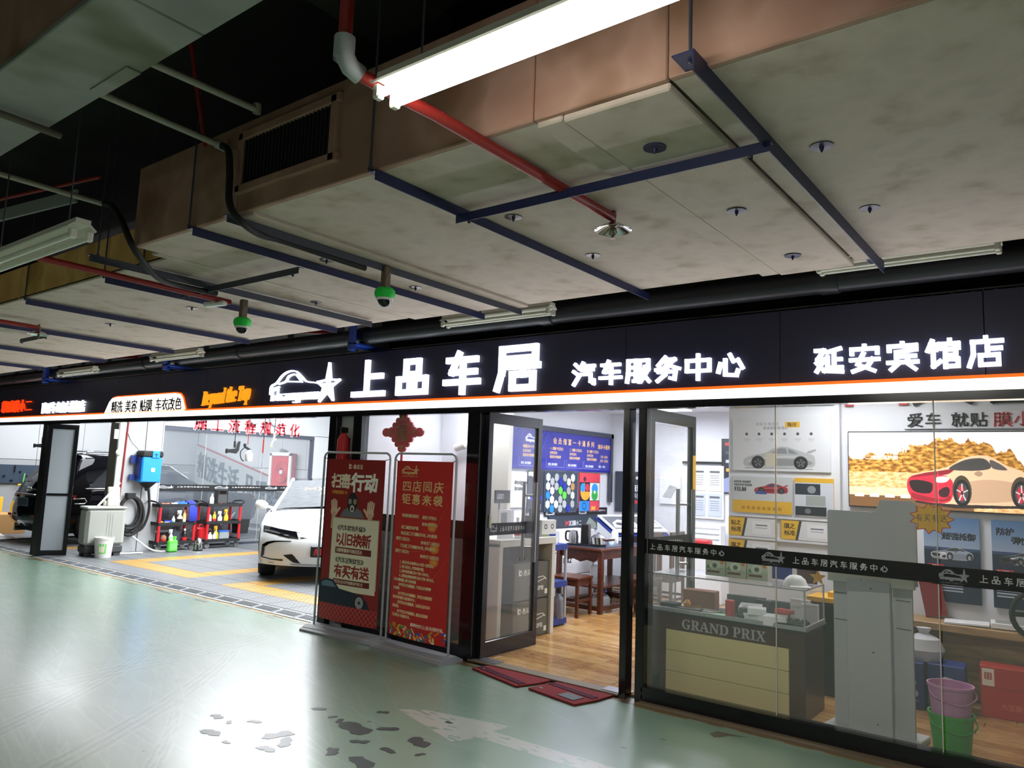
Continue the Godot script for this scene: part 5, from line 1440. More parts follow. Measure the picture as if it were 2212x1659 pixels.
	for j in 6:
		for i in 12:
			for q in [[0, 0], [1, 0], [1, 1], [0, 0], [1, 1], [0, 1]]:
				var u: float = (i + q[0]) / 12.0
				var w: float = (j + q[1]) / 6.0
				var hw := lerpf(0.62, 0.77, w)
				var x := lerpf(-hw, hw, u)
				var y := lerpf(1.45, 1.035, w) - 0.05 * pow(x / 0.7, 2.0) + 0.022 + 0.006 * sin(w * 20.0 + x * 9.0)
				pt(v(x, y, lerpf(-2.12, -1.27, w)), Vector2(u, w))
	solo("windscreen_cover", print_of(img, 0.85), "grey film cover with MX2 lettering lying on the white sedan's windscreen", "cover", "", v(-8.55, 0.03, -1.69), 52).scale.y = 0.955
	# black SUV, tail outwards
	c = thing("suv_car", "glossy black SUV parked tail out in the far left bay", "car", v(-16.25, 0.03, -0.6))
	var prof := [[0.3, -0.1, -4.55, 0.86], [0.42, 0.0, -4.66, 0.94], [0.62, 0.0, -4.7, 0.96], [0.8, -0.04, -4.68, 0.96], [0.95, -0.1, -4.6, 0.95], [1.04, -0.13, -3.35, 0.94], [1.2, -0.22, -3.05, 0.88], [1.4, -0.38, -2.75, 0.79], [1.58, -0.55, -2.45, 0.7], [1.68, -0.62, -2.2, 0.62], [1.72, -0.9, -1.9, 0.0]]
	nw()
	var rows := []
	for q in prof:
		var zr: float = q[1]
		var zf: float = q[2]
		var hw: float = q[3]
		var row := []
		for k in [[0.0, 0.0], [0.5, -0.02], [0.82, -0.07], [0.95, -0.2], [1.0, -0.42]]:
			row.append(v(hw * k[0], q[0], zr + k[1]))
		for k in 6:
			row.append(v(hw, q[0], lerpf(zr - 0.8, zf + 0.6, k / 5.0)))
		for k in [[0.98, 0.35], [0.9, 0.16], [0.6, 0.05], [0.0, 0.0]]:
			row.append(v(hw * k[0], q[0], zf + k[1]))
		rows.append(row)
	skin(rows)
	skin(rows.map(func(row): return row.map(func(p): return v(-p.x, p.y, p.z))))
	part("body", M.car_black, c)
	nw(); bx(v(0, 0.28, -2.3), v(1.7, 0.16, 4.2)); part("underbody", M.black_matt, c)
	for s in [-1.0, 1.0]:
		wheel(c, v(s * 0.87, 0.36, -0.95), 0.36, s)
		wheel(c, v(s * 0.87, 0.36, -3.8), 0.36, s)
		nw(); skin([[v(s * 0.945, 1.06, -0.75), v(s * 0.945, 1.06, -1.6), v(s * 0.945, 1.06, -2.5), v(s * 0.945, 1.06, -3.1)], [v(s * 0.86, 1.25, -0.95), v(s * 0.87, 1.25, -1.6), v(s * 0.87, 1.25, -2.5), v(s * 0.87, 1.25, -2.85)], [v(s * 0.735, 1.52, -1.25), v(s * 0.74, 1.53, -1.6), v(s * 0.74, 1.53, -2.2), v(s * 0.74, 1.52, -2.45)]]); part("side_window", M.car_glass, c)
		nw(); tb([v(s * 0.955, 1.045, -0.7), v(s * 0.955, 1.045, -3.15), v(s * 0.755, 1.54, -2.4), v(s * 0.755, 1.55, -1.25)], 0.012, 6); tb([v(s * 0.955, 1.045, -1.5), v(s * 0.755, 1.54, -1.75)], 0.014, 6); part("window_trim", M.chrome, c)
		nw(); tb(curve([v(s * 0.62, 1.7, -0.8), v(s * 0.62, 1.76, -0.95), v(s * 0.62, 1.77, -2.0), v(s * 0.62, 1.71, -2.3)]), 0.018, 8); part("roof_rail", M.chrome, c)
		nw(); skin([[v(s * 0.5, 0.93, -0.09), v(s * 0.78, 0.93, -0.15), v(s * 0.93, 0.92, -0.36), v(s * 0.958, 0.92, -0.55)], [v(s * 0.5, 0.84, -0.05), v(s * 0.78, 0.84, -0.11), v(s * 0.935, 0.83, -0.34), v(s * 0.963, 0.83, -0.52)]]); part("tail_light", M.tail_red, c)
		nw(); tb([v(s * 0.966, 0.85, -0.5), v(s * 0.966, 0.86, -0.7), v(s * 0.966, 0.8, -0.74), v(s * 0.966, 0.76, -0.7), v(s * 0.966, 0.76, -0.52)], 0.01, 6); part("lamp_trim", M.chrome, c)
		nw(); bx(v(s * 0.55, 0.5, 0.01), v(0.12, 0.04, 0.02), Basis.IDENTITY, 0.004); part("reflector", M.tail_red, c)
		nw(); tb([v(s * 0.5, 0.22, -0.35), v(s * 0.5, 0.22, -0.08)], 0.04, 12); part("exhaust", M.chrome, c)
	nw(); skin([[v(-0.62, 1.14, -0.19), v(0.62, 1.14, -0.19)], [v(-0.56, 1.5, -0.47), v(0.56, 1.5, -0.47)]]); part("rear_window", M.car_glass, c)
	nw(); bx(v(0, 0.76, 0.0), v(0.46, 0.16, 0.02), Basis.IDENTITY, 0.004); part("plate", M.teal_dark, c)
	nw(); bx(v(0, 0.9, -0.03), v(0.9, 0.035, 0.03), Basis.IDENTITY, 0.008); part("tail_trim", M.chrome, c)
	nw()
	for k in 4:
		tb(range(16).map(func(a): return v(-0.075 + k * 0.05 + 0.034 * cos(TAU * a / 16), 1.0 + 0.034 * sin(TAU * a / 16), -0.085)), 0.006, 6, true)
	part("badge", M.chrome, c)
	nw(); bx(v(0, 1.7, -0.62), v(1.15, 0.03, 0.25), Basis(Vector3.RIGHT, 0.12), 0.01); part("spoiler", M.car_black, c)

# ------------------------------------------------------------------ bottles and trolleys
func bottle(label: String, at: Vector3, h: float, r: float, kind: String, body: Material, top: Material, lab: Material = null, turn := 0.0) -> Node3D:
	var o := thing("bottle" if kind != "spray" else "spray_bottle", label, "bottle", at, turn, "bottles about the shop")
	nw()
	match kind:
		"spray":
			la([[0, 0], [r, 0], [r, h * 0.42], [r * 0.35, h * 0.66], [r * 0.35, h * 0.72], [0, h * 0.72]], Vector3.ZERO, 14)
		"jug":
			bx(v(0, h * 0.38, 0), v(r * 2, h * 0.76, r * 1.2), Basis.IDENTITY, r * 0.25)
			la([[r * 0.28, h * 0.7], [r * 0.28, h * 0.9]], v(r * 0.45, 0, 0), 10)
		_:
			la([[0, 0], [r, 0], [r, h * 0.6], [r * 0.75, h * 0.72], [r * 0.4, h * 0.8], [r * 0.4, h * 0.86], [0, h * 0.86]], Vector3.ZERO, 14)
	part("body", body, o)
	nw()
	match kind:
		"spray":
			bx(v(0, h * 0.77, 0), v(r * 0.8, h * 0.1, r * 0.7)); bx(v(-r * 0.3, h * 0.9, 0), v(r * 1.7, h * 0.16, r * 0.55), Basis.IDENTITY, 0.004); bx(v(-r * 0.8, h * 0.78, 0), v(r * 0.2, h * 0.2, r * 0.4), Basis(Vector3.BACK, -0.4))
			part("trigger_head", top, o)
		"jug":
			la([[r * 0.34, h * 0.88], [r * 0.34, h], [0, h]], v(r * 0.45, 0, 0), 10); part("cap", top, o)
			nw(); tb(curve([v(-r * 0.75, h * 0.74, 0), v(-r * 0.7, h * 0.9, 0), v(0, h * 0.92, 0), v(r * 0.2, h * 0.8, 0)]), r * 0.12, 6); part("handle", body, o)
		_:
			la([[r * 0.46, h * 0.84], [r * 0.44, h], [0, h]], Vector3.ZERO, 12); part("cap", top, o)
	if lab:
		nw(); la([[r * 1.01, h * 0.12], [r * 1.015, h * 0.36]], Vector3.ZERO, 14) if kind != "jug" else bx(v(0, h * 0.36, 0), v(r * 1.5, h * 0.4, r * 1.215))
		part("label", lab, o)
	return o

func trolley(label: String, z: float) -> void:
	var o := thing("tool_trolley", label, "trolley", v(-13.62, 0.03, z), 90, "three-shelf trolleys")
	for y in [0.13, 0.47, 0.8]:
		nw(); bx(v(0, y, 0), v(0.72, 0.02, 0.38)); bx(v(0, y + 0.025, 0.185), v(0.72, 0.05, 0.012)); bx(v(0, y + 0.025, -0.185), v(0.72, 0.05, 0.012)); bx(v(0.355, y + 0.025, 0), v(0.012, 0.05, 0.38)); bx(v(-0.355, y + 0.025, 0), v(0.012, 0.05, 0.38)); part("shelf", M.black_matt, o)
	for sx in [-1, 1]:
		for sz in [-1, 1]:
			nw(); tb([v(sx * 0.34, 0.17, sz * 0.17), v(sx * 0.34, 0.8, sz * 0.17)], 0.027, 10); part("post", M.red_plastic, o)
			nw()
			for y in [0.14, 0.48, 0.81]:
				la([[0.033, 0], [0.033, 0.05]], v(sx * 0.34, y - 0.02, sz * 0.17), 10)
			part("collar", M.black_matt, o)
			nw(); la([[0, -0.015], [0.05, -0.015], [0.05, 0.015], [0, 0.015]], v(sx * 0.31, 0.052, sz * 0.15), 14, Basis(Vector3.RIGHT, PI / 2)); var w := part("caster", M.steel, o)
			nw(); bx(v(sx * 0.31, 0.09, sz * 0.15), v(0.05, 0.04, 0.045)); part("fork", M.dark_grey, w)
	for s in [-1, 1]:
		nw(); tb(curve([v(s * 0.34, 0.83, 0.17), v(s * 0.42, 0.88, 0.17), v(s * 0.45, 0.9, 0.0), v(s * 0.42, 0.88, -0.17), v(s * 0.34, 0.83, -0.17)]), 0.016, 8); part("handle", M.black_matt, o)

func cloth(label: String, at: Vector3, w: float, d: float, h: float, m: Material, sd: int, hang := 0.0) -> void:
	var r2 := RandomNumberGenerator.new()
	r2.seed = sd
	nw()
	var rows := []
	for j in 7:
		var row := []
		for i in 9:
			var edge := 1.0 - pow(absf(j - 3.0) / 3.0, 2.0) * 0.9
			row.append(v((i / 8.0 - 0.5) * w + r2.randf_range(-0.01, 0.01), maxf(0.004, h * edge * r2.randf_range(0.35, 1.0)), (j / 6.0 - 0.5) * d))
		rows.append(row)
	if hang > 0.0:
		rows.append(rows[6].map(func(p): return v(p.x, -hang * 0.5, d / 2 + 0.02 + r2.randf_range(0, 0.015))))
		rows.append(rows[6].map(func(p): return v(p.x, -hang, d / 2 + 0.02 + r2.randf_range(0, 0.015))))
	rows.append(rows[rows.size() - 1].map(func(p): return p + v(0, -0.004, -0.004)))
	skin(rows)
	solo("cleaning_cloth", m, label, "cloth", "cloths on the trolleys", at, 90)

func trolleys() -> void:
	trolley("red and black trolley heaped with blue cloths, nearer the pillar", -2.17)
	trolley("red and black trolley carrying the loudspeaker, farther from the pillar", -3.12)
	var x := -13.5
	cloth("crumpled brown cloth on the left trolley's top", v(-13.55, 0.845, -1.97), 0.16, 0.14, 0.06, M.brown_cloth, 1)
	cloth("striped grey cloth heap on the left trolley's top", v(-13.55, 0.845, -2.12), 0.14, 0.14, 0.07, M.grey_plastic, 5)
	cloth("bright blue cloth heap on the left trolley's top", v(-13.55, 0.845, -2.28), 0.2, 0.18, 0.09, M.blue_cloth, 2)
	cloth("royal blue cloth hanging over the left trolley's right end", v(-13.58, 0.86, -2.46), 0.15, 0.3, 0.08, M.royal_cloth, 3, 0.3)
	cloth("dark blue rag on the left trolley's middle shelf", v(-13.5, 0.51, -2.02), 0.14, 0.12, 0.09, M.royal_cloth, 4)
	bottle("small pale green bottle on the left trolley's middle shelf", v(x, 0.515, -2.12), 0.14, 0.03, "plain", M.white, M.white, M.lime_tint)
	bottle("white trigger spray bottle on the left trolley's middle shelf", v(x, 0.515, -2.24), 0.25, 0.05, "spray", M.white, M.white, M.black, 90)
	bottle("tall tan spray can on the left trolley's middle shelf", v(x, 0.515, -2.33), 0.25, 0.03, "plain", M.skin_tan, M.brown_box, M.cream)
	nw(); bx(v(0, 0.025, 0), v(0.06, 0.05, 0.08), Basis.IDENTITY, 0.01); solo("sponge", M.yellow_plastic, "yellow sponge at the left trolley's middle shelf corner", "sponge", "", v(-13.5, 0.515, -1.88))
	nw(); bx(v(0, 0.02, 0), v(0.06, 0.04, 0.1), Basis.IDENTITY, 0.01); solo("sponge", M.cream, "pale sponge beside the dark blue rag", "sponge", "", v(-13.48, 0.515, -1.99))
	bottle("bright green jug standing on the floor before the left trolley", v(-13.28, 0.035, -2.02), 0.27, 0.085, "jug", M.green_plastic, M.green_plastic, M.lime_tint, 90)
	bottle("black and red squeeze bottle on the left trolley's bottom shelf", v(x, 0.18, -2.36), 0.24, 0.045, "plain", M.black, M.white, M.red_plastic)
	bottle("white trigger bottle on the left trolley's bottom shelf behind the green jug", v(x, 0.18, -2.1), 0.24, 0.04, "spray", M.white, M.white, null, 90)
	bottle("brown jar with red label on the left trolley's bottom shelf", v(x, 0.18, -1.96), 0.17, 0.05, "plain", M.brown_cloth, M.black, M.red_plastic)
	bottle("grey canister on the left trolley's bottom shelf", v(-13.6, 0.18, -2.24), 0.27, 0.09, "jug", M.steel_dark, M.dark_grey, null, 90)
	var k := thing("electric_kettle", "shiny steel and black electric kettle on the floor between the trolleys", "kettle", v(-13.24, 0.035, -2.5), 90)
	nw(); la([[0, 0.015], [0.078, 0.015], [0.072, 0.12], [0.055, 0.2], [0.04, 0.22], [0, 0.225]], Vector3.ZERO, 20); part("body", M.chrome, k)
	nw(); la([[0, 0], [0.085, 0], [0.085, 0.02], [0, 0.02]], Vector3.ZERO, 20); part("base", M.black, k)
	nw(); tb(curve([v(0.05, 0.2, 0), v(0.11, 0.19, 0), v(0.12, 0.1, 0), v(0.085, 0.04, 0)]), 0.016, 8); part("handle", M.black, k)
	nw(); la([[0.04, 0.22], [0.03, 0.235], [0, 0.24]], Vector3.ZERO, 14); part("lid", M.black, k)
	# right trolley
	var s := thing("loudspeaker", "black portable loudspeaker standing on the right trolley", "speaker", v(-13.58, 0.845, -3.1), 75)
	nw(); bx(v(0, 0.16, 0), v(0.22, 0.32, 0.2), Basis.IDENTITY, 0.025); part("cabinet", M.black_matt, s)
	nw(); ex(rrect(0.17, 0.16, 0.01), frame(v(-0.0, 0.12, 0.1)), 0.006); part("grille", M.dark_grey, s)
	nw(); bx(v(0, 0.25, 0.1), v(0.12, 0.05, 0.01)); part("horn", M.black_gloss, s)
	nw(); bx(v(-0.02, 0.035, 0.102), v(0.05, 0.012, 0.004)); part("badge", M.red_plastic, s)
	bottle("milky dispenser bottle on the right trolley's top", v(-13.5, 0.845, -2.86), 0.22, 0.038, "plain", M.white, M.white)
	bottle("white bottle with dark cap on the right trolley's middle shelf", v(x, 0.515, -2.84), 0.19, 0.038, "plain", M.white, M.black)
	bottle("yellow and red tube on the right trolley's middle shelf", v(x, 0.515, -2.94), 0.21, 0.033, "plain", M.yellow_plastic, M.yellow_plastic, M.red_plastic)
	bottle("white trigger bottle on the right trolley's middle shelf", v(x, 0.515, -3.06), 0.22, 0.042, "spray", M.white, M.white, null, 90)
	bottle("orange yellow trigger bottle on the right trolley's middle shelf", v(x, 0.515, -3.19), 0.26, 0.042, "spray", M.yellow_plastic, M.yellow_plastic, null, 90)
	bottle("orange yellow trigger bottle on the right trolley's bottom shelf", v(x, 0.18, -3.0), 0.28, 0.042, "spray", M.yellow_plastic, M.yellow_plastic, null, 90)
	bottle("white tub on the right trolley's bottom shelf", v(x, 0.18, -2.88), 0.15, 0.045, "plain", M.white, M.white)
	bottle("cream bottle on the right trolley's bottom shelf", v(-13.46, 0.18, -2.95), 0.17, 0.028, "plain", M.cream, M.skin_tan)
	var pb := thing("storage_tub", "clear plastic tub with a blue lid on the right trolley's bottom shelf", "tub", v(-13.52, 0.18, -3.16), 90)
	nw(); bx(v(0, 0.08, 0), v(0.2, 0.15, 0.14), Basis.IDENTITY, 0.01); part("tub", M.clear_plastic, pb)
	nw(); bx(v(0, 0.165, 0), v(0.21, 0.025, 0.15), Basis.IDENTITY, 0.008); part("lid", M.blue_cloth, pb)
	bottle("red jerrycan on the right trolley's bottom shelf, left end", v(-13.6, 0.18, -2.78), 0.32, 0.1, "jug", M.red_plastic, M.black, null, 90)
	nw()
	ex([Vector2(-0.11, 0), Vector2(0.11, 0), Vector2(0.14, 0.28), Vector2(-0.14, 0.28)], frame(v(0, 0, -0.1)), 0.2)
	solo("side_bin", M.black_matt, "black bin hanging on the right trolley's far end", "bin", "", v(-13.62, 0.28, -3.6), 90)

# ------------------------------------------------------------------ shop front: frames, glass, doors
func band_one(lead: bool) -> Image:
	var img := canvas(1080 if lead else 840, 110, Color8(16, 16, 18))
	var x := 20.0
	if lead:
		emblem(img, 36, 12, 70, Color8(150, 154, 160), 0.08)
		write(img, "上品车居汽车服务中心", 36, 90, 12, Color8(130, 132, 136), 0.12, 0.1)
		x = 246.0
	write(img, "上品车居汽车服务中心", x, 34, 42, Color8(206, 208, 210), 0.13, 0.44)
	return img

func door_leaf(n: String, label_part: String, at: Vector3, turn: float) -> Node3D:
	var o := room(n, at)
	o.rotation_degrees.y = turn
	nw()
	for q in [[v(0.035, 1.11, 0), v(0.07, 2.2, 0.05)], [v(0.815, 1.11, 0), v(0.07, 2.2, 0.05)], [v(0.425, 2.16, 0), v(0.72, 0.1, 0.05)], [v(0.425, 0.085, 0), v(0.72, 0.15, 0.05)]]:
		bx(q[0], q[1], Basis.IDENTITY, 0.003)
	part("door_frame", M.frame_black, o)
	nw(); bx(v(0.425, 1.13, 0), v(0.71, 1.95, 0.012)); part("pane", M.glass, o)
	for s in [-1, 1]:
		nw(); tb([v(0.7, 0.82, s * 0.07), v(0.7, 1.58, s * 0.07)], 0.018, 12)
		for y in [0.95, 1.45]:
			tb([v(0.7, y, s * 0.07), v(0.78, y, s * 0.02)], 0.012, 8)
		part("pull_handle", M.steel, o)
	return o

func shopfront() -> void:
	var img := band_one(true)
	var band := print_of(img, 0.4)
	var k := 1
	for q in [[-6.47, 0.12], [-6.07, 0.13], [-4.48, 0.15], [-2.9, 0.06], [-2.76, 0.07]]:
		nw(); bx(v(q[0], 1.1, 0), v(q[1], 2.2, 0.1), Basis.IDENTITY, 0.004)
		if k == 3:
			bx(v(-4.43, 1.1, -0.02), v(0.03, 2.2, 0.13))
		struct("trim_%d" % k, M.frame_black)
		k += 1
	nw(); bx(v(-5.28, 0.06, 0), v(1.5, 0.1, 0.08)); bx(v(0.13, 0.06, 0), v(5.74, 0.11, 0.1)); struct("trim_6", M.frame_black)
	nw(); bx(v(-3.68, 0.018, 0), v(1.5, 0.012, 0.12)); bx(v(0.13, 0.008, 0.09), v(5.74, 0.016, 0.09)); struct("trim_7", M.tan_bracket)
	# left fixed panes
	var w := room("window_2")
	for q in [[-5.65, 0.7], [-4.93, 0.72]]:
		nw(); bx(v(q[0], 1.15, 0), v(q[1] - 0.004, 2.1, 0.012)); part("pane", M.glass, w)
	nw(); bx(v(-5.28, 1.13, 0.009), v(1.44, 0.16, 0.002)); part("black_band", M.black, w)
	# right fixed panes
	w = room("window_3")
	for q in [[-2.235, 0.96], [-1.255, 0.98], [-0.28, 0.96], [1.6, 2.78]]:
		nw(); bx(v(q[0], 1.15, 0), v(q[1] - 0.006, 2.1, 0.012)); part("pane", M.glass, w)
	for x in [-1.75, -0.77]:
		nw(); bx(v(x, 1.15, 0), v(0.006, 2.1, 0.013)); part("joint", M.putty, w)
	nw(); card(v(-2.3, 1.145, 0.009), 0.84, 0.11, 0.003); part("lettered_band", print_of(band_one(false), 0.4), w)
	for i in 3:
		nw(); card(v(-1.34 + i * 1.08, 1.145 - i * 0.004, 0.009), 1.08, 0.11, 0.003); part("lettered_band", band, w)
	# doors, both swung inwards
	var d := door_leaf("door_1", "left", v(-4.38, 0, -0.02), 90)
	nw(); card(v(0.425, 1.145, 0.01), 0.71, 0.11, 0.003); part("lettered_band", band, d)
	nw(); bx(v(0.06, 1.22, 0.03), v(0.03, 0.12, 0.02), Basis.IDENTITY, 0.006); part("hinge_cover", M.putty, d)
	d = door_leaf("door_2", "right", v(-2.77, 0, -0.07), 90)
	nw(); card(v(0.425, 1.145, 0.01), 0.71, 0.11, 0.003); part("lettered_band", band, d)
	nw(); bx(v(0.81, 1.62, 0.028), v(0.06, 0.5, 0.006), Basis.IDENTITY, 0.003); part("yellow_tape", M.yellow_plastic, d)
	for q in [[-4.25, "left"], [-2.98, "right"]]:
		nw(); bx(v(q[0], 0.026, -0.03), v(0.22, 0.006, 0.12)); solo("floor_spring_plate", M.steel, "steel floor plate at the foot of the %s shop door" % q[1], "door hardware", "floor spring plates")
	# partition strip, extinguisher box
	nw(); bx(v(-6.27, 1.1, -0.05), v(0.28, 2.2, 0.06)); struct("trim_8", M.panel_grey)
	var fx := thing("fire_extinguisher", "red fire extinguisher hanging between the two black posts", "extinguisher", v(-6.27, 1.58, 0.06))
	nw(); la([[0, 0], [0.06, 0], [0.065, 0.02], [0.065, 0.36], [0.04, 0.42], [0.02, 0.44], [0, 0.44]], Vector3.ZERO, 18); part("cylinder", M.red_plastic, fx)
	nw(); bx(v(0.0, 0.47, 0), v(0.03, 0.06, 0.1), Basis.IDENTITY, 0.005); part("valve", M.black, fx)
	nw(); bx(v(0, 0.24, -0.08), v(0.03, 0.3, 0.04)); part("bracket", M.black, fx)
	# hanging knot with the character for fortune
	var kn := thing("chinese_knot", "red diamond good-fortune hanging with gold character inside the left glass", "ornament", v(-5.5, 2.03, -0.06))
	nw()
	var out := []
	for i in 4:
		for j in 4:
			var a := Vector2(0, 0.19).rotated(-i * PI / 2)
			var b := Vector2(0, 0.19).rotated(-(i + 1) * PI / 2)
			var c := a.lerp(b, (j + 0.5) / 4.0)
			var dir := c.normalized()
			var tang := Vector2(-dir.y, dir.x)
			var mid := a.lerp(b, (j + 0.5) / 4.0)
			var t2 := (b - a).normalized()
			var nn := Vector2(t2.y, -t2.x) * -1.0
			if nn.dot(mid) < 0:
				nn = -nn
			for s in 5:
				var f := -PI / 2 + PI * s / 4.0
				out.append(mid + t2 * sin(f) * 0.032 + nn * cos(f) * 0.03)
	ex(out, frame(), 0.02); part("plaque", M.red_plastic, kn)
	nw(); relief(strokes("福"), v(-0.075, 0.09, 0.02), Basis.IDENTITY, 0.0015, 0.0018, 0.014, 0.006); part("character", M.gold, kn)
	for s in [v(0.2, 0, 0), v(-0.2, 0, 0)]:
		nw(); ex(ring2(s.x * 1.16, 0, 0.06, 0.045, 16), frame(), 0.018); part("lobe", M.red_plastic, kn)
		nw(); ex([Vector2(s.x * 0.7, -0.03), Vector2(s.x * 0.95, 0), Vector2(s.x * 0.7, 0.03)], frame(v(0, 0, 0.02)), 0.004); part("corner", M.gold, kn)
	for s in [1, -1]:
		nw(); ex([Vector2(-0.035, s * 0.13), Vector2(0.035, s * 0.13), Vector2(0, s * 0.18)], frame(v(0, 0, 0.02)), 0.004); part("corner", M.gold, kn)
	nw(); tb([v(0, -0.19, 0.01), v(0, -0.42, 0.01)], 0.012, 8); part("tassel", M.red_plastic, kn)
	nw(); tb([v(0, 0.19, 0.01), v(0, 0.24, 0.01)], 0.005, 6); part("cord", M.red_plastic, kn)
	var sc := thing("bullet_camera", "white ceiling camera on the panel behind the left glass", "camera", v(-5.62, 1.95, -1.1))
	nw(); la([[0, -0.09], [0.045, -0.09], [0.05, 0.06], [0.02, 0.09], [0, 0.09]], Vector3.ZERO, 16, Basis(Vector3.BACK, -1.3)); part("body", M.white, sc)
	nw(); la([[0, -0.095], [0.035, -0.095], [0.035, -0.088], [0, -0.088]], Vector3.ZERO, 16, Basis(Vector3.BACK, -1.3)); part("lens", M.steel_dark, sc)
	slab("wall_screen", M.putty, v(-5.4, 0.9, -1.2), v(-4.98, 2.5, -1.14))
	slab("wall_screen", M.wall_white, v(-6.0, 0.9, -1.24), v(-5.41, 2.5, -1.18))
	nw(); tb([v(-5.4, 2.3, -1.1), v(-5.02, 2.31, -1.1)], 0.012, 8); solo("tube_light", M.white, "thin white tube lamp on the panel behind the fortune hanging", "lamp")
	var ct := thing("reception_desk", "black reception desk behind the two banner stands", "desk", v(-5.5, 0.02, -0.42))
	nw(); bx(v(0, 0.5, 0), v(1.0, 1.0, 0.3), Basis.IDENTITY, 0.01); part("body", M.black, ct)
	nw(); bx(v(0, 1.02, 0), v(1.04, 0.04, 0.34), Basis.IDENTITY, 0.008); part("top", M.black_gloss, ct)

# ------------------------------------------------------------------ banner stands
func banner_one() -> Image:
	var w := 520
	var h := 1000
	var img := canvas(w, h, Color8(142, 22, 22))
	var cream := Color8(236, 224, 196)
	disc(img, 218, 44, 14, 14, cream); disc(img, 222, 44, 7, 7, Color8(132, 20, 20)); img.fill_rect(Rect2i(204, 26, 6, 34), cream)
	write(img, "鑫宏宝", 244, 32, 26, cream, 0.1)
	write(img, "扫毒", 52, 96, 84, cream, 0.15, 0.06)
	write(img, "行动", 238, 90, 106, Color8(250, 246, 236), 0.16, 0.12)
	write(img, "内饰战役》》", 62, 198, 22, Color8(226, 168, 60), 0.12)
	# figure in a mask with raised palms
	blob(img, [[150, 360], [180, 318], [230, 296], [290, 296], [340, 318], [372, 360]], Color8(110, 112, 120))
	disc(img, 258, 268, 46, 62, Color8(34, 32, 32)); disc(img, 236, 262, 16, 18, Color8(150, 140, 120)); disc(img, 280, 262, 16, 18, Color8(150, 140, 120)); disc(img, 258, 306, 20, 22, Color8(214, 206, 190)); disc(img, 258, 308, 10, 12, Color8(70, 64, 60))
	for s in [[66, 1], [440, -1]]:
		var x: float = s[0]
		disc(img, x + 26 * s[1], 330, 34, 30, Color8(220, 186, 158))
		for k in 4:
			stamp(img, [PackedVector2Array([Vector2(x + (6 + k * 14) * s[1], 326), Vector2(x + (-4 + k * 16) * s[1], 254 + absf(k - 1.6) * 9)])], 0, 0, 1, 1, 12, Color8(226, 194, 166))
		stamp(img, [PackedVector2Array([Vector2(x + 46 * s[1], 340), Vector2(x + 76 * s[1], 308)])], 0, 0, 1, 1, 13, Color8(226, 194, 166))
		stamp(img, [PackedVector2Array([Vector2(x + 24 * s[1], 350), Vector2(x + 20 * s[1], 420)])], 0, 0, 1, 1, 36, Color8(206, 170, 142))
	img.fill_rect(Rect2i(84, 366, 412, 420), Color8(200, 186, 156)); img.fill_rect(Rect2i(90, 372, 400, 440), Color8(232, 222, 196))
	var red := Color8(146, 26, 24)
	write(img, "《汽车软包升级》", 128, 412, 32, Color8(46, 30, 26), 0.12, 0.05)
	write(img, "以旧换新", 132, 462, 72, red, 0.14, 0.06)
	img.fill_rect(Rect2i(128, 548, 316, 38), Color8(110, 18, 18)); write(img, "旧脚垫最高可抵000元", 138, 555, 23, cream, 0.11, 0.04)
	write(img, "《汽车定制软包》", 128, 610, 32, Color8(46, 30, 26), 0.12, 0.05)
	write(img, "有买有送", 132, 656, 72, red, 0.14, 0.06)
	img.fill_rect(Rect2i(128, 742, 316, 34), Color8(110, 18, 18)); write(img, "送000元全车内饰清洁护理1次", 134, 749, 19, cream, 0.11, 0.02)
	# car and quilted leather
	blob(img, [[0, 770], [60, 748], [130, 752], [190, 800], [330, 812], [430, 850], [456, 900], [0, 900]], Color8(26, 32, 52))
	blob(img, [[10, 778], [60, 760], [120, 764], [160, 796], [20, 800]], Color8(96, 120, 140))
	disc(img, 372, 866, 46, 48, Color8(14, 14, 18)); disc(img, 372, 866, 34, 36, Color8(150, 150, 152)); disc(img, 372, 866, 10, 10, Color8(30, 30, 30))
	img.fill_rect(Rect2i(0, 900, w, 100), Color8(150, 26, 28))
	for k in 30:
		stamp(img, [PackedVector2Array([Vector2(k * 36 - 500, 900), Vector2(k * 36 - 400, 1000)]), PackedVector2Array([Vector2(k * 36, 900), Vector2(k * 36 - 100, 1000)])], 0, 0, 1, 1, 3, Color8(206, 96, 86))
	return img

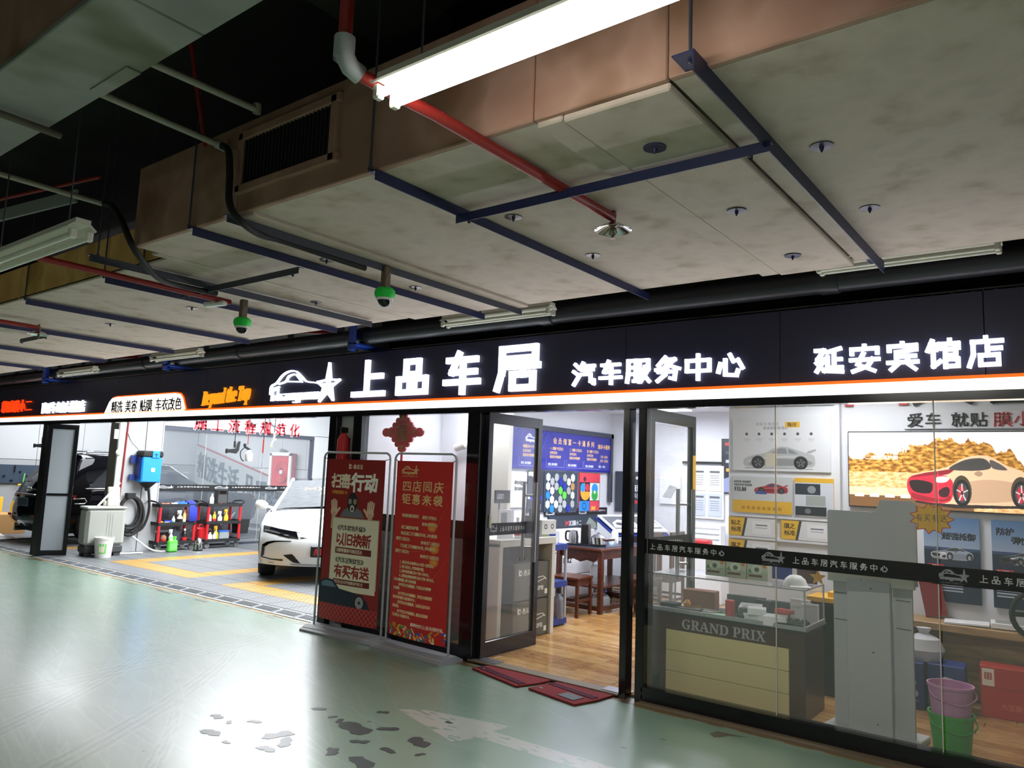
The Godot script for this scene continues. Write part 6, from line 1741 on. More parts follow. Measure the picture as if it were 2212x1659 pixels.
func banner_two() -> Image:
	var img := canvas(500, 1060, Color8(198, 34, 30))
	var gold := Color8(226, 190, 130)
	var ink := Color8(248, 226, 170)
	for k in 7:
		stamp(img, [PackedVector2Array([Vector2(rng.randf_range(0, 500), rng.randf_range(60, 900)), Vector2(rng.randf_range(0, 500), rng.randf_range(100, 1000))])], 0, 0, 1, 1, 1, Color8(240, 170, 120))
	emblem(img, 50, 34, 70, gold, 0.07)
	write(img, "上品车居汽车服务中心店", 50, 112, 13, gold, 0.1, 0.06)
	write(img, "四店同庆", 66, 156, 76, gold, 0.12, 0.24)
	write(img, "钜惠来袭", 66, 256, 76, gold, 0.12, 0.24)
	for q in [[350, 490], [378, 648], [378, 742]]:
		for a in 12:
			var f: float = TAU * a / 12
			stamp(img, [PackedVector2Array([Vector2(q[0], q[1]), Vector2(q[0] + 34 * cos(f), q[1] + 34 * sin(f))])], 0, 0, 1, 1, 9, Color8(232, 150, 60))
	var rows := [["体验机盖或前杠", 74, 408], ["原价1998元", 264, 412], ["秒杀价999元", 264, 462], ["进口漆面保护膜", 74, 498], ["M600进口TPU隐形车衣，6年质保", 74, 544], ["原价13800元", 28, 588], ["秒杀价11880元", 264, 600], ["P20进口TPU隐形车衣，8年质保，", 74, 640], ["原价17800元", 28, 682], ["秒杀价14880元", 264, 700], ["1、送6次车衣保养66*480=2880元。", 78, 764], ["2、送1680元，内饰保护膜。", 78, 798], ["3、送内饰杀菌3次*198=594元。", 78, 832], ["4、送真皮座椅保养3次*298=894元。", 78, 866], ["旧车焕新颜，新车更保值", 28, 900], ["加980元升级服务，1980元四季养", 78, 934], ["生座垫。", 28, 964]]
	for r in rows:
		var big: float = 26.0 if r[2] < 720 else 23.0
		write(img, r[0], r[1] + 2, r[2] + 2, big, Color8(110, 16, 14), 0.13, 0.02, 0.86)
		write(img, r[0], r[1], r[2], big, ink, 0.11, 0.02, 0.86)
	var img2 := canvas(500, 1330, Color8(198, 34, 30))
	img2.blit_rect(img, Rect2i(0, 0, 500, 1060), Vector2i.ZERO)
	for r in [["加1980元升级服务，3980元美国威", 78, 1000], ["固水太阳膜《质保8年》。", 28, 1032], ["加980元升级服务，1680元全车天", 78, 1066], ["窗冰甲。", 28, 1098], ["加1980元升级服务，鑫宏宝量形", 78, 1132], ["360软包《五座车》。", 28, 1164]]:
		write(img2, r[0], r[1], r[2], 23, ink, 0.11, 0.02, 0.86)
	write(img2, "解释权归上品车居所有。", 210, 1210, 26, Color8(250, 238, 214), 0.12, 0.02)
	var cols := [Color8(236, 190, 60), Color8(60, 96, 180), Color8(250, 236, 220), Color8(96, 150, 60), Color8(230, 120, 40)]
	for i in 70:
		var x := rng.randf_range(0, 500)
		var y := rng.randf_range(1250, 1330) - 30 * absf(x / 250 - 1)
		stamp(img2, [PackedVector2Array([Vector2(x, y), Vector2(x + rng.randf_range(-34, 34), y + rng.randf_range(10, 40))])], 0, 0, 1, 1, rng.randf_range(4, 14), cols[i % 5])
	return img2

func banner_stand(label: String, at: Vector3, turn: float, w: float, fw: float, m: Material) -> void:
	var o := thing("banner_stand", label, "banner", at, turn, "banner stands by the shop door")
	nw()
	ex([Vector2(-0.15, 0), Vector2(0.15, 0), Vector2(0.15, 0.02), Vector2(0.06, 0.06), Vector2(-0.06, 0.06), Vector2(-0.15, 0.02)], frame(v(w / 2 + 0.04, 0, 0), Basis(v(0, 0, 1), v(0, 1, 0), v(-1, 0, 0))), w + 0.08)
	part("base", M.pipe_grey, o)
	nw(); bx(v(0, 0.03, 0.11), v(w + 0.06, 0.02, 0.012)); part("base_ridge", M.stand_grey, o)
	nw(); tb([v(-w / 2, 0.05, 0), v(-w / 2, 1.76, 0), v(-w / 2 + 0.015, 1.79, 0), v(-w / 2 + 0.05, 1.81, 0), v(w / 2 - 0.05, 1.81, 0), v(w / 2 - 0.015, 1.79, 0), v(w / 2, 1.76, 0), v(w / 2, 0.05, 0)], 0.011, 10); part("pole_frame", M.alu, o)
	nw()
	sg += 1
	S.set_smooth_group(sg)
	for j in 6:
		for i in 10:
			for q in [[0, 0], [1, 0], [1, 1], [0, 0], [1, 1], [0, 1]]:
				var a: float = (i + q[0]) / 10.0
				var b: float = (j + q[1]) / 6.0
				pt(v((a - 0.5) * fw, lerpf(1.74, 0.13, b), 0.004 + 0.02 * sin(PI * a) * (0.3 + b) ), Vector2(a, b))
	part("banner_cloth", m, o)
	for s in [-1, 1]:
		for y in [1.735, 0.14]:
			nw(); tb([v(s * w / 2, y + 0.02 * (1 if y > 1 else -1), 0), v(s * (fw / 2 - 0.01), y, 0.005)], 0.004, 5); part("hook", M.black, o)

func banners() -> void:
	banner_stand("red banner stand with a masked figure and a cream panel, left of two", v(-5.93, 0, 0.16), 2, 0.96, 0.84, print_of(banner_one(), 0.5))
	banner_stand("bright red banner stand covered in gold lettering, right of two", v(-4.93, 0, 0.2), -3, 0.83, 0.76, print_of(banner_two(), 0.5))

# ------------------------------------------------------------------ inner shop
func stool(label: String, at: Vector3, turn: float, back: bool) -> void:
	var o := thing("wooden_chair", label, "chair", at, turn, "carved wooden chairs")
	nw(); bx(v(0, 0.44, 0), v(0.4, 0.03, 0.38), Basis.IDENTITY, 0.006); part("seat", M.wood_red, o)
	nw()
	for s in [-1, 1]:
		bx(v(0, 0.39, s * 0.16), v(0.34, 0.07, 0.02)); bx(v(s * 0.17, 0.39, 0), v(0.02, 0.07, 0.32))
	part("apron", M.wood_red, o)
	for sx in [-1, 1]:
		for sz in [-1, 1]:
			var top := 0.98 if back and sz < 0 else 0.43
			nw(); bx(v(sx * 0.175, top / 2, sz * 0.165), v(0.036, top, 0.036), Basis.IDENTITY, 0.004); part("leg", M.wood_red, o)
	for s in [-1, 1]:
		nw(); bx(v(0, 0.14, s * 0.165), v(0.32, 0.03, 0.02)); bx(v(s * 0.175, 0.18, 0), v(0.02, 0.03, 0.3)); part("stretcher", M.wood_red, o)
	if back:
		nw(); bx(v(0, 0.95, -0.165), v(0.38, 0.06, 0.025), Basis.IDENTITY, 0.006); part("top_rail", M.wood_red, o)
		for k in 4:
			nw(); bx(v(-0.105 + k * 0.07, 0.69, -0.165), v(0.022, 0.48, 0.014)); part("slat", M.wood_red, o)

func poster(n: String, label: String, c: Vector3, w: float, h: float, turn: float, m: Material, cat := "poster", group := "", t := 0.015) -> MeshInstance3D:
	nw(); card(Vector3.ZERO, w, h, t)
	return solo(n, m, label, cat, group, c, turn)

func shop() -> void:
	# blue price board on the left wall
	var pb := thing("price_board", "deep blue price board with gold characters high on the shop's left wall", "board", v(-6.0, 2.0, -3.7), 90)
	var img := canvas(1024, 210, Color8(44, 46, 150))
	for k in 9:
		stamp(img, [PackedVector2Array([Vector2(k * 40, 20 + k * 10), Vector2(k * 40 + 60, 0)])], 0, 0, 1, 1, 2, Color8(60, 110, 210))
	var gold := Color8(236, 190, 120)
	emblem(img, 170, 22, 46, Color8(230, 232, 236), 0.08)
	write(img, "会员储蓄一卡通系列", 420, 34, 32, gold, 0.14, 0.5)
	write(img, "洗车卡系列", 880, 46, 26, gold, 0.14, 0.06)
	for q in [[150, "储蓄洗车卡元"], [390, "一、储蓄卡5000元"], [580, "二、储蓄卡2000元"], [760, "三、储蓄卡1000元"]]:
		write(img, q[1], q[0], 84, 16, gold, 0.12, 0.02)
		write(img, "全车价8次", q[0], 108, 15, gold, 0.12, 0.02)
		write(img, "送洗车内饰保养", q[0], 130, 15, gold, 0.12, 0.02)
		write(img, "有价，不可换买", q[0] - 14, 172, 13, Color8(220, 224, 232), 0.12, 0.02)
		for r in [[q[0] - 30, 192, 170, 2], [q[0] - 30, 150, 2, 42], [q[0] + 140, 150, 2, 42]]:
			img.fill_rect(Rect2i(r[0], r[1], r[2], r[3]), Color8(150, 160, 220))
	write(img, "10次 600元", 910, 110, 15, gold, 0.12, 0.02)
	write(img, "20次 1000元", 906, 134, 15, gold, 0.12, 0.02)
	write(img, "有价，一年有", 890, 170, 13, Color8(220, 224, 232), 0.12, 0.02)
	nw(); card(Vector3.ZERO, 2.7, 0.54, 0.02); part("board", print_of(img, 0.12), pb)
	nw(); bx(v(0, 0.3, 0), v(2.84, 0.07, 0.05)); bx(v(1.38, -0.2, 0), v(0.06, 1.05, 0.05)); part("frame", M.steel_dark, pb)
	# sample boards below it
	var sb := thing("sample_board", "charcoal board of hexagonal paint samples under the blue price board", "sample board", v(-6.02, 1.43, -3.72), 90)
	nw(); bx(Vector3.ZERO, v(0.86, 0.56, 0.02)); part("board", M.teal_dark, sb)
	var cols := ["white", "grey_plastic", "white", "stand_grey", "brown_box", "white_gloss", "royal_cloth", "steel", "stand_grey", "putty", "blue_plastic", "green_plastic", "paper"]
	var n := 0
	for i in 7:
		for j in 4:
			if (i * 3 + j) % 9 == 8:
				continue
			nw(); ex(ring2(-0.34 + i * 0.105, 0.2 - j * 0.125 - (i % 2) * 0.06, 0.055, 0.06, 6, PI / 6, TAU + PI / 6), frame(v(0, 0, 0.01)), 0.008); part("sample_chip", M[cols[(n * 5 + i) % cols.size()]], sb)
			n += 1
	img = canvas(256, 256, Color8(36, 38, 60))
	img.fill_rect(Rect2i(0, 0, 256, 62), Color8(222, 70, 84)); disc(img, 62, 40, 18, 16, Color8(90, 40, 50))
	img.fill_rect(Rect2i(0, 66, 124, 120), Color8(34, 36, 60)); disc(img, 74, 126, 62, 58, Color8(240, 170, 60)); img.fill_rect(Rect2i(66, 66, 60, 60), Color8(34, 36, 60)); disc(img, 96, 98, 26, 26, Color8(216, 60, 70)); disc(img, 40, 98, 30, 30, Color8(52, 150, 236))
	img.fill_rect(Rect2i(128, 66, 124, 120), Color8(226, 222, 210)); disc(img, 190, 106, 40, 36, Color8(52, 150, 236)); disc(img, 190, 150, 40, 36, Color8(60, 170, 80)); disc(img, 190, 128, 12, 12, Color8(240, 240, 240))
	img.fill_rect(Rect2i(0, 190, 124, 66), Color8(40, 140, 232)); disc(img, 60, 222, 24, 24, Color8(28, 40, 90)); disc(img, 60, 222, 18, 18, Color8(40, 140, 232)); img.fill_rect(Rect2i(128, 190, 124, 66), Color8(226, 74, 90)); write(img, "美容", 150, 226, 26, Color8(240, 200, 60), 0.14)
	poster("colour_poster", "poster of bright red, blue and orange shapes under the price board", v(-6.02, 1.43, -4.5), 0.58, 0.56, 90, print_of(img))
	img = canvas(128, 256, Color8(230, 232, 236)); img.fill_rect(Rect2i(10, 130, 108, 6), Color8(200, 204, 210))
	poster("brand_card", "white card with small grey print on the shop's left wall", v(-6.02, 1.45, -2.68), 0.42, 0.46, 90, print_of(img))
	lettering("designer", 0.07, 0.004, M.dark_grey, get_node("brand_card"), v(0.08, 0.1, 0.01)); lettering("brand", 0.07, 0.004, M.dark_grey, get_node("brand_card"), v(0.04, 0.02, 0.01))
	img = canvas(128, 200, Color8(56, 60, 72))
	disc(img, 20, 70, 74, 66, Color8(222, 226, 232)); disc(img, 14, 70, 50, 46, Color8(56, 60, 72)); img.fill_rect(Rect2i(20, 120, 100, 22), Color8(50, 70, 170)); img.fill_rect(Rect2i(70, 160, 40, 30), Color8(150, 156, 170))
	poster("arch_poster", "dark poster with a pale ring shape beside the hexagon samples", v(-6.02, 1.43, -3.1), 0.36, 0.56, 90, print_of(img))
	var wb := print_of(band_print(2), 0.4)
	nw(); card(Vector3.ZERO, 1.7, 0.11, 0.004); solo("wall_band", wb, "black lettered band along the shop's left wall", "lettering", "", v(-6.03, 1.14, -4.2), 90)
	poster("product_poster", "dark shelf poster with red letters below the wall band", v(-6.03, 0.98, -4.1), 1.3, 0.22, 90, print_of(poster_mx()))
	for k in 3:
		nw(); bx(v(0, 0.15, 0), v(0.9, 0.29, 0.3), Basis.IDENTITY, 0.004)
		solo("white_carton", M.paper, "white carton stacked by the shop's left wall, %s of three" % ["bottom", "middle", "top"][k], "carton", "white cartons by the wall", v(-5.85, 0.02 + k * 0.3, -3.7), 90)
	lettering("MX2", 0.1, 0.004, M.dark_grey, get_node("white_carton_001"), v(-0.25, 0.2, 0.152))
	# charcoal notice and lit corner at the back wall
	img = canvas(160, 200, Color8(58, 66, 76)); disc(img, 100, 30, 8, 8, Color8(210, 214, 218))
	write(img, "冬", 76, 66, 30, Color8(226, 228, 230), 0.12); write(img, "保养", 70, 106, 24, Color8(200, 204, 208), 0.12); img.fill_rect(Rect2i(70, 140, 60, 16), Color8(196, 60, 70))
	poster("notice_board", "charcoal notice board with pale print in the shop's back corner", v(-5.62, 1.45, -5.12), 0.62, 0.62, 0, print_of(img))
	nw(); bx(v(0, 0.36, 0), v(0.9, 0.72, 0.5), Basis.IDENTITY, 0.01); solo("side_cabinet", M.white_gloss, "white low cabinet against the shop's back wall", "cabinet", "", v(-4.45, 0.02, -4.85))
	var ab := thing("album_stand", "navy lectern stand for the open photo album", "stand", v(-5.2, 0.02, -4.3), 70)
	nw(); bx(v(0, 0.46, 0), v(0.22, 0.92, 0.12), Basis.IDENTITY, 0.01); part("post", M.black, ab)
	nw(); bx(v(0, 0.02, 0), v(0.5, 0.04, 0.4), Basis.IDENTITY, 0.008); part("foot", M.black, ab)
	nw(); bx(v(0, 0.96, 0.02), v(1.0, 0.03, 0.5), Basis(Vector3.RIGHT, 0.45), 0.006); part("rest", M.navy_plastic, ab)
	var al := thing("photo_album", "open photo album with black and white car pictures on the navy stand", "album", v(-5.18, 1.0, -4.29), 70)
	for s in [-1, 1]:
		img = canvas(128, 128, Color8(238, 238, 240)); img.fill_rect(Rect2i(10, 12, 108, 96), Color8(90, 92, 98)); blob(img, [[16, 96], [30, 60], [70, 36], [112, 50], [116, 98]], Color8(206, 208, 212)); disc(img, 60, 70, 20, 12, Color8(60, 62, 66))
		nw(); card(v(s * 0.24, 0.025, 0.02), 0.47, 0.46, 0.02, Basis(Vector3.RIGHT, -1.12)); part("page", print_of(img), al)
	# tea table, chairs, tea things
	var tt := thing("tea_table", "carved dark wooden tea table with a slate top", "table", v(-5.06, 0.02, -3.38), 88)
	nw(); bx(v(0, 0.755, 0), v(1.3, 0.03, 0.68), Basis.IDENTITY, 0.006); part("rim", M.wood_red, tt)
	nw(); bx(v(0, 0.772, 0), v(1.16, 0.012, 0.54), Basis.IDENTITY, 0.003); part("slate_top", M.teal_dark, tt)
	for s in [-1, 1]:
		nw(); bx(v(0, 0.69, s * 0.3), v(1.16, 0.1, 0.025)); part("apron", M.wood_red, tt)
		nw(); bx(v(s * 0.59, 0.69, 0), v(0.025, 0.1, 0.56)); ex([Vector2(-0.25, 0.64), Vector2(-0.2, 0.6), Vector2(-0.1, 0.62), Vector2(0, 0.59), Vector2(0.1, 0.62), Vector2(0.2, 0.6), Vector2(0.25, 0.64)], frame(v(s * 0.59, 0, 0), yaw(90)), 0.02); part("carved_apron", M.wood_red, tt)
		for z in [-1, 1]:
			nw(); bx(v(s * 0.6, 0.37, z * 0.31), v(0.06, 0.74, 0.06), Basis.IDENTITY, 0.006); part("leg", M.wood_red, tt)
		nw(); bx(v(0, 0.06, s * 0.31), v(1.2, 0.05, 0.04)); bx(v(s * 0.6, 0.06, 0), v(0.04, 0.05, 0.6)); part("foot_rail", M.wood_red, tt)
	nw(); bx(v(0, 0.3, 0), v(1.16, 0.02, 0.58)); part("lower_shelf", M.wood_red, tt)
	stool("dark wooden stool before the tea table, left one", v(-5.02, 0.02, -2.5), 4, false)
	stool("dark wooden chair with slatted back at the tea table's right side", v(-4.4, 0.02, -3.1), -90, true)
	stool("dark wooden chair with slatted back at the tea table's far right", v(-4.4, 0.02, -3.75), -90, true)
	stool("dark wooden chair with solid look beside the blue rack", v(-5.45, 0.02, -2.05), -20, true)
	var kt := thing("tea_kettle", "black and steel kettle unit on the tea table", "kettle", v(-5.2, 0.8, -2.92), 15)
	nw(); bx(v(0.1, 0.13, 0), v(0.1, 0.26, 0.12), Basis.IDENTITY, 0.01); part("tower", M.black, kt)
	nw(); bx(v(0.02, 0.008, 0), v(0.3, 0.016, 0.16), Basis.IDENTITY, 0.004); part("base", M.black, kt)
	nw(); la([[0, 0.016], [0.06, 0.016], [0.062, 0.1], [0.05, 0.17], [0, 0.18]], v(-0.06, 0, 0), 16); part("jug", M.steel, kt)
	nw(); tb(curve([v(-0.11, 0.16, 0), v(-0.16, 0.15, 0), v(-0.16, 0.06, 0), v(-0.12, 0.04, 0)]), 0.012, 6); part("handle", M.black, kt)
	var pot := thing("steamer_pot", "stainless pot with a glass lid on a black hob on the tea table", "pot", v(-4.92, 0.8, -2.95))
	nw(); la([[0, 0], [0.1, 0], [0.1, 0.03], [0, 0.03]], Vector3.ZERO, 18); part("hob", M.black, pot)
	nw(); la([[0, 0.03], [0.09, 0.03], [0.092, 0.11], [0.1, 0.112], [0, 0.114]], Vector3.ZERO, 20); part("pan", M.chrome, pot)
	nw(); la([[0.092, 0.112], [0.06, 0.14], [0.02, 0.15], [0.02, 0.17], [0, 0.172]], Vector3.ZERO, 18); part("lid", M.steel, pot)
	nw(); tb([v(0.09, 0.08, 0), v(0.24, 0.1, 0.02)], 0.012, 8); part("handle", M.wood_red, pot)
	var r2 := RandomNumberGenerator.new(); r2.seed = 8
	for q in [["clear glass teapot on the tea table", v(-4.95, 0.8, -3.35), 0.06], ["small glass tea cup near the pot", v(-4.88, 0.8, -3.2), 0.035], ["small glass tea cup beside the teapot", v(-5.1, 0.8, -3.25), 0.035]]:
		nw(); la([[0, 0], [q[2] * 0.7, 0], [q[2], q[2] * 0.8], [q[2] * 0.8, q[2] * 1.5], [q[2] * 0.74, q[2] * 1.5], [q[2] * 0.92, q[2] * 0.8], [q[2] * 0.62, 0.01], [0, 0.01]], Vector3.ZERO, 16); solo("tea_glass", M.clear_plastic, q[0], "glassware", "glass tea things", q[1])
	nw(); la([[0, 0], [0.05, 0], [0.055, 0.16], [0.03, 0.2], [0.03, 0.22], [0, 0.22]], Vector3.ZERO, 14); solo("thermos", M.red_plastic, "red vacuum flask on the tea table", "flask", "", v(-4.95, 0.8, -3.7))
	nw(); la([[0, 0], [0.05, 0], [0.05, 0.12], [0.035, 0.16], [0, 0.16]], Vector3.ZERO, 14); solo("tea_canister", M.white, "white tea canister beside the red flask", "canister", "", v(-5.05, 0.8, -3.58))
	bottle("clear water jug with a green cap under the tea table", v(-4.95, 0.34, -3.0), 0.3, 0.09, "jug", M.clear_plastic, M.bucket_green)
	bottle("clear water barrel standing on the floor under the tea table", v(-4.92, 0.03, -3.05), 0.24, 0.11, "plain", M.clear_plastic, M.blue_cloth)
	# white portal counter with olive boxes
	var wc := thing("portal_counter", "white box-frame counter standing behind the open left door", "counter", v(-4.75, 0.02, -0.97), 90)
	for s in [-1, 1]:
		nw(); bx(v(s * 0.45, 0.48, 0), v(0.06, 0.96, 0.4), Basis.IDENTITY, 0.003); part("side", M.putty, wc)
	nw(); bx(v(0, 0.96, 0), v(0.96, 0.07, 0.42), Basis.IDENTITY, 0.004); part("top", M.putty, wc)
	nw(); bx(v(0, 0.46, -0.19), v(0.84, 0.92, 0.015)); part("back", M.olive_box, wc)
	img = canvas(256, 150, Color8(92, 92, 80))
	disc(img, 44, 36, 12, 12, Color8(226, 226, 214)); disc(img, 47, 36, 6, 6, Color8(84, 84, 72)); img.fill_rect(Rect2i(30, 20, 5, 28), Color8(226, 226, 214)); write(img, "鑫宏宝", 64, 24, 24, Color8(230, 230, 218), 0.1)
	stamp(img, [PackedVector2Array([Vector2(110, 86), Vector2(150, 72), Vector2(176, 62), Vector2(214, 60), Vector2(236, 74)]), PackedVector2Array([Vector2(118, 92), Vector2(226, 70)])], 0, 0, 1, 1, 3, Color8(236, 236, 226))
	write(img, "车宝护士", 140, 100, 18, Color8(236, 236, 226), 0.13, 0.06); img.fill_rect(Rect2i(226, 116, 20, 22), Color8(220, 220, 206))
	var om := print_of(img, 0.6)
	for k in 2:
		var ob := thing("olive_carton", "olive carton with white logo in the white counter, %s one" % ["lower", "upper"][k], "carton", v(-4.72, 0.02 + k * 0.375, -1.08), 90, "olive cartons in the counter")
		nw(); bx(v(0, 0.185, 0), v(0.62, 0.37, 0.28), Basis.IDENTITY, 0.006); part("box", M.olive_box, ob)
		nw(); card(v(0, 0.185, 0.142), 0.6, 0.35, 0.003); part("print", om, ob)
		if k == 1:
			nw(); bx(v(0, 0.39, 0), v(0.1, 0.03, 0.03), Basis.IDENTITY, 0.006); part("handle", M.black, ob)
	# things on the counter
	img = canvas(128, 150, Color8(232, 234, 236)); img.fill_rect(Rect2i(18, 14, 50, 70), Color8(150, 154, 158)); img.fill_rect(Rect2i(60, 104, 54, 6), Color8(180, 182, 186))
	poster("code_card", "white card with a grey code block on the white counter", v(-4.62, 1.16, -0.66), 0.24, 0.28, 90, print_of(img), "card")
	img = canvas(160, 80, Color8(30, 32, 36)); write(img, "U001", 20, 22, 30, Color8(220, 226, 236), 0.14)
	poster("black_plaque", "small black plaque with pale letters behind the code card", v(-4.8, 1.42, -0.82), 0.24, 0.13, 90, print_of(img), "plaque")
	nw(); bx(v(0, 0.17, 0), v(0.02, 0.34, 0.02)); solo("plaque_post", M.steel, "thin steel post holding the small black plaque", "post", "", v(-4.83, 1.02, -0.82))
	bottle("white gift bottle with a red character beside the code card", v(-4.62, 1.02, -0.86), 0.2, 0.035, "plain", M.paper, M.white, M.red_plastic)
	nw(); ex([Vector2(0, 0), Vector2(0.16, 0), Vector2(0.05, 0.22), Vector2(0.02, 0.22)], frame(v(0, 0, 0)), 0.14); solo("tablet_easel", M.black, "black tablet easel on the white counter", "tablet", "", v(-4.7, 1.02, -1.0), 60)
	poster("black_menu", "black menu board with white handwriting on the white counter", v(-4.66, 1.18, -1.2), 0.14, 0.24, 80, print_of(menu_img()), "menu")
	for k in 2:
		img = canvas(96, 128, Color8(228, 230, 224)); disc(img, 48, 50, 20, 20, Color8(60, 66, 60)); disc(img, 48, 50, 12, 12, Color8(220, 226, 216)); img.fill_rect(Rect2i(0, 110, 96, 18), Color8(40, 60, 150) if k else Color8(150, 160, 120))
		poster("product_box", ["pale box with a round lens print on the white counter", "pale box with a blue foot on the white counter"][k], v(-4.6, 1.1, -1.3 - k * 0.12), 0.11, 0.17, 80, print_of(img), "box", "", 0.05)
	# blue-edged rack
	var rk := thing("wire_rack", "narrow grey rack with blue shelf edges beyond the white counter", "rack", v(-4.85, 0.02, -1.78), 90)
	for y in [0.05, 0.45, 0.85]:
		nw(); bx(v(0, y, 0), v(0.3, 0.06, 0.3)); part("shelf", M.navy_plastic, rk)
	for sx in [-1, 1]:
		for sz in [-1, 1]:
			nw(); bx(v(sx * 0.13, 0.44, sz * 0.13), v(0.025, 0.88, 0.025)); part("post", M.alu, rk)
	bottle("tall grey clear bottle on the rack's bottom shelf", v(-4.74, 0.1, -1.82), 0.32, 0.06, "plain", M.grey_tint, M.black)
	bottle("orange bottle on the rack's bottom shelf", v(-4.76, 0.1, -1.7), 0.18, 0.035, "plain", M.red_pipe, M.red_plastic)
	bottle("small white jar on the rack's top", v(-4.78, 0.9, -1.75), 0.1, 0.04, "plain", M.white, M.white)
	# lit certificates on the back wall
	k_certificates()

func menu_img() -> Image:
	var img := canvas(90, 150, Color8(24, 24, 28))
	for k in 7:
		write(img, "车衣保养", 14 + (k % 2) * 4, 14 + k * 18, 12, Color8(210, 212, 216), 0.11, 0.06)
	return img

func poster_mx() -> Image:
	var img := canvas(400, 70, Color8(52, 62, 74))
	stamp(img, strokes("M"), 130, 24, 0.26, 0.22, 5, Color8(214, 60, 70)); write(img, "X2膜小二", 162, 24, 22, Color8(226, 228, 230), 0.14)
	blob(img, [[280, 66], [330, 10], [390, 40], [398, 66]], Color8(150, 160, 150))
	return img

func k_certificates() -> void:
	var fr := thing("certificate_board", "white board with four framed certificates on the bright back wall", "board", v(-4.42, 1.5, -5.12))
	nw(); bx(v(0, 0, 0), v(0.5, 0.76, 0.02), Basis.IDENTITY, 0.004); part("board", M.white, fr)
	for i in 2:
		for j in 2:
			var img := canvas(64, 90, [Color8(222, 222, 206), Color8(190, 200, 226)][j])
			img.fill_rect(Rect2i(8, 10, 48, 8), Color8(90, 90, 96))
			for k in 5:
				img.fill_rect(Rect2i(10, 28 + k * 9, 44, 3), Color8(140, 144, 150))
			nw(); card(v(-0.12 + i * 0.24, 0.18 - j * 0.36, 0.014), 0.2, 0.32, 0.012); part("certificate", print_of(img), fr)
	var img2 := canvas(80, 200, Color8(30, 34, 48))
	for k in 12:
		img2.fill_rect(Rect2i(6 + (k * 17) % 50, 10 + k * 11, 18, 12), [Color8(200, 60, 60), Color8(220, 170, 60), Color8(190, 196, 206), Color8(70, 80, 100)][k % 4])
	blob(img2, [[0, 150], [80, 110], [80, 200], [0, 200]], Color8(140, 150, 190))
	nw(); card(v(0, 0, 0.012), 0.46, 0.74, 0.004); var sp := thing("sports_poster", "dark framed tall poster beside the certificates", "poster", v(-3.96, 1.88, -5.13))
	part("print", print_of(img2, 0.3), sp)
	nw(); bx(v(0, 0, -0.005), v(0.5, 0.78, 0.025), Basis.IDENTITY, 0.004); part("frame", M.black, sp)
	var sh := thing("slatted_shelf", "white slatted display shelf below the certificates", "shelf", v(-4.4, 0.74, -4.85))
	for k in 4:
		nw(); bx(v(0, 0.06 + k * 0.07, -0.12 + k * 0.0 - k * 0.03), v(0.5, 0.05, 0.02), Basis(Vector3.RIGHT, -0.5)); part("slat", M.white, sh)
	nw(); bx(v(-0.26, 0.15, -0.14), v(0.02, 0.3, 0.16)); bx(v(0.26, 0.15, -0.14), v(0.02, 0.3, 0.16)); part("cheek", M.white, sh)
	nw(); bx(v(0, 0.06, 0), v(0.36, 0.12, 0.16), Basis.IDENTITY, 0.02); solo("tool_case", M.red_plastic, "red tool case with pale straps below the slatted shelf", "case", "", v(-4.35, 0.74, -4.66))
	nw(); bx(v(0, 0.0, 0), v(0.6, 0.035, 0.02), Basis.IDENTITY, 0.006); solo("wall_lamp_bar", M.black, "dark slim bar over the certificate board", "lamp bar", "", v(-4.5, 1.92, -5.1))
	var mp := thing("mirror_poster", "white lit poster left of the certificates", "poster", v(-5.0, 1.5, -5.12))
	nw(); bx(Vector3.ZERO, v(0.34, 0.4, 0.02)); part("board", M.white_gloss, mp)
	nw(); ex([Vector2(-0.12, -0.1), Vector2(0.0, 0.08), Vector2(0.12, 0.05), Vector2(0.02, -0.12)], frame(v(0, 0, 0.01)), 0.004); part("shape", M.stand_grey, mp)

# ------------------------------------------------------------------ showroom to the right of the door
func round_off(poly: Array) -> Array:   # a closed outline smoothed through its points
	var out := []
	var n := poly.size()
	for i in n:
		var p := []
		for k in 4:
			p.append(Vector2(poly[(i + k - 1 + n) % n][0], poly[(i + k - 1 + n) % n][1]))
		for k in 5:
			var q: Vector2 = (p[1] as Vector2).cubic_interpolate(p[2], p[0], p[3], k / 5.0)
			out.append([q.x, q.y])
	return out

func picture_wheel(img: Image, x: float, y: float, rx: float, ry: float, rim: Color, brake: Color) -> void:
	disc(img, x, y, rx, ry, Color8(24, 22, 26)); disc(img, x, y, rx * 0.74, ry * 0.74, Color8(70, 66, 70)); disc(img, x - rx * 0.1, y, rx * 0.4, ry * 0.6, brake)
	for k in 5:
		var f := TAU * k / 5 - PI / 2
		stamp(img, [PackedVector2Array([Vector2(x, y), Vector2(x + rx * 0.66 * cos(f), y + ry * 0.66 * sin(f))])], 0, 0, 1, 1, maxf(1.0, rx * 0.16), rim)
	disc(img, x, y, rx * 0.16, ry * 0.16, Color8(40, 38, 42))

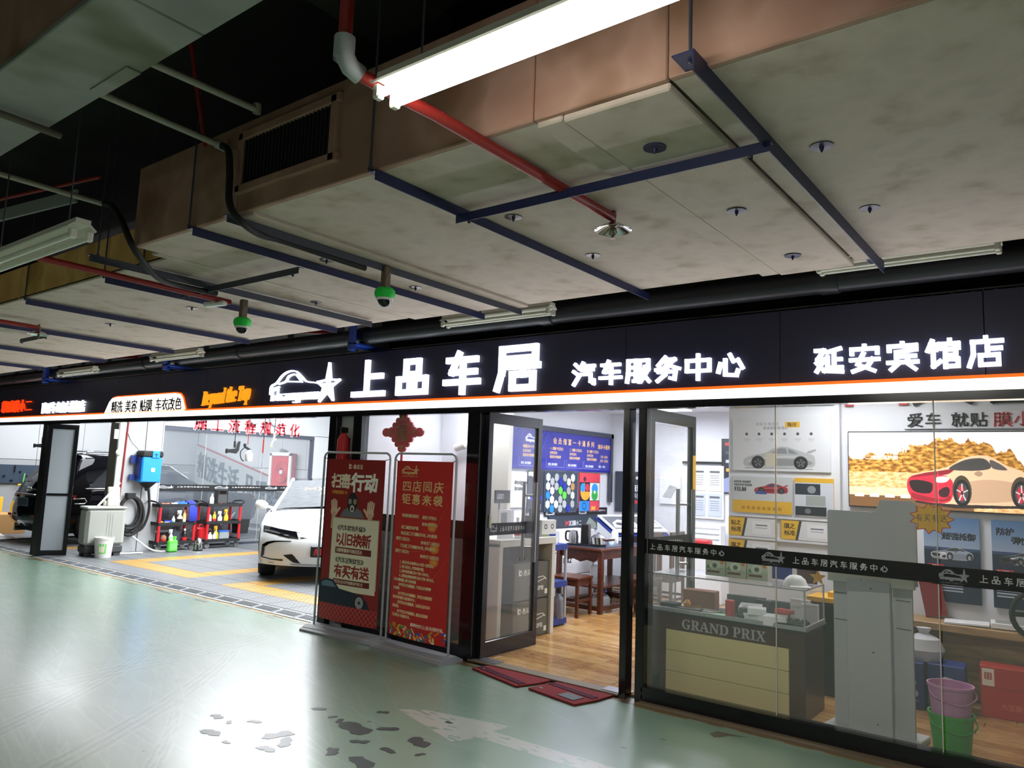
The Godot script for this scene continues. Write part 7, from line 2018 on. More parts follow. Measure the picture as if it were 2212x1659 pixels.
func side_car(img: Image, x: float, y: float, w: float, body: Color, dark: Color) -> void:   # a sports car in profile, facing left
	var s := w / 100.0
	var f := func(a): return [x + a[0] * s, y + a[1] * s]
	blob(img, round_off([[1, 25], [0, 20], [4, 15], [16, 11], [31, 8], [42, 2], [54, -1], [64, 0], [76, 4], [88, 8], [97, 11], [99, 18], [98, 25], [88, 28], [50, 29], [8, 28]].map(f)), body)
	blob(img, round_off([[10, 22], [30, 17], [60, 16], [90, 18], [92, 24], [50, 26], [12, 26]].map(f)), body.darkened(0.2))
	blob(img, round_off([[3, 21], [16, 16], [34, 14], [60, 12], [92, 13], [60, 14], [34, 16], [16, 19]].map(f)), body.lightened(0.3))
	blob(img, [[39, 9], [46, 3], [53, 1], [60, 1.5], [62, 9]].map(f), dark)
	blob(img, [[64, 9], [62.5, 2], [69, 4], [77, 9]].map(f), dark)
	blob(img, [[87, 8], [90, 5], [100, 2], [100, 4.5], [93, 8]].map(f), body.darkened(0.1))
	for cx in [21.0, 80.0]:
		disc(img, x + cx * s, y + 21.5 * s, 9.6 * s, 9.4 * s, body.darkened(0.6))
		picture_wheel(img, x + cx * s, y + 22 * s, 8.4 * s, 8.4 * s, Color8(120, 122, 128), Color8(50, 50, 54))
	img.fill_rect(Rect2i(int(x + 2 * s), int(y + 29.5 * s), int(94 * s), maxi(1, int(s))), Color8(110, 112, 118))

func front_car(img: Image, x: float, y: float, w: float, body: Color, hi: Color, tall := 1.0) -> void:   # a sports car in three-quarter view, facing left
	var s := w / 100.0
	var f := func(a): return [x + a[0] * s, y + a[1] * s * tall]
	blob(img, [[6, 33], [40, 36], [98, 34], [96, 30], [10, 30]].map(f), Color8(46, 36, 34))
	blob(img, round_off([[0, 22], [2, 15], [12, 11], [24, 9], [36, 6], [46, 1], [58, -2], [70, -1], [82, 5], [94, 9], [100, 15], [100, 27], [92, 32], [60, 33], [30, 33], [6, 30]].map(f)), hi)
	blob(img, round_off([[36, 22], [50, 17], [72, 15], [96, 19], [98, 27], [70, 31], [44, 31]].map(f)), hi.darkened(0.16))
	blob(img, round_off([[0, 22], [2, 15], [12, 12], [26, 12], [35, 14], [39, 19], [37, 30], [28, 33], [12, 32], [4, 30]].map(f)), body)
	blob(img, round_off([[3, 15], [14, 11.5], [28, 9.5], [40, 8], [34, 12], [20, 13]].map(f)), body.darkened(0.35))
	blob(img, round_off([[4, 26], [14, 28], [30, 30], [36, 27], [34, 31], [16, 32], [5, 30]].map(f)), body.darkened(0.3))
	blob(img, round_off([[36, 8], [47, 2], [58, 0], [66, 1], [69, 7], [54, 9]].map(f)), Color8(70, 66, 66))
	blob(img, round_off([[71, 7], [69, 1], [77, 4], [82, 8]].map(f)), Color8(90, 84, 82))
	blob(img, round_off([[2, 18], [9, 16.5], [20, 18], [22, 21], [19, 26], [6, 25]].map(f)), Color8(40, 22, 26))
	blob(img, round_off([[24, 15], [30, 13.5], [36, 14.5], [33, 17.5], [26, 18]].map(f)), Color8(240, 236, 230))
	blob(img, round_off([[27, 24], [33, 21], [36, 23], [34, 28], [28, 28]].map(f)), Color8(60, 24, 34))
	blob(img, round_off([[56, 11], [60, 9], [63, 11], [60, 13]].map(f)), hi.darkened(0.3))
	for cx in [46.0, 92.0]:
		disc(img, x + cx * s, y + 23.5 * s * tall, 7.8 * s, 11.0 * s * tall, hi.darkened(0.7))
		picture_wheel(img, x + cx * s, y + 25 * s * tall, 6.6 * s, 9.6 * s * tall, Color8(206, 202, 200), body.darkened(0.1))

func showroom() -> void:
	var zw := -1.9
	# poster wall
	var pp := thing("poster_panel", "tall white display panel carrying rows of car-film posters", "display panel", v(-2.29, 0, zw + 0.05))
	nw(); bx(v(0, 1.33, 0), v(1.02, 2.62, 0.08), Basis.IDENTITY, 0.006); part("panel", M.wall_white, pp)
	for k in 4:
		nw(); bx(v(-0.36 + k * 0.24, 2.41, 0.05), v(0.225, 0.07, 0.02), Basis.IDENTITY, 0.004); part("caption_plate", [M.yellow_plastic, M.teal_dark, M.teal_dark, M.teal_dark][k], pp)
	for y in [1.345, 1.14]:
		nw(); bx(v(0, y, 0.05), v(0.98, 0.02, 0.03)); part("ledge", M.wall_white, pp)
	var zp := zw + 0.105
	var img := canvas(512, 288, Color8(222, 224, 226))
	write(img, "您的车漆正在", 130, 26, 16, Color8(170, 172, 176), 0.1, 0.3); write(img, "你需要新的保护", 168, 48, 16, Color8(150, 152, 156), 0.1, 0.2); img.fill_rect(Rect2i(284, 24, 76, 30), Color8(240, 190, 60)); write(img, "隐形", 296, 28, 22, Color8(120, 90, 30), 0.14)
	for k in 6:
		disc(img, 78 + k * 68, 88, 8, 8, Color8(80, 82, 86)); img.fill_rect(Rect2i(62 + k * 68, 114, 32, 3), Color8(170, 172, 176)); img.fill_rect(Rect2i(66 + k * 68, 124, 24, 3), Color8(186, 188, 190))
	side_car(img, 60, 160, 380, Color8(186, 188, 188), Color8(140, 144, 148))
	img.fill_rect(Rect2i(180, 192, 56, 70), Color8(206, 198, 176))
	poster("film_poster", "pale poster of a silver sports car in profile, largest on the white panel", v(-2.3, 2.02, zp), 0.9, 0.5, 0, print_of(img, 0.3), "poster", "posters on the white panel")
	img = canvas(320, 200, Color8(206, 210, 212)); img.fill_rect(Rect2i(0, 132, 320, 68), Color8(238, 186, 50))
	side_car(img, 120, 36, 180, Color8(180, 46, 60), Color8(60, 70, 110)); img.fill_rect(Rect2i(126, 80, 60, 16), Color8(70, 80, 160))
	for k in 8:
		img.fill_rect(Rect2i(50 + k * 28, 164, 18, 18), Color8(196, 146, 30))
	var fp := poster("film_poster", "grey and yellow poster reading FILM with a red racing car", v(-2.47, 1.545, zp), 0.56, 0.34, 0, print_of(img, 0.3), "poster", "posters on the white panel")
	lettering("AUTO PAINT", 0.028, 0.002, M.dark_grey, fp, v(-0.185, 0.118, 0.009)); lettering("PROTECTION", 0.028, 0.002, M.dark_grey, fp, v(-0.178, 0.088, 0.009)); lettering("FILM", 0.05, 0.003, M.sign_ink, fp, v(-0.205, 0.048, 0.009))
	img = canvas(200, 200, Color8(216, 220, 228)); img.fill_rect(Rect2i(0, 0, 200, 24), Color8(238, 186, 50)); img.fill_rect(Rect2i(4, 30, 130, 58), Color8(44, 50, 66)); img.fill_rect(Rect2i(60, 92, 100, 54), Color8(168, 174, 170)); img.fill_rect(Rect2i(4, 150, 160, 48), Color8(40, 44, 52)); disc(img, 90, 60, 22, 20, Color8(150, 154, 160)); disc(img, 70, 174, 16, 14, Color8(120, 122, 126))
	poster("film_poster", "small grid poster of dark workshop pictures right of the FILM poster", v(-2.0, 1.545, zp), 0.34, 0.34, 0, print_of(img, 0.3), "poster", "posters on the white panel")
	for q in [["贴之标准", -2.62, 1.24, "upper left"], ["膜之标准", -2.12, 1.24, "upper right"], ["膜之标准", -2.62, 1.03, "lower left"]]:
		img = canvas(240, 90, Color8(228, 230, 232)); blob(img, [[0, 0], [84, 0], [66, 90], [0, 90]], Color8(240, 190, 50)); blob(img, [[84, 0], [96, 0], [78, 90], [66, 90]], Color8(50, 52, 58))
		var t: String = q[0]
		write(img, t.left(2), 14, 14, 24, Color8(70, 54, 20), 0.14, 0.08); write(img, t.right(2), 14, 46, 24, Color8(70, 54, 20), 0.14, 0.08)
		img.fill_rect(Rect2i(120, 14, 90, 62), Color8(240, 242, 244)); img.fill_rect(Rect2i(136, 30, 58, 6), Color8(110, 114, 130)); img.fill_rect(Rect2i(136, 44, 58, 4), Color8(170, 174, 184))
		poster("standard_card", "yellow-cornered standards card on the white panel, " + q[3], v(q[1] + 0.06, q[2], zp), 0.46, 0.17, 0, print_of(img, 0.4), "card", "standards cards on the white panel")
	# lit picture box
	img = canvas(768, 340, Color8(246, 246, 246))
	var n := FastNoiseLite.new(); n.seed = 6; n.frequency = 0.02; n.fractal_octaves = 5
	for y in 340:
		for x in 768:
			var ridge := 60.0 + 50.0 * sin(x * 0.008 + 1.2) + 40.0 * n.get_noise_2d(x, 0) + maxf(0.0, (x - 330.0) * 0.32)
			var f := n.get_noise_2d(x * 1.6, y * 3.0)
			if y > 180:
				img.set_pixel(x, y, Color(0.93 + f * 0.2, 0.74 + f * 0.25, 0.5 + f * 0.3) if y < 250 or x > 250 else Color(0.96 + f * 0.1, 0.84 + f * 0.12, 0.66 + f * 0.12))
			elif y > ridge:
				img.set_pixel(x, y, Color(0.72 + f * 0.5, 0.5 + f * 0.45, 0.2 + f * 0.3))
	img.fill_rect(Rect2i(0, 288, 420, 52), Color8(120, 84, 50))
	front_car(img, 206, 112, 390, Color8(226, 40, 66), Color8(246, 200, 160), 1.55)
	write(img, "防刮 防蹭", 20, 20, 26, Color8(255, 252, 240), 0.14, 0.06)
	write(img, "给爱车360防护", 20, 62, 28, Color8(255, 252, 240), 0.14, 0.06)
	write(img, "膜小二漆面保护膜", 24, 106, 18, Color8(255, 252, 240), 0.13, 0.06)
	for k in 4:
		img.fill_rect(Rect2i(20 + k * 54, 280, 34, 16), Color8(240, 230, 220))
	var lb := thing("picture_lightbox", "glowing light box with a red sports car before desert hills", "light box", v(-0.85, 1.81, zw + 0.03))
	nw(); card(v(0, 0, 0.025), 1.72, 0.64, 0.012); part("lit_screen", print_of(img, 0.3, 0.9), lb)
	nw(); bx(v(0, 0, 0), v(1.74, 0.66, 0.04), Basis.IDENTITY, 0.004); part("casing", M.black, lb)
	area(v(-0.85, 1.81, zw + 0.09), 1.7, 0.62, 0.5, Color(1.0, 0.94, 0.86), Vector3(0, 180, 0), "lightbox_light")
	var ls := thing("slogan_board", "white slogan board with black and red characters over the light box", "board", v(-0.62, 2.235, zw + 0.015))
	nw(); bx(v(0, 0, 0), v(1.3, 0.15, 0.02), Basis.IDENTITY, 0.004); part("board", M.wall_white, ls)
	word("爱车 就贴", v(-0.62, 0.055, 0.01), Basis.IDENTITY, 0.11, 0.115, 0.135, 0.11, 0.008, M.sign_ink, ls)
	word("膜小二", v(0.01, 0.055, 0.01), Basis.IDENTITY, 0.11, 0.115, 0.135, 0.11, 0.008, M.letter_red, ls)
	var wl := thing("wall_logo", "big red and charcoal MX2 letters at the top of the showroom wall", "lettering", v(-1.0, 2.47, zw + 0.01))
	nw(); relief(strokes("M"), v(-0.75, 0.16, 0), Basis.IDENTITY, 0.0052, 0.0024, 0.07, 0.02); part("letter", M.letter_red, wl)
	nw(); relief(strokes("X"), v(-0.2, 0.16, 0), Basis.IDENTITY, 0.0045, 0.0024, 0.07, 0.02); part("letter", M.sign_ink, wl)
	nw(); relief(strokes("2"), v(0.3, 0.16, 0), Basis.IDENTITY, 0.005, 0.0024, 0.07, 0.02); part("letter", M.sign_ink, wl)
	for q in [["M800", "超强抵御", -0.94, "blue poster with a white racing car below the light box"], ["M600", "弹性十", -0.46, "blue poster with a dark car below the light box, farthest right"]]:
		img = canvas(240, 420, Color8(126, 158, 200))
		for k in 26:
			img.fill_rect(Rect2i(0, k * 6, 240, 6), Color8(90 + k * 3, 130 + k * 2, 180 + k))
		img.fill_rect(Rect2i(0, 160, 240, 260), Color8(30, 40, 66)); img.fill_rect(Rect2i(0, 150, 240, 14), Color8(60, 80, 120))
		front_car(img, 30, 150, 180, Color8(206, 212, 222) if q[0] == "M800" else Color8(60, 66, 80), Color8(170, 180, 196))
		write(img, "防护", 20, 36, 34, Color8(26, 28, 36), 0.14, 0.06); write(img, q[1], 80, 76, 34, Color8(26, 28, 36), 0.14, 0.06)
		img.fill_rect(Rect2i(14, 236, 70, 26), Color8(206, 60, 62)); write(img, q[0], 20, 240, 18, Color8(250, 240, 236), 0.13, 0.1)
		for k in 4:
			img.fill_rect(Rect2i(14, 318 + k * 14, 150, 7), Color8(190, 196, 206))
		poster("series_poster", q[3], v(q[2], 1.09, zw + 0.02), 0.4, 0.68, 0, print_of(img, 0.3), "poster", "series posters below the light box")
	# bench with its things
	var be := thing("display_bench", "pale wooden display bench along the showroom wall", "bench", v(0.6, 0.02, -1.72))
	nw(); bx(v(0, 0.57, 0), v(4.4, 0.06, 0.32), Basis.IDENTITY, 0.006); part("top", M.wood_desk, be)
	nw(); bx(v(0, 0.28, -0.12), v(4.3, 0.54, 0.03)); part("back_panel", M.wood_desk, be)
	for x in [-2.15, 2.15]:
		nw(); bx(v(x, 0.28, 0), v(0.04, 0.54, 0.28)); part("end_panel", M.wood_desk, be)
	var ab := thing("sample_album", "thick open white sample album lying on the bench", "album", v(-0.66, 0.625, -1.7), 6)
	nw(); bx(v(0.13, 0.022, 0), v(0.28, 0.04, 0.2), Basis.IDENTITY, 0.004); part("page_block", M.paper, ab)
	nw(); bx(v(-0.17, 0.008, 0.0), v(0.3, 0.012, 0.2), Basis(Vector3.BACK, 0.03)); part("cover", M.paper, ab)
	for k in 2:
		nw(); bx(v(0.07 + k * 0.12, 0.0445, 0), v(0.1, 0.003, 0.15)); part("sample", M.grey_plastic, ab)
	nw(); bx(v(0, 0.0, 0), v(0.16, 0.34, 0.01), Basis(Vector3.RIGHT, -0.2) * Basis(Vector3.BACK, 0.2)); solo("gift_packet", M.red_cloth, "red packet leaning on the posters beside the grey stand", "packet", "", v(-1.08, 0.8, -1.82))
	var sw := thing("steering_wheel", "black steering wheel with a red mark standing on the bench at the right edge", "steering wheel", v(-0.36, 0.76, -1.6), 20)
	nw(); tb(range(24).map(func(a): return v(0.17 * cos(TAU * a / 24), 0.17 * sin(TAU * a / 24), 0)), 0.02, 10, true); part("rim", M.black_matt, sw)
	nw(); la([[0, -0.02], [0.06, -0.02], [0.06, 0.02], [0, 0.03]], Vector3.ZERO, 16, Basis(Vector3.RIGHT, PI / 2)); part("hub", M.black, sw)
	for a in [0.0, PI, -PI / 2]:
		nw(); tb([v(0.05 * cos(a), 0.05 * sin(a), 0), v(0.16 * cos(a), 0.16 * sin(a), 0)], 0.018, 8); part("spoke", M.black_matt, sw)
	nw(); tb([v(-0.06, -0.16, 0.012), v(0.0, -0.172, 0.014), v(0.06, -0.16, 0.012)], 0.016, 8); part("red_mark", M.red_plastic, sw)
	nw(); tb([v(0, 0, -0.02), v(0.05, -0.12, -0.12), v(0.05, -0.13, -0.13)], 0.03, 8); part("column", M.black_matt, sw)
	# boxes and bag under the bench
	img = canvas(200, 200, Color8(184, 40, 34)); img.fill_rect(Rect2i(4, 6, 44, 70), Color8(236, 226, 214)); write(img, "囍", 12, 22, 28, Color8(160, 30, 26), 0.14)
	write(img, "元宝质保", 70, 140, 22, Color8(214, 120, 90), 0.1, 0.1); img.fill_rect(Rect2i(0, 78, 200, 3), Color8(140, 26, 22))
	for k in 2:
		var rb := thing("red_gift_box", ["red gift box with a white tag under the bench, nearer the buckets", "red gift box under the bench behind the first, at the right edge"][k], "box", v(-0.55 + k * 0.5, 0.02, -1.52 + k * 0.02), 4, "red gift boxes under the bench")
		nw(); bx(v(0, 0.18, 0), v(0.36, 0.36, 0.2), Basis.IDENTITY, 0.004); part("box", M.red_box, rb)
		nw(); card(v(0, 0.18, 0.102), 0.35, 0.35, 0.003); part("print", print_of(img), rb)
	img = canvas(128, 128, Color8(36, 52, 128)); stamp(img, [PackedVector2Array([Vector2(30, 56), Vector2(36, 40), Vector2(60, 32), Vector2(90, 36), Vector2(98, 56), Vector2(80, 52), Vector2(60, 50)])], 0, 0, 1, 1, 6, Color8(226, 230, 240))
	for k in 4:
		disc(img, 26 + k * 25, 84, 9, 9, Color8(170, 186, 226)); img.fill_rect(Rect2i(20 + k * 25, 102, 14, 3), Color8(130, 150, 210))
	for k in 2:
		var bb := thing("blue_carton", ["blue carton with white icons behind the buckets, right one", "blue carton with white icons behind the buckets, left one half hidden"][k], "carton", v(-0.93 - k * 0.26, 0.02, -1.4 + k * 0.06), 3, "blue cartons under the bench")
		nw(); bx(v(0, 0.17, 0), v(0.24, 0.34, 0.24), Basis.IDENTITY, 0.004); part("box", M.blue_box, bb)
		nw(); card(v(0, 0.17, 0.122), 0.235, 0.33, 0.003); part("print", print_of(img), bb)
	nw(); la([[0, 0], [0.1, 0.0], [0.13, 0.08], [0.1, 0.16], [0.03, 0.2], [0.05, 0.24], [0, 0.24]], Vector3.ZERO, 9, Basis.IDENTITY, 1.1, 0.8); solo("plastic_bag", M.bag_white, "tied white plastic bag lying on the blue cartons", "bag", "", v(-1.08, 0.36, -1.38), 20)
	# glass display case
	var dc := thing("display_case", "dark brown display case with a cream front panel and glass top box", "display case", v(-2.24, 0.02, -0.5))
	nw(); bx(v(0, 0.3, 0), v(1.2, 0.6, 0.46), Basis.IDENTITY, 0.004); part("cabinet", M.case_brown, dc)
	for k in 3:
		nw(); bx(v(0.02, 0.095 + k * 0.155, 0.235), v(0.94, 0.152, 0.012), Basis.IDENTITY, 0.003); part("front_board", M.case_panel, dc)
	lettering("GRAND PRIX", 0.1, 0.006, M.grey_plastic, dc, v(0.0, 0.535, 0.233), Basis.IDENTITY, "Droid Serif")
	nw(); bx(v(0, 0.608, 0), v(1.24, 0.016, 0.5)); part("deck", M.black_matt, dc)
	nw(); bx(v(0, 0.63, 0.24), v(1.22, 0.03, 0.012)); bx(v(0.604, 0.63, 0), v(0.012, 0.03, 0.48)); part("deck_rail", M.alu, dc)
	nw(); bx(v(0, 0.76, 0.236), v(1.2, 0.26, 0.006)); bx(v(0, 0.893, 0), v(1.2, 0.006, 0.478)); bx(v(0.6, 0.76, 0), v(0.006, 0.26, 0.478)); bx(v(-0.6, 0.76, 0), v(0.006, 0.26, 0.478)); part("glass_box", M.glass, dc)
	nw()
	for sx in [-1, 1]:
		for sz in [-1, 1]:
			bx(v(sx * 0.6, 0.76, sz * 0.236), v(0.01, 0.27, 0.01))
	bx(v(0, 0.895, 0.238), v(1.2, 0.01, 0.01)); bx(v(0.6, 0.895, 0), v(0.01, 0.01, 0.478))
	part("corner_post", M.alu, dc)
	var deck := 0.64
	var items := [["gold_tray", "gold tray with small gold ornaments in the display case, left end", v(-2.62, deck, -0.42), v(0.24, 0.03, 0.14), M.gold, 8], ["gift_case", "dark red gift case in the display case behind the gold tray", v(-2.55, deck, -0.6), v(0.26, 0.14, 0.12), M.brown_cloth, 6], ["flat_box", "flat black box in the display case before the gold tray", v(-2.58, deck, -0.34), v(0.28, 0.03, 0.1), M.black, 4], ["leaflet_pile", "pile of green leaflets in the display case", v(-2.28, deck, -0.34), v(0.2, 0.012, 0.14), M.lime_tint, 14], ["device_box", "white box with a drone picture standing tilted in the display case", v(-2.08, deck + 0.05, -0.42), v(0.16, 0.05, 0.13), M.paper, 12], ["device_box", "white box lying flat beside the drone box in the display case", v(-1.98, deck, -0.34), v(0.2, 0.06, 0.14), M.paper, -10], ["device_box", "pale blue box with a car picture at the front of the display case", v(-1.86, deck, -0.32), v(0.16, 0.07, 0.13), M.white_gloss, 12], ["device_box", "grey carton with barcode at the back of the display case", v(-1.78, deck, -0.64), v(0.14, 0.16, 0.05), M.white, 0], ["device_box", "dark carton at the back of the display case, middle", v(-2.2, deck, -0.66), v(0.3, 0.13, 0.05), M.dark_grey, 0], ["device_box", "dark carton at the back of the display case, right of the middle", v(-1.95, deck, -0.67), v(0.18, 0.12, 0.05), M.teal_dark, 0], ["gadget_tray", "black tray of small gadgets in the display case, right end", v(-1.76, deck, -0.36), v(0.2, 0.035, 0.2), M.black, 2]]
	items.append_array([["device_box", "pale box with a car-mount picture leaning at the case's right front", v(-1.99, deck + 0.06, -0.3), v(0.13, 0.05, 0.1), M.white_gloss, 18], ["device_box", "small red box among the white ones in the display case", v(-1.84, deck + 0.07, -0.45), v(0.12, 0.03, 0.08), M.red_plastic, -14], ["device_box", "white carton with barcode at the case's right back", v(-1.7, deck, -0.6), v(0.12, 0.14, 0.05), M.paper, 4], ["device_box", "black box with a white picture behind the drone box", v(-2.03, deck, -0.56), v(0.12, 0.13, 0.06), M.black, -6], ["leaflet_pile", "pile of grey leaflets beside the flat black box", v(-2.42, deck, -0.42), v(0.16, 0.02, 0.12), M.grey_plastic, -8], ["flat_box", "flat black box at the front left corner of the case", v(-2.7, deck, -0.36), v(0.14, 0.05, 0.1), M.black_matt, -4]])
	for it in items:
		nw(); bx(v(0, it[3].y / 2, 0), it[3], Basis(Vector3.RIGHT, 0.15) if it[1].contains("tilted") else Basis.IDENTITY, 0.004)
		if it[0] == "gadget_tray":
			for k in 12:
				bx(v(-0.08 + (k % 4) * 0.05, 0.04, -0.07 + (k / 4) * 0.06), v(0.03, 0.015, 0.025))
		if it[0] == "gold_tray":
			la([[0, 0.03], [0.025, 0.03], [0.03, 0.05], [0.015, 0.075], [0, 0.08]], v(0.03, 0, 0), 10)
			la([[0, 0.03], [0.02, 0.03], [0.02, 0.045], [0, 0.05]], v(-0.05, 0, 0.02), 10)
		if it[0] == "device_box":
			bx(v(0, it[3].y + 0.001, 0.01), v(it[3].x * 0.6, 0.002, it[3].z * 0.4))
		solo(it[0], it[4], it[1], "box" if it[0].ends_with("box") or it[0].ends_with("case") else "tray" if it[0].ends_with("tray") else "leaflets", "goods in the display case" if it[0] == "device_box" else "", it[2], it[5])
	nw(); la([[0, 0], [0.035, 0], [0.035, 0.13], [0.03, 0.135], [0, 0.135]], Vector3.ZERO, 16); solo("red_canister", M.red_plastic, "red cylinder canister in the display case", "canister", "", v(-2.2, deck, -0.32))
	nw(); la([[0, 0], [0.045, 0], [0.05, 0.04], [0.03, 0.07], [0.035, 0.09], [0, 0.1]], Vector3.ZERO, 16); solo("clock_ball", M.dark_grey, "dark round ornament beside the red canister", "ornament", "", v(-2.1, deck, -0.33))
	# on top of the case
	img = canvas(128, 110, Color8(186, 196, 164)); disc(img, 62, 46, 34, 30, Color8(206, 212, 190)); disc(img, 62, 46, 16, 14, Color8(70, 90, 60)); img.fill_rect(Rect2i(10, 78, 84, 14), Color8(110, 70, 40)); img.fill_rect(Rect2i(100, 8, 20, 26), Color8(214, 120, 50)); blob(img, [[6, 60], [20, 40], [30, 70]], Color8(70, 140, 50))
	var fm := print_of(img)
	for k in 3:
		var o := thing("filter_box", "green air-filter box on the display case, %s of three" % ["left", "middle", "right"][k], "box", v(-2.38 + k * 0.165, 0.92, -0.52 - k * 0.004), 0.0, "green filter boxes on the display case")
		nw(); bx(v(0, 0.07, 0), v(0.16, 0.14, 0.1), Basis.IDENTITY, 0.003); part("box", M.putty, o)
		nw(); card(v(0, 0.07, 0.051), 0.156, 0.136, 0.002); part("print", fm, o)
	poster("cabinet_sign", "navy panel standing behind the right of the display case", v(-1.86, 1.02, -0.72), 0.36, 0.2, 0, M.navy_plastic, "panel", "", 0.02)
	nw(); bx(v(0, 0.07, 0), v(0.11, 0.14, 0.02)); solo("price_card", M.paper, "white price card standing behind the display case", "card", "", v(-1.8, 0.92, -0.7))
	var tr := thing("star_trophy", "gold star trophy with a dark plaque on the display case", "trophy", v(-1.68, 0.92, -0.6), 10)
	nw(); bx(v(-0.04, 0.07, -0.02), v(0.14, 0.13, 0.015)); part("plaque", M.case_brown, tr)
	nw()
	var star := []
	for k in 10:
		star.append(Vector2(0, 0.06 if k % 2 == 0 else 0.026).rotated(TAU * k / 10))
	ex(star, frame(v(0.04, 0.06, 0.01)), 0.02); part("star", M.gold, tr)
	nw(); la([[0.09, 0], [0.085, 0.01], [0.07, 0.05], [0.04, 0.075], [0, 0.082]], Vector3.ZERO, 16); bx(v(0.03, 0.006, 0.08), v(0.14, 0.01, 0.08), Basis.IDENTITY, 0.004); solo("baseball_cap", M.white, "white cap lying on the display case's glass top", "cap", "", v(-1.75, 0.92, -0.42), 20)
	nw(); bx(v(0, 0.35, 0), v(0.5, 0.7, 0.4), Basis.IDENTITY, 0.006); solo("dark_cabinet", M.black, "dark low cabinet between the display case and the grey stand", "cabinet", "", v(-1.62, 0.02, -1.3))
	nw(); bx(v(0, 0.02, 0), v(0.5, 0.04, 0.3), Basis.IDENTITY, 0.004); bx(v(0.05, 0.06, 0), v(0.3, 0.04, 0.2)); solo("parts_tray", M.yellow_plastic, "yellow tray of parts on the dark low cabinet", "tray", "", v(-1.62, 0.73, -1.25))
	# the grey stand seen from behind
	var gs := thing("sign_stand", "tall grey sign stand seen from behind, against the glass", "stand", v(-1.22, 0.02, -0.33), -8)
	nw(); bx(v(0, 0.02, 0), v(0.58, 0.04, 0.36), Basis.IDENTITY, 0.006); part("base", M.stand_grey, gs)
	nw(); bx(v(0, 0.52, 0.04), v(0.28, 0.98, 0.05), Basis.IDENTITY, 0.004); part("column", M.stand_grey, gs)
	for s in [-1, 1]:
		nw(); bx(v(s * 0.195, 0.52, -0.01), v(0.12, 0.96, 0.02)); part("wing", M.stand_grey, gs)
		for y in [0.72, 0.9]:
			nw(); bx(v(s * 0.2, y, 0.002), v(0.09, 0.004, 0.006)); part("slot", M.dark_grey, gs)
	nw(); bx(v(0, 1.01, 0.02), v(0.56, 0.06, 0.04), Basis.IDENTITY, 0.003); part("bracket", M.putty, gs)
	nw(); ex([Vector2(-0.29, 1.0), Vector2(0.29, 1.0), Vector2(0.29, 1.53), Vector2(0.27, 1.55), Vector2(0.07, 1.55), Vector2(0.04, 1.48), Vector2(0.02, 1.465), Vector2(-0.28, 1.465), Vector2(-0.29, 1.45)], frame(v(0, 0, -0.015)), 0.02); part("back_plate", M.stand_grey, gs)
	for q in [[-0.05, 1.01, 0.042], [0.12, 1.0, 0.042], [0.02, 0.96, 0.067], [0.03, 0.55, 0.067], [0.05, 0.1, 0.067]]:
		nw(); la([[0, 0], [0.006, 0], [0.004, 0.003], [0, 0.004]], v(q[0], q[1], q[2]), 8, Basis(Vector3.RIGHT, PI / 2)); part("screw", M.dark_grey, gs)
	# buckets
	for k in 2:
		var b := thing("plastic_bucket", ["green bucket on the floor behind the glass, under the pink one", "pink bucket stacked in the green one behind the glass"][k], "bucket", v(-0.76, 0.02 + k * 0.17, -0.26), 30, "stacked buckets")
		nw(); la([[0, 0], [0.1, 0], [0.124, 0.25], [0.132, 0.25], [0.132, 0.265], [0.122, 0.265], [0.098, 0.008], [0, 0.008]], Vector3.ZERO, 24); part("body", [M.bucket_green, M.bucket_pink][k], b)
		nw(); tb(curve([v(-0.128, 0.24, 0), v(-0.12, 0.2, 0.07), v(0, 0.17, 0.135), v(0.12, 0.2, 0.07), v(0.128, 0.24, 0)]), 0.005, 6); part("bail", [M.bucket_green, M.bucket_pink][k], b)
	# star-burst sticker on the glass
	nw()
	star = []
	for k in 22:
		star.append(Vector2(0.115 if k % 2 == 0 else 0.085, 0).rotated(TAU * k / 22) * Vector2(1.1, 0.85))
	ex(star, frame(), 0.003)
	var sk := thing("price_burst", "yellow star-burst sticker with red edge and handwriting on the glass", "sticker", v(-0.8, 1.475, -0.012))
	part("edge", M.red_plastic, sk)
	nw(); ex(star.map(func(p): return p * 0.92), frame(v(0, 0, 0.003)), 0.001); part("paper", M.yellow_plastic, sk)
	word("有买有送", v(-0.085, 0.025, 0.004), Basis.IDENTITY, 0.045, 0.036, 0.044, 0.06, 0.0006, M.dark_grey, sk)

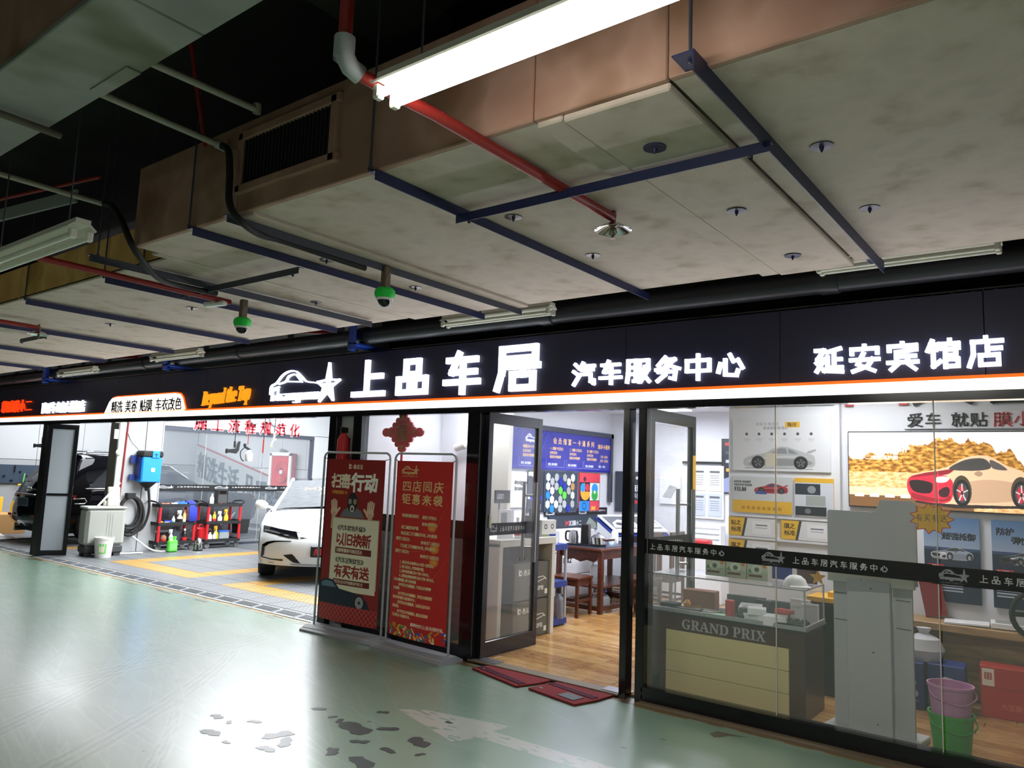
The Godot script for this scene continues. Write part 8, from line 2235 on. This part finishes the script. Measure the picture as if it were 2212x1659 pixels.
# ------------------------------------------------------------------ floor mats, water, small things
func details() -> void:
	for q in [["red ribbed foot mat before the shop door, left one", v(-3.88, 0, 0.12), -16.0, 0.62, 0.4, false], ["red ribbed foot mat with a grey heel patch before the shop door, right one", v(-3.25, 0, 0.22), -12.0, 0.5, 0.42, true]]:
		var m := thing("floor_mat", q[0], "mat", q[1], q[2], "red car mats before the door")
		var w: float = q[3]
		var d: float = q[4]
		nw(); ex([Vector2(-w / 2, -d / 2), Vector2(w / 2, -d / 2), Vector2(w / 2 + 0.02, 0), Vector2(w / 2, d / 2), Vector2(w * 0.1, d / 2 - 0.05), Vector2(-w * 0.2, d / 2 - 0.02), Vector2(-w / 2, d / 2)], frame(v(0, 0.004, 0), Basis(v(1, 0, 0), v(0, 0, -1), v(0, 1, 0))), 0.012); part("pile", M.red_cloth, m)
		for k in 3:
			nw(); bx(v(0, 0.019, (-0.05 if q[5] else 0.1) + k * 0.025), v(w * 0.96, 0.006, 0.012)); part("rib", M.red_cloth_rib, m)
		for s in [-1, 1]:
			nw(); la([[0, 0.0], [0.016, 0.0], [0.012, 0.006], [0, 0.006]], v(-w * 0.38, 0.016, s * d * 0.32), 12); part("stud", M.steel, m)
		if q[5]:
			nw(); bx(v(0.1, 0.018, 0.1), v(0.17, 0.005, 0.12), Basis.IDENTITY, 0.002); part("heel_patch", M.dark_grey, m)
	# drops of water on the floor
	var r2 := RandomNumberGenerator.new()
	r2.seed = 21
	var spots := [[-4.63, 2.34, 0.05], [-4.48, 2.35, 0.03], [-4.38, 2.23, 0.04], [-4.39, 2.53, 0.07], [-4.17, 2.56, 0.03], [-3.91, 2.46, 0.06], [-4.06, 2.28, 0.09], [-3.93, 2.32, 0.07], [-4.29, 1.78, 0.05], [-4.09, 1.82, 0.03], [-4.0, 1.84, 0.04], [-3.83, 1.87, 0.12], [-3.37, 2.22, 0.09], [-3.93, 1.53, 0.04], [-3.66, 1.74, 0.06], [-3.6, 2.23, 0.06], [-3.61, 2.01, 0.05], [-3.35, 1.77, 0.085], [-3.39, 1.99, 0.05], [-3.2, 1.91, 0.03], [-3.46, 1.37, 0.025]]
	var near := ["small wet spot at the top of the left cluster", "tiny wet spot just below the left cluster's top one", "narrow wet spot right of the left cluster's top", "flat wet spot at the left cluster's outer left", "tiny wet spot at the left cluster's lower left", "flat wet spot at the left cluster's bottom", "largest wet spot of the left cluster", "wet spot touching the left cluster's largest one", "wet spot farthest up, below the left banner", "tiny wet spot above the big two-lobed one", "small wet spot touching the big two-lobed one's top", "big two-lobed wet spot left of the arrow", "wide wet spot at the picture's lower edge", "lone wet spot left of the arrow's tip", "flat wet spot between the arrow and the two-lobed one", "flat wet spot left of the lower-edge one", "small wet spot below the two-lobed one", "big round wet spot under the arrow's head", "small wet spot above the lower-edge one", "tiny wet spot below the round one under the arrow", "tiny dark drop on the white arrow itself"]
	var count := 0
	for s in spots:
		nw()
		var poly := []
		var a0 := r2.randf_range(0, TAU)
		for k in 14:
			var f := TAU * k / 14
			var rad: float = s[2] * r2.randf_range(0.62, 1.0) * (1.0 + 0.45 * cos(2.0 * (f - a0)))
			poly.append(Vector2(cos(f), sin(f)) * rad)
		ex(poly, frame(v(0, 0.0005, 0), Basis(v(1, 0, 0), v(0, 0, -1), v(0, 1, 0))), 0.0012)
		solo("water_drop", M.wet, near[count], "puddle", "wet spots on the floor", v(s[0], 0, s[1]))
		count += 1
	nw()
	ex([Vector2(-0.05, 0.0), Vector2(-0.03, 0.08), Vector2(0.16, 0.1), Vector2(0.06, 0.05), Vector2(0.03, -0.02), Vector2(0.0, -0.05)], frame(v(0, 0.0005, 0), Basis(v(1, 0, 0), v(0, 0, -1), v(0, 1, 0))), 0.0012)
	solo("oil_stain", M.stain_brown, "brown leaf-shaped stain on the floor before the display case", "stain", "", v(-2.03, 0, 0.34))
